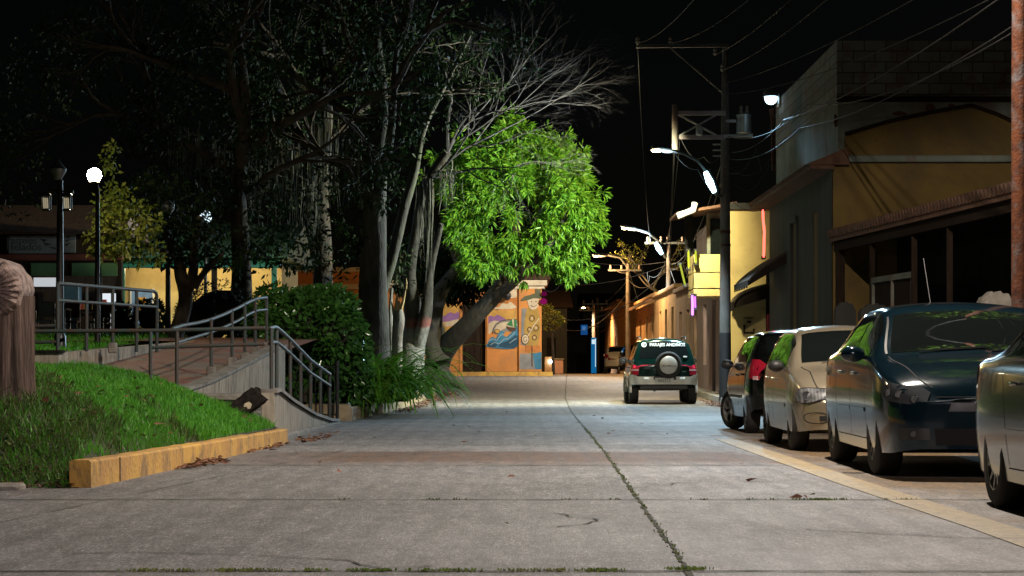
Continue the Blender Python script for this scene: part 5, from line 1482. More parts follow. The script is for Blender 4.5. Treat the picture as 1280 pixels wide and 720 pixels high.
# ---- yellow cafe with green veranda across the park
d = 66.0; cf = 63.4
t_ = thing('yellow_cafe', 'yellow cafe with a lit wall under a green veranda roof', 'building', (-9, d, 1.545))
mb = MB(); mb.box((wx(152,d)-.02, d, 1.4), (wx(352,d), d+5, 4.0)); mb.build('wall', M['yellow_wall'], t_)
mb = MB(); mb.box((wx(148,cf), cf-.1, wz(335,cf)), (wx(350,cf), cf+.06, wz(322,cf)), 0, .02); mb.build('veranda_beam', M['green_paint'], t_)
for px, m in ((153,'green_paint'),(268,'wood_dark'),(343,'green_paint')):
    mb = MB(); mb.box((wx(px,cf)-.075, cf-.08, 1.545), (wx(px,cf)+.075, cf+.05, wz(335,cf)-.003)); mb.build('post', M[m], t_)
mb = MB(); mb.prism([(wx(146,cf)-.2,cf-.5,wz(323,cf)),(wx(146,cf)-.2,cf-.5,wz(321,cf)),(wx(146,cf)-.2,d+2.4,wz(290,cf)+.5),(wx(146,cf)-.2,d+5.2,wz(323,cf))], (wx(352,cf)-wx(146,cf)+.4,0,0))
for k in range(60):
    x = wx(146,cf)-.15+k*.081; mb.tube([(x,cf-.53,wz(320.5,cf)),(x,d+2.3,wz(290,cf)+.52)], .04, 6)
mb.build('roof', M['green_tiles'], t_)
mb = MB(); xa_, xb_ = wx(165,d), wx(191,d); mb.box((xa_, d-.06, 2.15), (xb_, d-.002, wz(363,d)))
wn_ = mb.build('window', mat('blue_window', (.20,.34,.62), (.12,.2,.4), 2, .25), t_)
mb = MB(); mb.box((xa_+.2, d-.075, 2.5), (xa_+.42, d-.062, 3.0)); mb.box((xa_+.05, d-.075, 2.3), (xb_-.1, d-.062, 2.42)); mb.build('window_sticker', C_['ochre'], wn_)
mb = MB(); mb.box((xa_-.05, d-.08, 2.1), (xa_, d-.001, wz(363,d)+.05)); mb.box((xb_, d-.08, 2.1), (xb_+.05, d-.001, wz(363,d)+.05)); mb.build('window_frame', M['white'], wn_)
for px, lab in ((190,'bare bulb under the veranda roof by the blue window'), (262,'bare bulb under the middle of the veranda roof'), (322,'bare bulb under the veranda roof by the hedge end')):
    t_ = thing('ceiling_bulb', lab, 'lamp', (wx(px,64.9), 64.9, 3.92))
    mb = MB(); mb.ball((wx(px,64.9), 64.9, 3.97), .05, 6); mb.build('bulb', emit('warm_bulb', (1,.72,.35), 30), t_)
    mb = MB(); mb.lathe([(.04,4.0),(.04,4.12)], (wx(px,64.9),64.9,0), 8); mb.build('socket', M['black_metal'], t_)

# ---- dark kiosk restaurant at the left edge
d = 58.0
t_ = thing('kiosk_restaurant', 'dark open fronted restaurant with green panels and a faded sign', 'building', (-12.5, d, 1.545))
X0, X1 = wx(-60,d), wx(152,d)
mb = MB(); mb.box((X1-.15, d+.0, 1.4), (X1, d+.25, 4.3)); mb.build('side_wall', M['wood_dark'], t_)
mb = MB(); mb.box((X0,d,wz(345.5,d)+.02),(X1-.16,d+.08,wz(326,d))); mb.build('panel_backing', M['wood_dark'], t_)
mb = MB(); mb.box((X0, d+3.2, 1.4), (X1-.62, d+3.4, 4.3))
mb.build('wall', M['wood_dark'], t_)
mb = MB(); mb.box((X0, d-.12, wz(325.5,d)), (X1+.05, d-.0, wz(318,d)), 0, .02); mb.build('fascia', mat('red_fascia', (.20,.05,.03), (.14,.04,.03), 3, .6), t_)
mb = MB(); mb.prism([(X0-.2,d-.6,wz(293,d)),(X0-.2,d+2,wz(293,d)+.9),(X0-.2,d+4,wz(293,d))], (X1-X0+.3,0,0)); mb.build('roof', M['tiles'], t_)
mb = MB(); mb.box((X0,d+.02,wz(317.5,d)),(X1-.16,d+.1,wz(293,d))); mb.build('upper_boarding', M['wood_dark'], t_)
for a, b in ((39,73),(90,124),(127,147)):
    mb = MB(); mb.box((wx(a,d), d-.03, wz(345,d)), (wx(b,d), d-.001, wz(329,d))); mb.build('green_panel', mat('green_panel', (.09,.20,.08), (.07,.15,.06), 2, .7), t_)
for px in (38, 75, 125):
    mb = MB(); mb.box((wx(px,d)-.09, d-.08, 1.545), (wx(px,d)+.05, d+.08, wz(345.5,d)+.01)); mb.build('post', M['wood_dark'], t_)
mb = MB(); mb.box((wx(42,d+3), d+3.0, wz(358,d+3)), (wx(74,d+3), d+3.19, wz(347,d+3))); mb.build('lit_wall_panel', emit('lit_white_panel', (.9,.95,1), .55), t_)
mb = MB(); mb.box((wx(80,d), d+1.5, 1.545), (wx(122,d), d+1.9, 2.35), 0, .02); mb.box((wx(79,d), d+1.4, 2.36), (wx(124,d), d+2, 2.42)); mb.build('counter', M['wood_dark'], t_)
mb = MB(); mb.box((wx(50,d), d+2.2, 1.545), (wx(78,d), d+2.6, 3.2), 0, .02); mb.build('drinks_cabinet', mat('blue_cabinet', (.05,.10,.14), (.03,.06,.09), 3, .4), t_)
mb = MB()
for k, (px, c) in enumerate(((84,'red'),(89,'rust'),(101,'gold'),(107,'cream'),(113,'red'))):
    mb.box((wx(px,d), d+1.55, 2.425), (wx(px,d)+.12, d+1.7, 2.62+.03*k), CK.index(c))
mb.build('goods', CM, t_)
so = thing('shop_sign', 'faded white sign board with two dark lines, above the red fascia', 'sign', (wx(54,d), d-.1, wz(316,d)))
mb = MB(); mb.box((wx(12,d), d-.10, wz(317,d)), (wx(72,d), d-.03, wz(295,d))); mb.box((wx(79,d), d-.10, wz(316,d)), (wx(95,d), d-.03, wz(291,d))); mb.build('board', mat('faded_board', (.20,.20,.19), (.13,.13,.12), 3, .8), so)
rot = Matrix.Rotation(math.pi/2, 4, 'X'); FADE = mat('faded_ink', (.05,.05,.05), (.08,.08,.08), 9, .8)
text_obj('lettering', 'Pasteles', .26, FADE, so, Matrix.Translation((wx(28,d), d-.105, wz(301,d))) @ rot, .001, .95)
text_obj('lettering', 'Helados', .28, FADE, so, Matrix.Translation((wx(31,d), d-.105, wz(309,d))) @ rot, .001, 1)
mb = MB()
for pts in (((50,298),(60,300),(56,303)),((55,303),(66,306),(58,307)),((60,308),(71,310),(70,312)),((83,296),(89,295),(86,299)),((82,301),(90,299),(84,303)),((81,306),(90,303),(84,308))):
    mb.prism([Vector((wx(a,d), d-.104, wz(b,d))) for a, b in pts], (0,.003,0))
mb.build('sign_picture', M['ink'], so)
# white glow of the doorway between kiosk and cafe
t_ = thing('lit_doorway', 'bright white lit passage between the dark kiosk and the yellow cafe', 'doorway', (wx(136,d+4), d+4, 1.545))
mb = MB(); mb.box((wx(124,61), 61.0, 1.545), (wx(145,61), 61.06, 2.95)); mb.build('lit_panel', emit('passage_light', (.85,.93,1), .9), t_)
mb = MB(); mb.box((wx(121,61), 60.95, 1.545), (wx(124,61), 61.08, 3.05)); mb.box((wx(121,61), 60.95, 2.96), (wx(147,61), 61.08, 3.05)); mb.build('frame', M['wood_dark'], t_)
# cafe tables and chairs in front
def cafe_table(x, y, lab):
    t = thing('cafe_table', lab, 'table', (x, y, 1.545))
    mb = MB(); mb.box((x-.45,y-.35,2.26),(x+.45,y+.35,2.30),0,.012); mb.build('tabletop', M['wood_dark'], t)
    for sx in (-1,1):
        for sy in (-1,1):
            mb = MB(); mb.box((x+sx*.4-.025,y+sy*.3-.025,1.545),(x+sx*.4+.025,y+sy*.3+.025,2.258)); mb.build('leg', M['black_metal'], t)
def cafe_chair(x, y, lab, m):
    t = thing('cafe_chair', lab, 'chair', (x, y, 1.545))
    mb = MB(); mb.box((x-.21,y-.21,1.98),(x+.21,y+.21,2.02),0,.01); mb.build('seat', m, t)
    mb = MB(); mb.box((x-.21,y+.19,2.1),(x+.21,y+.22,2.45),0,.01); mb.build('backrest', m, t)
    for sx in (-1,1):
        for sy in (-1,1):
            mb = MB(); mb.box((x+sx*.19-.018,y+sy*.19-.018,1.545),(x+sx*.19+.018,y+sy*.19+.018,1.978 if sy < 0 else 2.4)); mb.build('leg', M['black_metal'], t)
cafe_table(wx(62,52), 52, 'dark cafe table nearest the wooden log post'); cafe_table(wx(104,53), 53, 'dark cafe table behind the lawn handrail')
cafe_chair(wx(52,51), 51.3, 'grey blue cafe chair left of the two dark tables', mat('chair_blue', (.06,.10,.13), (.05,.08,.1), 4, .5))
cafe_chair(wx(84,52), 52.3, 'brown cafe chair between the two dark tables', M['wood_dark']); cafe_chair(wx(120,52), 52.5, 'brown cafe chair beside the lit doorway', M['wood_dark'])

# ---- right side: ochre building with gable, its concrete block parapet
d = 43.4; RX = 6.2
t_ = thing('ochre_building', 'tall ochre building with a painted gable and a bare block parapet', 'building', (RX, d, .14))
zt = wz(50,d); zb_ = wz(203,d); zc = wz(124,d)
mb = MB(); mb.box((RX+.02, d, -.05), (17, d+10.4, zb_-.02)); mb.build('wall', M['ochre_wall'], t_)
mb = MB(); mb.box((RX+.12, d+.05, zb_), (17, d+10.2, zc)); mb.build('upper_wall', M['pale_plaster'], t_)
mb = MB(); P = [(1056,196),(1056,168),(1110,152),(1165,140),(1213,132),(1245,143),(1300,168),(1300,196)]
mb.prism([Vector((wx(a,d), d-.03, wz(b,d))) for a, b in P], (0,.078,0)); mb.build('gable_panel', M['ochre_wall'], t_)
mb = MB(); q = P[1:7]
for i in range(len(q)-1):
    a, b = Vector((wx(q[i][0],d), d-.04, wz(q[i][1],d))), Vector((wx(q[i+1][0],d), d-.04, wz(q[i+1][1],d))); mb.bar(a, b, .12, .07)
mb.build('gable_trim', M['wood_dark'], t_)
mb = MB(); mb.box((RX-.08, d-.10, zb_), (17, d+.04, zb_+.13), 0, .02); mb.box((RX-.1, d-.02, zb_+.0), (RX+.11, d+10.4, zb_+.13), 0, .02); mb.build('string_course', M['pale_plaster'], t_)
def block_mat():
    t = NT('concrete_block_wall'); co = t.coord('Object', None)
    m = t.n('ShaderNodeMapping'); m.inputs['Rotation'].default_value = (math.pi/2, 0, 0); t.l(co, m.inputs[0])
    b = t.n('ShaderNodeTexBrick'); t.l(m.outputs[0], b.inputs['Vector'])
    b.inputs['Scale'].default_value = 1.0; b.inputs['Mortar Size'].default_value = .012; b.inputs['Brick Width'].default_value = .42; b.inputs['Row Height'].default_value = .21
    b.inputs['Color1'].default_value = (.20,.23,.21,1); b.inputs['Color2'].default_value = (.13,.145,.135,1); b.inputs['Mortar'].default_value = (.06,.06,.055,1)
    n = t.noise(co, 2.5, 7, .75)
    col = t.mix(t.math('MULTIPLY', t.ramp(n, .48, .66), .8), b.outputs['Color'], (.14,.05,.035))
    return t.done(t.bsdf(col, .92, 0, 0, .3, t.bump(b.outputs['Fac'], -.4, .02)).outputs[0])
mb = MB(); mb.box((RX+.1, d+.03, zc+.003), (17, d+10.1, zt)); mb.build('block_parapet', block_mat(), t_)
mb = MB(); mb.box((RX+.09, d-.03, zc-.05), (17, d+.049, zc+.05)); mb.build('parapet_ledge', M['wood_dark'], t_)
BRK = mat('bare_brick', (.11,.04,.026), (.06,.022,.018), 8, .9)
for px, py, w, h in ((1163,134,14,8),(1190,133,11,6),(1125,142,20,4),(1045,150,6,10)):
    a = [(px+w*.5*math.cos(k*.9)*random.uniform(.7,1.1), py+h*.9*math.sin(k*.9)*random.uniform(.7,1.1)) for k in range(7)]
    mb = MB(); mb.prism([Vector((wx(u,d), d+.042, wz(v,d))) for u, v in a], (0,.012,0)); mb.build('bare_brick_patch', BRK, t_)
# its street side: grey rendered facade with two tall windows
t_ = thing('grey_facade_house', 'dark grey house with two tall narrow windows and a deep eave', 'house', (RX, 49, .14))
gl = 10.5
W1 = (2.0, 2.75, 1.2, 4.1); W2 = (5.2, 6.1, 1.2, 4.1); D1 = (8.2, 9.3, .14, 3.0)
mb = MB(); wall_holes(mb, (RX, d+.02, 0), (0,1,0), gl, -.05, wz(212,d), [W1, W2], .07, 0, (1,0,0)); mb.quad((RX,d+gl+.02,-.05),(RX+5,d+gl+.02,-.05),(RX+5,d+gl+.02,5.0),(RX,d+gl+.02,5.0)); mb.build('wall', M['grey_wall'], t_)
for hh in (W1, W2): opening(t_, 'window', (RX,d+.02,0), (0,1,0), (1,0,0), hh, M['dark'], .06, M['wood_dark'], 'frame', 1)
for hh in (W1, W2):
    mb = MB()
    for z, w in ((hh[3]+.06,.10),(hh[2]-.10,.10)): mb.box((RX-.07, d+hh[0]-.1, z-w/2), (RX-.002, d+hh[1]+.14, z+w/2))
    mb.box((RX-.05, d+hh[0]-.12, hh[2]), (RX-.003, d+hh[0]-.0, hh[3])); mb.box((RX-.05, d+hh[1]+.04, hh[2]), (RX-.003, d+hh[1]+.16, hh[3]))
mb.build('window_surround', M['grey_wall'], t_)
mb = MB(); ez = wz(212,d)
mb.box((RX-.45, d-.2, ez), (RX+.02, d+gl+.2, ez+.07)); mb.prism([(RX-.55,d-.2,ez+.08),(RX+.3,d-.2,ez+.42),(RX+.3,d-.2,ez+.08)], (0,gl+.4,0))
mb.build('eave', M['tiles'], t_)
# lean-to shed roof in front of it, towards the camera, with a dark yard
t_ = thing('lean_to_shed', 'dark lean-to shed with a tiled roof and timber door frames', 'shed', (6.9, 37, .14))
mb = MB()
ea, eb = Vector((6.16, d-.02, 3.36)), Vector((7.25, 31.0, 3.36))
dv = (eb-ea).normalized(); sv = Vector((dv.y, -dv.x, 0)); sv = sv if sv.x > 0 else -sv
mb.add([ea, eb, eb+sv*3.4+Vector((0,0,.75)), ea+sv*3.4+Vector((0,0,.75)), ea+Vector((0,0,.12)), eb+Vector((0,0,.12)), eb+sv*3.4+Vector((0,0,.87)), ea+sv*3.4+Vector((0,0,.87))],
       [(0,1,2,3),(4,5,6,7),(0,1,5,4),(1,2,6,5),(2,3,7,6),(3,0,4,7)])
for k in range(64):
    p = ea + dv*(k+.5)*(eb-ea).length/64 + Vector((0,0,.15)) - sv*.05; mb.tube([p, p+sv*3.4+Vector((0,0,.76))], .085, 7)
mb.build('roof', M['tiles'], t_)
mb = MB(); mb.bar(ea+sv*.12+Vector((0,0,-.10)), eb+sv*.12+Vector((0,0,-.10)), .10, .16); mb.build('eave_beam', M['wood_dark'], t_)
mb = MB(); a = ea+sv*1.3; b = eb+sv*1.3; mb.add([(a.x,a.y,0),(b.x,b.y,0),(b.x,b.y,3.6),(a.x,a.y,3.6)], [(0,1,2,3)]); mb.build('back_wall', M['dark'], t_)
for f, w in ((.02,.16),(.22,.09),(.45,.09),(.62,.09),(.97,.16)):
    p = ea + (eb-ea)*f + sv*.14; mb = MB(); mb.box((p.x-w/2, p.y-w/2, .14), (p.x+w/2, p.y+w/2, 3.19)); mb.build('post', M['wood_dark'], t_)
mb = MB(); p, q = ea+(eb-ea)*.22+sv*.14, ea+(eb-ea)*.45+sv*.14
mb.bar(p+Vector((0,0,-.85)), q+Vector((0,0,-.85)), .06, .10); 
for s_ in (.03, .5, .97):
    m_ = p+(q-p)*s_; mb.box((m_.x-.03,m_.y-.03,.14),(m_.x+.03,m_.y+.03,2.46))
mb.build('door_frame', M['pale_plaster'], t_)
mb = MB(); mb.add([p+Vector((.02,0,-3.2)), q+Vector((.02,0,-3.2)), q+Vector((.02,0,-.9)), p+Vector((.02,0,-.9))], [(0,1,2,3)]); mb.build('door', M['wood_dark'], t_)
# yard wall pieces with rounded tops
def yard_wall(lab, px0, px1, py, d, m):
    t = thing('yard_wall', lab, 'wall', (wx(px0,d), d, .14))
    mb = MB(); a, b, z = wx(px0,d), wx(px1,d), wz(py,d)
    n = 12; prof = [(a, d, .1)] + [(a+(b-a)*i/n, d, z-.14*abs(2*i/n-1)**3+.02*math.sin(i*2.1)) for i in range(n+1)] + [(b, d, .1)]
    mb.prism(prof, (0,.3,0)); mb.build('masonry', m, t, angle=30)
    mb = MB(); mb.box((a-.04,d-.05,.1),(b+.04,d-.001,.5),0,.02); mb.build('plinth', M['concrete'], t)
yard_wall('pale lumpy yard wall beside the rusty pole', 1226, 1268, 365, 31.0, M['concrete'])
yard_wall('dark round-topped yard wall nearest the grey house', 1045, 1070, 378, 39, M['grey_wall'])
yard_wall('dark round-topped yard wall by the shed door', 1076, 1112, 380, 38, M['grey_wall'])

# ---- yellow two-storey house with balcony, awnings, neon tubes
d = 56.0
t_ = thing('yellow_house', 'yellow two-storey house with a boxy balcony over the pavement', 'house', (5.6, d, .2))
xl, xr = wx(911,d), wx(962,d); ztop = wz(262,d)
mb = MB(); mb.box((xl, d, -.05), (xr+4, d+.25, ztop)); mb.quad((xr+4,d,ztop+.01),(xl,d,ztop+.01),(xl,d+9,ztop+.01),(xr+4,d+9,ztop+.01)); mb.build('side_wall', M['yellow_wall'], t_)
fz = wz(376,d)
DW = [(1.2,2.3,.2,2.75),(3.4,4.4,.2,2.75),(6.2,7.2,1.0,2.7)]
mb = MB(); wall_holes(mb, (xl, d+.25, 0), (0,1,0), 9.5, -.05, ztop, DW, .2, 0, (1,0,0)); mb.build('street_wall', M['mauve_wall'], t_)
for i, hh in enumerate(DW): opening(t_, 'door' if i < 2 else 'window', (xl,d+.25,0), (0,1,0), (1,0,0), hh, M['wood_dark'] if i == 0 else M['grey_wall'], .15, M['wood_dark'], 'frame', 1)
bx0 = wx(868,d); bz1 = wz(318,d+.3); bz0 = wz(371,d+.3)
mb = MB()
for z0, z1 in ((bz0, bz0+(bz1-bz0)*.18), (bz0+(bz1-bz0)*.19, bz0+(bz1-bz0)*.56), (bz0+(bz1-bz0)*.57, bz1)):
    mb.box((bx0, d+.1, z0+.006), (xl-.003, d+1.9, z1-.006), 0, .012)
mb.build('balcony', M['yellow_wall'], t_, angle=40)
mb = MB(); mb.box((wx(889,d), d+1.2, bz1), (xl-.003, d+1.4, wz(262,d))); mb.build('balcony_wall', M['pale_plaster'], t_)
mb = MB(); mb.box((wx(893,d), d+1.14, bz1+.05), (wx(906,d), d+1.197, wz(270,d))); mb.build('balcony_window', M['glass'], t_)
mb = MB(); mb.box((wx(862,d), d+1.55, bz1-.02), (wx(873,d), d+1.6, wz(262,d))); mb.build('balcony_door', M['dark'], t_)
mb = MB(); mb.prism([(wx(846,d),d-.1,wz(268,d)),(wx(846,d),d-.1,wz(265,d)),(xl+.2,d-.1,wz(252,d)),(xl+.2,d-.1,wz(256,d))], (0,2.6,0)); mb.build('balcony_roof', M['tiles'], t_)
mb = MB(); a = Vector((wx(846,d), d-.2, wz(271,d))); b = Vector((wx(866,d), d-.2, wz(263,d))); c = Vector((wx(868,d), d-.2, wz(254,d)))
mb.tube([a, b, c], .085, 10); mb.build('gutter', M['white'], t_, angle=50)
mb = MB(); mb.box((wx(905,d), d-.12, wz(262,d)), (wx(965,d), d+.3, wz(254,d))); mb.build('roof_edge', M['grey_wall'], t_)
t_ = thing('conduit_box', 'small dark meter box with bent pipes on the yellow wall', 'box', (wx(932,d), d-.08, wz(415,d)))
mb = MB()
mb.box((wx(929,d), d-.02, wz(398,d)), (wx(941,d), d-.002, wz(396.8,d))); mb.build('wall_bar', M['wood_dark'], t_); mb = MB()
mb.tube([Vector((wx(930,d),d-.05,wz(406,d))), Vector((wx(930,d),d-.05,wz(416,d))), Vector((wx(942,d),d-.05,wz(416,d))), Vector((wx(942,d),d-.05,wz(411,d)))], .03, 6)
mb.build('pipes', M['wood_dark'], t_)
mb = MB(); mb.box((wx(934,d), d-.06, wz(404,d)), (wx(938.5,d), d-.002, wz(401,d))); mb.build('meter', M['black_metal'], t_)
def awning(lab, a, b, c, dd, yb, drop):
    """sloping canopy: a lip, c wall edge, b control point of its curve; it runs yb along the wall"""
    t = thing('awning', lab, 'awning', (at(*c, dd).x, dd, at(*c, dd).z))
    A, B, C = at(*a, dd), at(*b, dd), at(*c, dd); n = 10
    q = [A*(1-k/n)**2 + B*2*(k/n)*(1-k/n) + C*(k/n)**2 for k in range(n+1)]
    mb = MB()
    for k in range(n):
        p0, p1 = q[k], q[k+1]; Y = Vector((0,yb,0)); Z = Vector((0,0,.06))
        mb.add([p0, p1, p1+Y, p0+Y, p0-Z, p1-Z, p1+Y-Z, p0+Y-Z], [(0,1,2,3),(4,7,6,5),(0,4,5,1),(2,6,7,3)])
    mb.build('canopy', M['awn'], t, smooth=False)
    for y in (.03, yb-.05):
        mb = MB(); Z = Vector((0,0,drop)); O = Vector((0,y,0))
        mb.prism([p+O-Vector((0,0,.061)) for p in q]+[q[-1]+O-Z*2.2]+[q[0]+O-Z], (0,.02,0)); mb.build('end_panel', M['awn_dark'], t)  # dark ends filled in for the shade beneath the canopy
    mb = MB()
    for k in range(12):
        y = yb*k/12; mb.box((A.x-.02, A.y+y, A.z-drop-.05*(k%2)), (A.x+.0, A.y+y+yb/12-.006, A.z-.0))
    mb.build('valance', M['awn_dark'], t)
M['awn_dark'] = mat('shaded_awning_side', (.035,.026,.02), (.022,.016,.012), 3, .9, 0, .3, 20, spec=.1)  # darker copy of the awning cloth, underside shade put into the colour
M['awn'] = mat('dusty_awning', (.075,.05,.033), (.05,.035,.025), 3, .85, 0, .3, 20)
awning('upper brown awning sloping out from the dark doorway', (936,350), (948,333), (992,309), 50.6, 3.2, .12)
awning('lower brown awning with a curled lip over the pavement', (918,377), (923,360), (966,353), 54.9, 1.0, .16)
t_ = thing('shop_doorway', 'dark shop doorway with narrow coloured posters under the awnings', 'doorway', (wx(970,55), 55, .2))
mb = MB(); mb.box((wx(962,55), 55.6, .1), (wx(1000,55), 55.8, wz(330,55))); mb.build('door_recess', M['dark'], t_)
for px, c, py in ((964.5,'red',392),(969,'sky',396),(975.5,'olive',398)):
    mb = MB(); mb.box((wx(px,55)-.05, 55.55, wz(452,55)), (wx(px,55)+.06, 55.597, wz(py,55))); mb.build('poster', C_[c], t_)

def neon(name, lab, pts, dd, col, s, r=.03, col2=None):
    t = thing('neon_tube', lab, 'neon light', at(*pts[-1], dd))
    P = [at(a, b, dd) for a, b in pts]
    mb = MB(); mb.tube(P, r, 8); mb.build('tube', emit(name, col, s), t)
    for p in (P[0], P[-1]):
        mb = MB(); mb.box((p.x-.05, p.y-.02, p.z-.04), (p.x+.05, p.y+.14, p.z+.04), 0, .01); mb.build('end_bracket', M['black_metal'], t)
neon('red_neon', 'tall red neon tube on the side of the yellow house', [(953.5,262),(954,275),(955.5,290),(955,306),(954.5,322)], 54.9, (1,.10,.07), 4)
neon('violet_neon', 'violet neon tube left of the doors under the balcony', [(865.2,369),(865.8,380),(865.5,394)], 55.9, (.62,.14,1), 4.5, .03)
neon('violet_neon_faint', 'thin violet neon tube right beside the brighter one', [(868.6,369),(869.2,386)], 56.0, (.55,.1,.85), 4, .02)
neon('lime_neon', 'upper lime strip light on the balcony face', [(860.5,313),(861,336)], 55.9, (.75,.85,.05), 1.3, .025)
neon('lime_neon2', 'lime strip light nearer the balcony wall', [(869.5,313),(869.8,330)], 55.9, (.75,.85,.05), .9, .025)
neon('lime_neon3', 'slanting lime strip light left of the balcony', [(850,330),(856.5,357)], 56.0, (.7,.8,.08), .7, .025)

# ---- row of low houses further up the street
def row_house(name, lab, y0, y1, x, h, m, holes, roof=True, depth=6):
    g = gz((y0+y1)/2)+.14
    t = thing(name, lab, 'house', (x, y0, g))
    hs = [(a, b, g+c, g+e) for a, b, c, e in holes]
    mb = MB(); wall_holes(mb, (x, y0, 0), (0,1,0), y1-y0, g-.5, g+h, hs, .2, 0, (1,0,0))
    mb.quad((x,y0,g-.5),(x+depth,y0,g-.5),(x+depth,y0,g+h),(x,y0,g+h)); mb.quad((x,y1,g-.5),(x+depth,y1,g-.5),(x+depth,y1,g+h),(x,y1,g+h))
    mb.build('wall', m, t)
    for hh in hs:
        isd = hh[2]-g < .3
        opening(t, 'door' if isd else 'window', (x,y0,0), (0,1,0), (1,0,0), hh, M['wood_dark'], .14, M['wood_dark'], 'frame', 1)
    mb = MB(); mb.box((x-.06, y0+.02, g+.0), (x-.002, y1-.02, g+.45)); mb.build('plinth', M['mauve_wall'] if m is not M['mauve_wall'] else M['grey_wall'], t)
    mb = MB(); mb.box((x-.10, y0, g+h+.003), (x+.2, y1, g+h+.14), 0, .02); mb.build('parapet', m, t)
    if roof:
        mb = MB(); mb.prism([(x-.45,y0+.05,g+h-.30),(x-.45,y0+.05,g+h-.18),(x-.12,y0+.05,g+h-.05),(x-.12,y0+.05,g+h-.17)], (0,y1-y0-.1,0)); mb.build('eave', M['tiles'], t)
    return t
row_house('row_house', 'pinkish low house next to the balcony house', 66, 76, 5.55, 2.95, M['pink_wall'], [(1.2,2.2,0.02,2.4),(4.2,5.3,.8,2.3),(7.2,8.3,.8,2.3)], False)
row_house('row_house', 'peach low house with three tall shuttered openings', 76.1, 88, 5.6, 3.0, M['peach_wall'], [(1.5,2.6,.02,2.4),(4.8,5.9,.7,2.4),(8.0,9.1,.02,2.4)], False)
row_house('row_house', 'amber low house with dark eaves before the crest', 88.1, 103, 5.7, 3.0, M['peach_wall'], [(2,3.2,.02,2.3),(6,7.2,.8,2.3),(10.5,11.7,.02,2.3)], True)
# beyond the crest
row_house('row_house', 'dark house whose orange end wall shows past the crest', 131, 150, 6.2, 4.3, M['orange_wall'], [(3,4.2,.02,2.3),(9,10.2,.8,2.3)], True)
row_house('row_house', 'dark hillside house far beyond the parked cars', 152, 190, 6.4, 4.0, M['grey_wall'], [(3,4.2,.02,2.3),(12,13.2,.8,2.3)], True)
def far_house(lab, x0, x1, y, h, m, depth=10, rec=()):
    g = gz(y)-.1
    t = thing('far_house', lab, 'house', (x0, y, g))
    mb = MB(); mb.box((x0,y,g-1),(x1,y+depth,g+h)); mb.build('wall', m, t)
    mb = MB(); mb.prism([(x0-.3,y-.4,g+h),(x0-.3,y+depth/2,g+h+1.1),(x0-.3,y+depth+.3,g+h)], (x1-x0+.6,0,0)); mb.build('roof', M['tiles'], t)
    for a, b, c, e, mm in rec:
        mb = MB(); mb.box((a,y-.06,g+c),(b,y-.002,g+e)); mb.build('window', mm, t)
far_house('grey house at the bottom of the street behind the blue panel', 2.6, 6.0, 160, 3.6, M['grey_wall'], 10, ((3.2,4.0,.6,2.2,M['dark']),(4.6,5.4,.6,2.2,M['dark'])))
far_house('dark house behind the little street tree', 1.5, 2.75, 112, 3.4, M['grey_wall'], 14, ((1.75,2.2,.9,1.9,M['dark']),))
far_house('pale house part hidden by cables at the street end', 6.5, 11, 205, 8.5, M['pale_plaster'], 10, ((7,7.8,4,6,M['dark']),(8.8,9.6,4,6,M['dark'])))
t_ = thing('blue_sign', 'small blue lit sign hanging over the far street', 'sign', at(730,412,125))
mb = MB(); a, b = at(726,418.5,125), at(734.5,406,125); mb.box((a.x,a.y,a.z),(b.x,a.y+.1,b.z),0,.01); mb.build('panel', emit('blue_sign_glow', (.02,.16,.55), .35), t_)
mb = MB(); mb.box((a.x+.08,a.y-.01,a.z+.25),(a.x+.28,a.y-.002,b.z-.08)); mb.build('sign_mark', emit('blue_sign_mark', (.12,.4,.9), .4), t_)
mb = MB(); mb.bar((b.x,a.y+.05,b.z-.1),(b.x+.6,a.y+.05,b.z-.1),.04,.04); mb.build('bracket', M['black_metal'], t_)
t_ = thing('blue_banner', 'tall bright blue lit panel standing at the crest', 'sign', at(741,468,121))
mb = MB(); a, b = at(739,468,121), at(745.5,422,121); mb.box((a.x,a.y,gz(121)),(b.x,a.y+.12,b.z),0,.015); mb.build('panel', emit('blue_panel_glow', (.01,.22,.55), .5), t_)
mb = MB(); mb.box((a.x+.03,a.y-.008,b.z-.35),(a.x+.22,a.y-.001,b.z-.1)); mb.box((b.x-.07,a.y-.008,a.z+.4),(b.x-.03,a.y-.001,b.z-.05)); mb.build('panel_mark', emit('white_panel_glow', (.7,.9,1), .9), t_)
t_ = thing('utility_box', 'pinkish roadside utility box beyond the mural corner', 'utility box', at(695,468,104))
mb = MB(); a, b = at(690,469,104), at(704,450,104); mb.box((a.x,104,gz(104)),(b.x,104.5,b.z),0,.03); mb.build('cabinet', mat('pink_cabinet', (.42,.24,.20), (.34,.2,.17), 4, .7), t_)
mb = MB(); mb.box((a.x-.04,103.96,b.z+.002),(b.x+.04,104.54,b.z+.07),0,.02); mb.build('lid', M['concrete'], t_)
t_ = thing('lit_shopfront', 'tiny bright shop window glowing beside the utility box', 'shopfront', at(687,465,108))
mb = MB(); a, b = at(681,466,108), at(690,446,108); mb.box((a.x,108,gz(108)),(b.x,108.2,b.z)); mb.build('wall', M['peach_wall'], t_)
mb = MB(); c_ = at(688,452,107.9); mb.ball(c_, .09, 8); mb.build('lamp', emit('shop_lamp', (.9,.95,1), 14), t_)
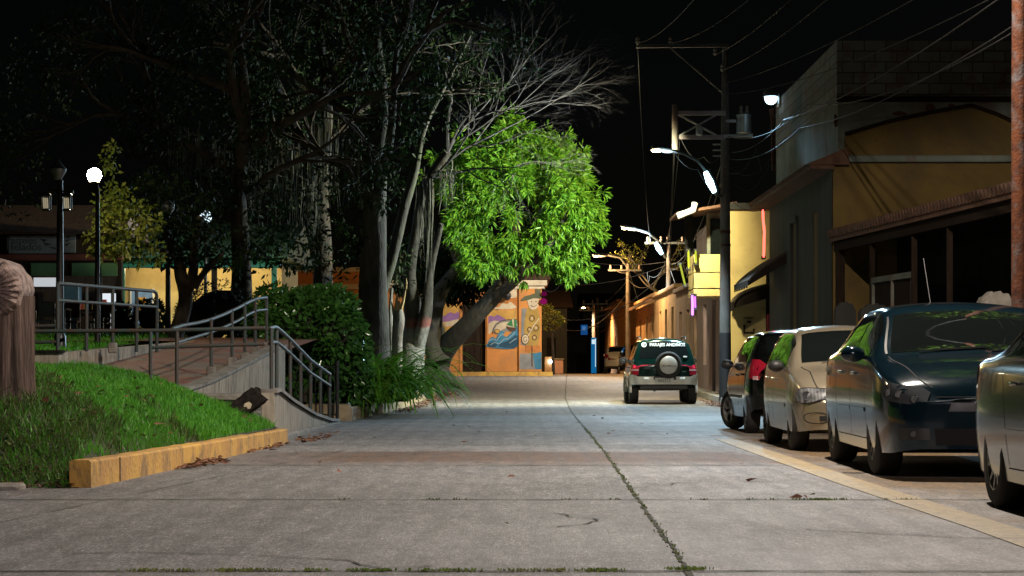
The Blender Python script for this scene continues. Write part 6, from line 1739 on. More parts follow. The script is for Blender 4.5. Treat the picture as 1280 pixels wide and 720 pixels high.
# ================================================================== TREES AND PLANTS
def branch(mb, p, d, L, r, depth, q, spread=.5, up=.1, kids=3, n=6, tips=None, taper=.62, wob=.14, seg=5):
    """a tapered wobbling limb that divides; tips collects twig ends"""
    pts = [Vector(p)]; rs = [r]; dd = Vector(d).normalized()
    for i in range(seg):
        dd = (dd + Vector((q.gauss(0,wob), q.gauss(0,wob), q.gauss(0,wob)+up*.12))).normalized()
        pts.append(pts[-1] + dd*L/seg); rs.append(r*(1-(1-taper)*(i+1)/seg))
    mb.tube(pts, rs, n, 0, depth <= 1)
    if depth <= 0:
        if tips is not None: tips.append((pts[-1], dd)); tips.append((pts[-2], dd))
        return
    for k in range(kids):
        f = q.uniform(.45, 1.0) if k else 1.0
        i = min(int(f*seg), seg-1); b = pts[i] + (pts[i+1]-pts[i])*(f*seg-i)
        ax = Vector((q.gauss(0,1), q.gauss(0,1), q.gauss(0,1))).cross(dd)
        if ax.length < 1e-4: continue
        nd = (Matrix.Rotation(q.uniform(.35, 1)*spread*(1 if k else .5), 3, ax.normalized()) @ dd)
        branch(mb, b, nd, L*q.uniform(.58, .82), rs[min(i+1, seg)]*q.uniform(.6, .85), depth-1, q, spread, up, kids, max(4, n-1), tips, taper, wob, seg)

def limb(mb, pts, rs, n=14, lump=.05, seed=1):
    """thick trunk through given points with a lumpy skin"""
    q = random.Random(seed); ph = [q.uniform(0,6.28) for _ in range(4)]
    P = [Vector(p) for p in pts]; out = []; rr = []
    k = len(P)
    for i in range(k-1):
        p0, p1, p2, p3 = P[max(i-1,0)], P[i], P[i+1], P[min(i+2,k-1)]
        m = 5
        for j in range(m):
            t = j/m
            out.append(0.5*((2*p1)+(-p0+p2)*t+(2*p0-5*p1+4*p2-p3)*t*t+(-p0+3*p1-3*p2+p3)*t**3)); rr.append(rs[i]+(rs[i+1]-rs[i])*t)
    out.append(P[-1]); rr.append(rs[-1])
    b = len(mb.v); mb.tube(out, rr, n, 0)
    for i, c in enumerate(out):
        for j in range(n):
            v = Vector(mb.v[b+i*n+j]); a = 6.2832*j/n
            kf = 1 + lump*(math.sin(2*a+ph[0]+i*.3)+.7*math.sin(3*a+ph[1]-i*.5)+.5*math.sin(5*a+ph[2]+i*.9))
            mb.v[b+i*n+j] = tuple(c+(v-c)*kf)

rg2 = np.random.default_rng(77)
def tufts(centers, per, rad, size, m, name, parent, droop, seed, aspect=.3, out_from=None):
    """leaf tufts: leaves radiate and droop from each twig end"""
    r = np.random.default_rng(seed); P = []; D = []
    for c in centers:
        for _ in range(per):
            d = r.normal(size=3)
            if out_from is not None:
                o = np.array(c) - np.array(out_from); o /= (np.linalg.norm(o)+1e-6); d = d*.8 + o*.9
            d[2] -= droop; d /= np.linalg.norm(d)
            P.append(np.array(c) + d*rad*r.uniform(.05, .6)); D.append(d)
    return leaf_mesh(name, P, size, m, parent, droop*.5, seed, aspect, 0.0, D)

def inside_cloud(n, lobes, seed, shell=.55):
    """points near the surface of a set of lobes (centre, radii)"""
    r = np.random.default_rng(seed); out = []
    w = np.array([l[1][0]*l[1][1]*l[1][2] for l in lobes])**.66; w /= w.sum()
    while len(out) < n:
        c, R = lobes[r.choice(len(lobes), p=w)]
        d = r.normal(size=3); d /= np.linalg.norm(d); k = shell + (1-shell)*r.random()**.6
        p = np.array(c) + d*np.array(R)*k
        if any((((p-np.array(c2))/np.array(R2))**2).sum() < .45 for c2, R2 in lobes): 
            if r.random() < .75: continue
        out.append(p)
    return out

# ---- the mango tree, lit green by the street lamps
dM = 63.5
P_ = lambda x, y, d=dM: at(x, y, d - 3.5)
root = at(545, 478, 64); root.z = bed_z(root.x, 64) - .05
t_ = thing('mango_tree', 'leaning dark tree with a bright green drooping crown over the street', 'tree', root)
mb = MB()
limb(mb, [root, P_(546,455,67), P_(560,432,66), P_(592,398,64.8), P_(622,362,64), P_(640,318,63.6), P_(648,270,63.5)], [.52,.36,.30,.26,.22,.15,.07], 16, .06, 3)
limb(mb, [P_(548,452,66), P_(540,415,66), P_(548,370,65.6), P_(575,330,65), P_(598,280,64.6)], [.34,.30,.22,.15,.07], 14, .06, 4)
limb(mb, [P_(604,384,64.6), P_(650,345,63), P_(690,300,62.2), P_(712,262,62)], [.18,.13,.09,.04], 10, .05, 5)
limb(mb, [P_(575,330,65), P_(560,280,64), P_(575,230,63.5), P_(600,190,63.5)], [.14,.10,.08,.04], 10, .05, 6)
limb(mb, [P_(640,318,63.6), P_(680,260,64), P_(700,215,64)], [.13,.09,.04], 10, .05, 7)
for (a, b, c) in ((552,474,566),(535,476,520),(545,480,548)):
    limb(mb, [P_(a,b-8,66), P_(c,b+4,65.4), P_(c+(c-a)*.8,b+10,65)], [.24,.14,.05], 10, .08, a)
mb.build('trunk', M['bark_dark'], t_, angle=60)
lob = [(P_(640,255), (1.45,1.4,1.7)), (P_(690,235,63), (1.15,1.2,1.15)), (P_(712,268,62.5), (.95,1.0,.85)), (P_(620,215), (1.35,1.3,1.1)), (P_(655,195), (1.2,1.1,1.0)),
       (P_(695,300,62.5), (.95,.9,.7)), (P_(655,318,62.8), (.9,.8,.6)), (P_(605,275,62.6), (1.1,1.0,.9)), (P_(590,245,63), (.9,.9,.8)), (P_(700,205,63.5), (.7,.8,.75)), (P_(700,330,62.6), (.5,.5,.3)), (P_(735,283,62.5), (.55,.5,.42)), (P_(565,215,64), (.7,.7,.6)), (P_(715,190,63), (.4,.4,.35)), (P_(745,270,62.3), (.3,.3,.3)), (P_(600,325,62.5), (.6,.6,.5)), (P_(720,330,62.4), (.5,.5,.3)), (P_(640,170,63), (.6,.6,.4)), (P_(580,290,62.6), (.5,.5,.5))]
lob = [(c, (R[0]*.88, R[1]*.9, R[2]*.86)) for c, R in lob]
cen = inside_cloud(860, [(tuple(c), R) for c, R in lob], 5, .74)
rz_ = np.random.default_rng(15); cen = [c for c in cen if math.sin(c[0]*5.1+c[2]*2.3)*math.sin(c[2]*4.3-c[1]*3.1+1) > -.62] + [np.array(c)*1.0 + rz_.normal(size=3)*np.array([.28,.25,.22]) for c in cen[::5]]
tufts(cen, 27, .29, .19, M['mango'], 'crown', t_, .75, 8, .25, tuple(P_(645,262)))
lob2 = [(P_(560,345,66.5), (1.3,1.2,.8)), (P_(585,350,66), (1.0,1,.4)), (P_(520,330,67), (1.1,1,.8))]
cen = inside_cloud(330, [(tuple(c), R) for c, R in lob2], 6, .3)
tufts(cen, 13, .28, .24, M['darkleaf'], 'lower_foliage', t_, .7, 9, .28)  # same tree's leaves in shade, darkened by their colour

# ---- tall pale tree with several stems and a bare branched top
dT = 50.0
def Q(x, y, d=dT): return at(x, y, d)
r0 = Q(464, 470); r0.z = bed_z(r0.x, dT)-.05
t_ = thing('street_tree', 'tall pale tree with several upright stems, moss and dark leaves', 'tree', r0)
mb = MB()
limb(mb, [r0, Q(464,440), Q(466,395), Q(467,330), Q(468,260), Q(470,200), Q(474,130,50.5), Q(470,60,51), Q(462,-40,51.5)], [.50,.40,.345,.31,.27,.235,.19,.15,.09], 18, .045, 11)
limb(mb, [Q(466,300), Q(474,235,49.6), Q(486,180,49.4), Q(492,130,49.5), Q(496,60,50), Q(515,-40,50)], [.15,.12,.10,.08,.06,.04], 12, .05, 12)
limb(mb, [Q(470,380,50.6), Q(488,330,51), Q(505,260,51.3), Q(518,215,51.5), Q(530,160,52), Q(560,100,52.5), Q(590,40,53)], [.17,.14,.115,.10,.07,.05,.03], 12, .05, 13)
mb.build('trunk', M['bark'], t_, angle=60)
mb = MB(); tips = []
q = random.Random(4)
for (x, y, d, dx, dy, dz, L) in ((474,130,50.5,-.5,0,.8,2.2),(492,110,49.5,.3,-.2,.9,2.0),(470,60,51,-.6,.2,.8,2.0),(466,160,50,-.9,-.1,.5,2.3),(468,220,50,-.9,.2,.25,2.0),(496,60,50,.4,.2,.9,1.8)):
    branch(mb, Q(x,y,d), (dx,dy,dz), L, .10, 3, q, .8, .1, 3, 6, tips)
mb.build('branches', M['bark_dark'], t_)
tp = [tuple(t[0]) for t in tips]
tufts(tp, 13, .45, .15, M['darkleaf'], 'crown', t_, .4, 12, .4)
lobd = [(Q(430,250,50), (.9,.9,1.2)), (Q(410,300,50), (.9,.8,.7)), (Q(440,330,51), (.7,.7,.5)), (Q(500,330,52), (.5,.5,.6)), (Q(488,250,51.5), (.4,.4,.7))]
lobd += [(Q(470,150,49.3),(1.0,.4,1.2)),(Q(500,90,49.3),(1.1,.5,1.2)),(Q(530,140,51),(.9,.5,1.0)),(Q(440,60,50),(1.2,.9,1.0)),(Q(560,60,52),(1.3,.8,.9)),(Q(480,20,50),(1.5,.8,.8))]  # dark leaf masses added in front to darken the pale upper stems
cen = inside_cloud(330, [(tuple(c), R) for c, R in lobd], 16, .2)
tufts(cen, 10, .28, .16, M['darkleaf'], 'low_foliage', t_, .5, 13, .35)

# bare bluish branches fanning to the right
rb = Q(525, 250, 53); bb = at(512, 480, 56); bb.z = bed_z(bb.x, 56)-.05
t_ = thing('bare_tree', 'leafless tree fanning thin twigs to the right above the green crown', 'tree', bb)
mb = MB()
limb(mb, [bb, at(516,440,56), at(517,395,56), at(512,345,55.5), at(520,290,55), at(530,235,54.5), at(560,190,54)], [.42,.31,.24,.15,.13,.12,.10], 16, .05, 21)
limb(mb, [at(519,440,56), at(532,395,55.6), at(538,340,55.5), at(552,280,55)], [.20,.16,.09,.05], 12, .05, 22)
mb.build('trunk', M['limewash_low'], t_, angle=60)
mb = MB(); q = random.Random(9)
starts = [(560,190,54,.55,.05,.75,1.72,.036),(552,205,54.2,.75,-.1,.45,1.8,.036),(545,222,54.3,.85,.05,.25,1.72,.034),(560,190,54,.25,.1,.9,1.65,.03),(575,175,54,.8,-.2,.6,1.72,.03),(548,215,54,.6,-.3,.55,1.65,.03),(560,190,54,-.2,-.1,1,1.5,.045)]
for (x, y, d, dx, dy, dz, L, r_) in starts:
    branch(mb, at(x,y,d), (dx,dy,dz), L, r_, 5, q, .55, -.12, 3, 5, None, .6, .12)
mb.build('branches', M['twig'], t_)

# broken pale trunk
b0 = at(497, 478, 52); b0.z = bed_z(b0.x, 52)-.05
t_ = thing('broken_trunk', 'slim limewashed tree trunk with a splintered pale broken top', 'tree trunk', b0)
mb = MB(); limb(mb, [b0, at(496,450,52), at(497,420,52), at(498,398,52), at(497,388,52)], [.17,.135,.125,.135,.12], 14, .06, 31); mb.build('trunk', M['limewash'], t_, angle=60)
mb = MB()
for a, b, c, e, r_ in ((495,390,496,368,.055),(500,390,507,362,.045),(507,362,508,348,.03),(497,392,499,376,.05),(492,392,489,377,.035)):
    mb.tube([at(a,b,52), at((a+c)/2+.6,(b+e)/2,52), at(c,e,52)], [r_,r_*.8,r_*.3], 7)
mb.build('splinters', mat('raw_wood', (.50,.40,.22), (.36,.26,.13), 9, .85, 0, .5, 30, stretch=(2,2,.3)), t_)
c0 = at(488, 470, 54); c0.z = bed_z(c0.x, 54)-.05
t_ = thing('dead_stake', 'thin pale bare stem standing beside the splintered trunk', 'stem', c0)
mb = MB(); limb(mb, [c0, at(489,430,54), at(488,390,54), at(490,360,54)], [.06,.055,.05,.035], 8, .06, 33); mb.build('stem', M['limewash'], t_)

# two dark moss hung trees over the park
def park_tree(lab, px, d, seed, tr_w, starts, lobes, moss, ground=1.5):
    b = at(px, 430, d); b.z = ground-.1
    t = thing('park_tree', lab, 'tree', b, 0, 'moss hung park trees')
    mb = MB(); top = at(px+6, 120, d)
    limb(mb, [b, at(px+2,340,d), at(px-2,250,d), at(px+4,180,d), top, at(px-5,20,d+.5)], [tr_w*1.4,tr_w,tr_w*.85,tr_w*.75,tr_w*.6,tr_w*.3], 14, .06, seed); mb.build('trunk', M['bark_dark'], t, angle=60)
    mb = MB(); tips = []; q = random.Random(seed)
    for (x, y, dx, dy, dz, L, r_) in starts: branch(mb, at(x,y,d), (dx,dy,dz), L, r_, 3, q, .75, 0, 3, 6, tips)
    mb.build('branches', M['bark_dark'], t)
    cen = inside_cloud(lobes[1], [(tuple(at(x,y,dd)), R) for x, y, dd, R in lobes[0]], seed, .25) + [tuple(p[0]) for p in tips]
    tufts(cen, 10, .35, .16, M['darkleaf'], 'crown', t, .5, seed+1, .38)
    return t
park_tree('dark moss hung tree, its pale trunk left of the street tree', 402, 52, 51, .22, [(402,200,-.8,0,.6,2.6,.12),(404,180,.7,.2,.7,2.2,.12),(405,140,-.5,-.3,.9,2.4,.12),(402,240,-.8,.2,.3,2.2,.10),(404,100,.5,0,.9,2.2,.1)],
   ([(380,90,52,(2.2,1.6,1.5)),(330,140,52,(1.6,1.4,1.4)),(430,60,52,(1.8,1.4,1.3)),(360,30,53,(2.2,1.6,1.2)),(500,20,53,(1.6,1.4,1.1)),(345,220,52,(1.0,1,.9))], 420), None)
park_tree('dark moss hung tree standing over the clipped bushes', 300, 48, 61, .20, [(300,220,-.8,0,.5,2.4,.12),(302,190,.7,.2,.7,2.2,.12),(303,150,-.5,-.3,.9,2.2,.12),(300,250,.8,.2,.3,1.8,.10),(300,120,-.8,0,.5,2.3,.1)],
   ([(250,150,48,(1.9,1.5,1.7)),(200,120,48,(1.5,1.3,1.5)),(290,80,48,(1.8,1.4,1.4)),(310,250,48,(1.0,1,.9)),(230,240,48,(1.3,1.1,.9)),(285,300,48,(1.1,1,.5)),(360,310,48,(.9,.9,.5))], 480), None)
# hanging moss, one bunch per limb
def moss_bunch(lab, px, py, d, w, Lm, n, seed):
    r = np.random.default_rng(seed); mb = MB(); c = at(px, py, d)
    t = None
    for _ in range(n):
        x = c.x + r.normal()*w; y = c.y + r.normal()*w*.7; z = c.z + r.normal()*.12; L = Lm*r.uniform(.35, 1.1)
        k = 7; ww = r.uniform(.008, .022); prev = None; ph = r.uniform(0, 6)
        a = r.uniform(0, 3.14); ux, uy = math.cos(a), math.sin(a)
        for i in range(k+1):
            f = i/k; w_ = ww*(1-f*.8); cx = x+.05*math.sin(ph+f*5)*f; cy = y+.05*math.cos(ph*1.3+f*4)*f; zz = z-L*f
            A = (cx-ux*w_, cy-uy*w_, zz); B = (cx+ux*w_, cy+uy*w_, zz)
            if prev: mb.quad(prev[0], prev[1], B, A)
            prev = (A, B)
    mb.tube([c+Vector((-2.2*w,-.05,.02)), c+Vector((0,.03,.06)), c+Vector((2.2*w,-.04,.0))], .02, 5)
    for k in (-1.2,-.4,.5,1.3): mb.tube([c+Vector((k*w,-1.6*w,.0)), c+Vector((k*w,1.6*w,.03))], .012, 5)
    return tag(mb.build('hanging_moss', M['spanish_moss'], recalc=False), lab, 'moss', 'hanging moss bunches')
for k, (px, py, d, w, L, n, lab) in enumerate((
    (404,150,51.5,.16,2.2,60,'widest grey moss curtain over the pale park trunk'),(375,190,51,.22,1.9,60,'moss curtain left of the pale park trunk'),(345,170,51,.20,1.8,50,'moss curtain over the middle of the park'),
    (388,240,50.5,.12,1.3,40,'low moss bunch beside the big tree leaves'),(318,200,50,.2,1.6,45,'moss curtain over the lit park lamp bush'),(268,190,48,.18,1.2,40,'moss bunch above the small white park light'),
    (526,222,54,.05,1.9,22,'long thin pale moss strand left of two by the bare branch'),(536,224,54,.07,2.3,34,'thick pale moss strand hanging nearest the green crown'),(440,170,50,.15,1.6,40,'moss bunch hanging just left of the big pale trunk'),(560,215,54,.15,.8,40,'short moss fringe under the thick bare limb'),(230,170,48,.2,1.3,36,'moss bunch right of the bright park lamp'))):
    moss_bunch(lab, px, py, d, w, L, n, 100+k)

# ---- small tree by the park lamp, its leaves lit yellow
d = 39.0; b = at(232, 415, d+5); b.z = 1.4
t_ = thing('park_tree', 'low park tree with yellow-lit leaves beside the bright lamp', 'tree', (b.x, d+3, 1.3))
mb = MB(); q = random.Random(8); dd = d+3
limb(mb, [Vector((b.x,dd,1.25)), at(232,380,dd), at(226,345,dd), at(222,320,dd), at(205,290,dd)], [.16,.13,.12,.10,.06], 10, .06, 71)
limb(mb, [at(231,375,dd), at(241,345,dd), at(243,310,dd), at(250,270,dd)], [.11,.10,.08,.05], 10, .06, 72)
limb(mb, [at(242,360,dd), at(256,340,dd), at(280,315,dd)], [.08,.06,.04], 8, .06, 73)
limb(mb, [at(222,320,dd), at(180,305,d+1.5), at(140,290,d)], [.07,.05,.03], 8, .06, 74)
mb.build('trunk', M['bark_dark'], t_, angle=60)
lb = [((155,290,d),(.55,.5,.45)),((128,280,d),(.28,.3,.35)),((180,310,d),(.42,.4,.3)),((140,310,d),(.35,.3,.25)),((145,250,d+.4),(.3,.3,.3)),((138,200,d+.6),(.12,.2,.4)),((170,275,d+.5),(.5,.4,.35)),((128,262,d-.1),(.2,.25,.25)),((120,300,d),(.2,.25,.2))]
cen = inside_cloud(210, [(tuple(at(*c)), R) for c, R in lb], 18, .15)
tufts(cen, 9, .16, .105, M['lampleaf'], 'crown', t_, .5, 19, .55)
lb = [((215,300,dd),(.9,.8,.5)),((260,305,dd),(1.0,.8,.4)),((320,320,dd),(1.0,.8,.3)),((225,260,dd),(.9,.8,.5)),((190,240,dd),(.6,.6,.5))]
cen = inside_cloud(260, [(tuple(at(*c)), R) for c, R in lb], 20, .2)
tufts(cen, 9, .2, .12, M['darkleaf'], 'shaded_foliage', t_, .5, 22, .5)  # shaded copy of the crown leaves, shade put into the colour
# twigs at the left picture edge
t_ = thing('edge_tree', 'dark tree at the left picture edge behind the wooden post', 'tree', (-14.6, 50, 1.5))
mb = MB(); limb(mb, [Vector((-14.6,50,1.4)), at(-185,300,50), at(-180,200,50)], [.3,.25,.15], 12, .06, 75); mb.build('trunk', M['bark_dark'], t_)
lb = [((-20,215,44),(.35,.5,.5)),((-40,170,46),(1.0,.8,.9)),((-10,120,48),(.9,.8,1.2)),((20,220,49),(.7,.8,1.1)),((60,90,50),(1.2,1,1.2)),((-60,260,46),(.9,.8,.8)),((5,215,42),(.10,.2,.15))]
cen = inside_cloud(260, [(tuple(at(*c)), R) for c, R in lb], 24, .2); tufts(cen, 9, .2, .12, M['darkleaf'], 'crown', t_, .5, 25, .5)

# ---- hedge, clipped bushes, strap-leaved plant, small pots
def bush(name, lab, cat, lobes, n, per, size, m, base, aspect=.5, droop=.1, seed=1, rad=.16, stems=3, group=None):
    t = thing(name, lab, cat, base, 0, group)
    cen = inside_cloud(n, lobes, seed, .78)
    tufts(cen, per, rad, size, m, 'foliage', t, droop, seed+1, aspect, tuple(np.mean([l[0] for l in lobes], axis=0)))
    mb = MB(); q = random.Random(seed)
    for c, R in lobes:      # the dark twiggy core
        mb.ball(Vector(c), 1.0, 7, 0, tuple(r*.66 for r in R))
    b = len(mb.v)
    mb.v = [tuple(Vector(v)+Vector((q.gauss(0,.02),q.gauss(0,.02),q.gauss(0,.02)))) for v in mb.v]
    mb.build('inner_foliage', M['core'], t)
    mb = MB()
    for _ in range(stems):
        c = Vector(lobes[q.randrange(len(lobes))][0]); mb.tube([Vector(base)+Vector((q.gauss(0,.15),q.gauss(0,.15),-.05)), c], [.04,.015], 6)
    mb.build('stems', M['bark_dark'], t)
    return t
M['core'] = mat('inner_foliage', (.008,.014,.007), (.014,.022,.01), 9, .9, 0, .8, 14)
d = 40.6
bush('hedge', 'big glossy dark green hedge behind the ramp railing', 'hedge', [(tuple(at(385,415,d)),(.82,.7,.75)),(tuple(at(420,430,d-.3)),(.55,.6,.72)),(tuple(at(360,400,d+.4)),(.52,.6,.52)),(tuple(at(405,385,d+.3)),(.55,.5,.38)),(tuple(at(430,470,d)),(.45,.5,.55)),(tuple(at(375,475,d+.2)),(.75,.5,.55))], 2300, 5, .13, M['hedge'], (-3.7,d,.25), .55, .35, 41, .13)
d = 44.0
bush('clipped_bush', 'rounded black clipped bush in front of the yellow cafe', 'bush', [(tuple(at(272,392,d)),(.80,.7,.66)),(tuple(at(245,400,d)),(.42,.5,.55)),(tuple(at(300,398,d)),(.42,.5,.55))], 1300, 5, .05, M['boxleaf'], (-5.8,d,1.5), .5, 0, 42, .07)
d = 47.0
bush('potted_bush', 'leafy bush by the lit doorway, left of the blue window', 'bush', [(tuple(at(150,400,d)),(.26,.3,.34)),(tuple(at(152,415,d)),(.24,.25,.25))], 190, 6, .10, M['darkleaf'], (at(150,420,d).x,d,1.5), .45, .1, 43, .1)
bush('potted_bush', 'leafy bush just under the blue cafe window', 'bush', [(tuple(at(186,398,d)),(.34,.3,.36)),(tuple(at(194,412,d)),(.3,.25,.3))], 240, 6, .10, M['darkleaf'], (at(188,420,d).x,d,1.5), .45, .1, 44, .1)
bush('leafy_shrub', 'loose shrub between the clipped bush and the glossy hedge', 'bush', [(tuple(at(345,385,42)),(.42,.4,.42)),(tuple(at(330,400,42)),(.3,.4,.4))], 200, 6, .12, M['hedge'], (at(340,420,42).x,42,1.3), .5, .2, 45, .14)
def strap_plant(lab, cx, cy, d, n, L, seed, z):
    q = random.Random(seed); b = at(cx, cy, d); b.z = z; t = thing('strap_plant', lab, 'plant', b)
    mb = MB()
    for _ in range(n):
        a = q.uniform(0, 6.283); o = Vector((q.gauss(0,.34), q.gauss(0,.34), 0)); out = Vector((math.cos(a), math.sin(a), 0)); ln = L*q.uniform(.6, 1.1); el = q.uniform(.8, 1.5)
        sd = Vector((-out.y, out.x, 0)); w = q.uniform(.03, .046); p = b + o; ang = el; prev = None; k = 8; mb.v
        s0 = len(mb.v); vs = []
        for i in range(k+1):
            f = i/k; ww = w*(1-f**3)*(.55+1.2*f if f < .35 else 1)
            nrm = out*-math.sin(ang)+Vector((0,0,math.cos(ang)))
            vs += [p+sd*ww, p-nrm*ww*.25, p-sd*ww]
            ang -= q.uniform(.10, .26)*(1+f); p = p + (out*math.cos(ang)+Vector((0,0,math.sin(ang))))*ln/k
        mb.add(vs, [(i*3+j, i*3+j+1, i*3+j+4, i*3+j+3) for i in range(k) for j in (0,1)])
    mb.build('leaves', M['strap'], t, smooth=True, recalc=False); 
    mb = MB(); mb.lathe([(.3,z-.05),(.22,z+.12),(.05,z+.2)], (b.x,b.y,0), 12); mb.build('root_clump', M['core'], t)
strap_plant('large clump of long arching strap leaves beside the ramp gate', 464, 500, 42.5, 250, 2.2, 81, .34)
strap_plant('smaller strap-leaved clump nearer the limewashed trunks', 493, 500, 45.0, 130, 1.5, 82, .30)
strap_plant('low strap-leaved clump spilling over the kerb by the gate', 446, 505, 41.2, 80, 1.2, 83, .28)
# little street tree beyond the mural house
d = 97.0; b = at(692, 466, d); b.z = gz(d)
t_ = thing('street_sapling', 'small thin street tree with yellow-lit leaves past the mural corner', 'tree', b)
mb = MB(); limb(mb, [b, at(691,435,d), at(690,412,d)], [.07,.055,.035], 8, .04, 91); mb.build('trunk', M['bark'], t_)
cen = inside_cloud(75, [(tuple(at(688,398,d)),(.45,.4,.45)),(tuple(at(700,400,d)),(.35,.3,.15)),(tuple(at(684,388,d)),(.3,.3,.25))], 92, .2); tufts(cen, 8, .16, .14, M['lampleaf'], 'crown', t_, .4, 93, .4)
# scraggly tree over the amber house
d = 99.0; b = at(806, 430, d); b.z = gz(d)
t_ = thing('dry_tree', 'sparse dry tree rising behind the amber house roofs', 'tree', b)
mb = MB(); tips = []; q = random.Random(3); limb(mb, [Vector((6.9,d+2,gz(d))), at(826,380,d+2), at(816,360,d+2)], [.14,.1,.07], 8, .05, 94); mb.build('trunk', M['bark'], t_)
mb = MB()
for dx in (-.8,-.3,.3): branch(mb, at(816,362,d+2), (dx,0,.7), 1.1, .05, 3, q, .7, 0, 3, 5, tips)
mb.build('branches', M['bark'], t_)
tufts([tuple(t[0]) for t in tips], 3, .2, .12, M['lampleaf'], 'crown', t_, .3, 95, .4)

# ================================================================== POLES, LAMPS, CABLES
LIGHTS = []
def lamp(name, kind, loc, energy, color, rad=.08, aim=None, cone=150, blend=.5, parent=None):
    l = bpy.data.lights.new(name, kind); l.energy = energy; l.color = color; l.shadow_soft_size = rad
    o = bpy.data.objects.new(name, l); COL.objects.link(o); o.location = loc
    if kind == 'SPOT':
        l.spot_size = math.radians(cone); l.spot_blend = blend
        o.rotation_euler = (Vector(aim)-Vector(loc)).to_track_quat('-Z', 'Y').to_euler()
    return o
COOL, WARM, SODIUM, WHITE_ = (.50,.80,1.0), (1.0,.72,.40), (1.0,.55,.20), (1.0,.92,.86)
E_cool = emit('cool_led', (.5,.86,1), 10); E_warm = emit('warm_lamp', (1,.72,.36), 40); E_white = emit('neutral_lamp', (1,.95,.9), 40)

def arm_lamp(parent, P, head, e, warm_tip=True, r=.035):
    mb = MB(); mb.tube(P, r, 10); mb.build('lamp_arm', M['dull_steel'], parent, angle=50)
    a, b = Vector(head[0]), Vector(head[1]); dr = (b-a).normalized()
    mb = MB(); L = (b-a).length; rs = [.04,.07,.085,.085,.06,.02]
    mb.tube([a+dr*L*f for f in (0,.15,.35,.7,.92,1)], rs, 12); h = mb.build('lamp_head', M['dull_steel'], parent, angle=50)
    mb = MB(); c = a+dr*L*.75+Vector((0,0,-.07)); mb.ball(c, .10, 8, 0, (1.2,.8,.45)); mb.build('lens', e, h, smooth=True)
    return c

# main utility pole
dP = 54.0; pb = at(906.5, 459, dP); px_ = pb.x
t_ = thing('utility_pole', 'tall utility pole with crossarms and a bright blue-white lamp beside the yellow house', 'utility pole', (px_, dP, .14))
mb = MB(); zt = wz(92,dP); mb.tube([(px_,dP,.1),(px_,dP,3),(px_,dP,6),(px_,dP,zt)], [.145,.13,.11,.085], 14); mb.build('shaft', M['pole_grey'], t_, angle=50)
mb = MB(); mb.tube([(px_,dP,.15),(px_,dP,wz(416,dP))], [.15,.139], 14); mb.build('black_band', M['ink'], t_, angle=50)
mb = MB(); mb.bar((wx(795,dP),dP-.02,wz(58,dP)), (px_+.1,dP-.02,wz(57,dP)), .07, .08); mb.build('crossarm', M['dull_steel'], t_)
mb = MB(); mb.bar((wx(838,dP),dP-.05,wz(60,dP)), (px_,dP-.05,wz(119,dP)), .035, .035); mb.build('brace', M['dull_steel'], t_)
mb = MB(); mb.tube([(px_,dP,zt-.02),(px_,dP,wz(58,dP)-.04)], .075, 12); mb.build('pole_top', M['pole_grey'], t_, angle=50)
for px, py in ((797,58),(838,58),(894,72),(903,92)):
    mb = MB(); x, z = wx(px,dP), wz(py,dP); mb.lathe([(.02,z+.05),(.05,z+.08),(.06,z+.11),(.03,z+.14),(.055,z+.17),(.05,z+.20),(.02,z+.24)], (x,dP-.02,0), 10); mb.build('insulator', M['ceramic'], t_, angle=50)
for y0, y1, x in ((142,142,843),(172,172,843)):
    mb = MB(); mb.bar((wx(x,dP),dP-.12,wz(y0,dP)), (px_,dP-.12,wz(y1,dP)), .09, .10); mb.build('rack_beam', mat('rack_beam', (.30,.26,.28), (.2,.18,.19), 4, .6, .3) if y0 == 142 else bpy.data.materials['rack_beam'], t_)
mb = MB(); mb.tube([(wx(843,dP),dP-.2,wz(188,dP)),(wx(843,dP),dP-.2,wz(132,dP))], .075, 10); mb.build('rack_upright', M['pole_grey'], t_, angle=50)
mb = MB(); mb.bar((wx(845,dP),dP-.17,wz(143,dP)),(wx(895,dP),dP-.17,wz(170,dP)),.03,.04); mb.bar((wx(897,dP),dP-.15,wz(143,dP)),(wx(848,dP),dP-.15,wz(171,dP)),.03,.04); mb.build('rack_brace', M['galv'], t_)
mb = MB(); mb.box((wx(869,dP),dP-.36,wz(171,dP)),(wx(877,dP),dP-.18,wz(159,dP)),0,.03); mb.build('switch_box', M['galv'], t_, angle=40)
mb = MB(); mb.bar((px_-.05,dP-.12,wz(171,dP)),(wx(940,dP),dP-.12,wz(170,dP)),.12,.07); mb.bar((px_,dP-.12,wz(152,dP)),(wx(922,dP),dP-.12,wz(152,dP)),.06,.06); mb.build('transformer_shelf', M['galv'], t_)
for dz in (0, .14, .28, .42):
    mb = MB(); z = wz(196,dP)+dz; mb.box((px_-.30,dP-.06,z),(px_-.11,dP-.02,z+.03)); mb.build('rung', M['galv'], t_)
mb = MB(); mb.lathe([(.13,wz(292,dP)),(.13,wz(288,dP))], (px_,dP,0), 14); mb.build('pole_strap', M['rust'], t_); mb = MB(); mb.lathe([(.135,wz(308,dP)),(.135,wz(305,dP))], (px_,dP,0), 14); mb.build('pole_strap', M['rust'], t_)
c = arm_lamp(t_, [Vector((px_,dP,wz(247,dP))), at(895,243,dP-.2), at(884,216,dP-.5), at(872,201,dP-.7), at(855,192,dP-.9), at(838,188,dP-1.1)], (at(840,188.5,dP-1.1), at(814,183,dP-1.35)), E_warm)
lamp('lamp_light', 'SPOT', c+Vector((0,0,-.12)), 4600, (1,.92,.55), .08, c+Vector((-.65,.72,-.35)), 170, .6)
mb = MB(); a_, b_ = at(884,213,dP-.55), at(896,240,dP-.35); mb.tube([a_, b_], .11, 10); led = mb.build('led_lamp', M['plastic'], t_, angle=50)
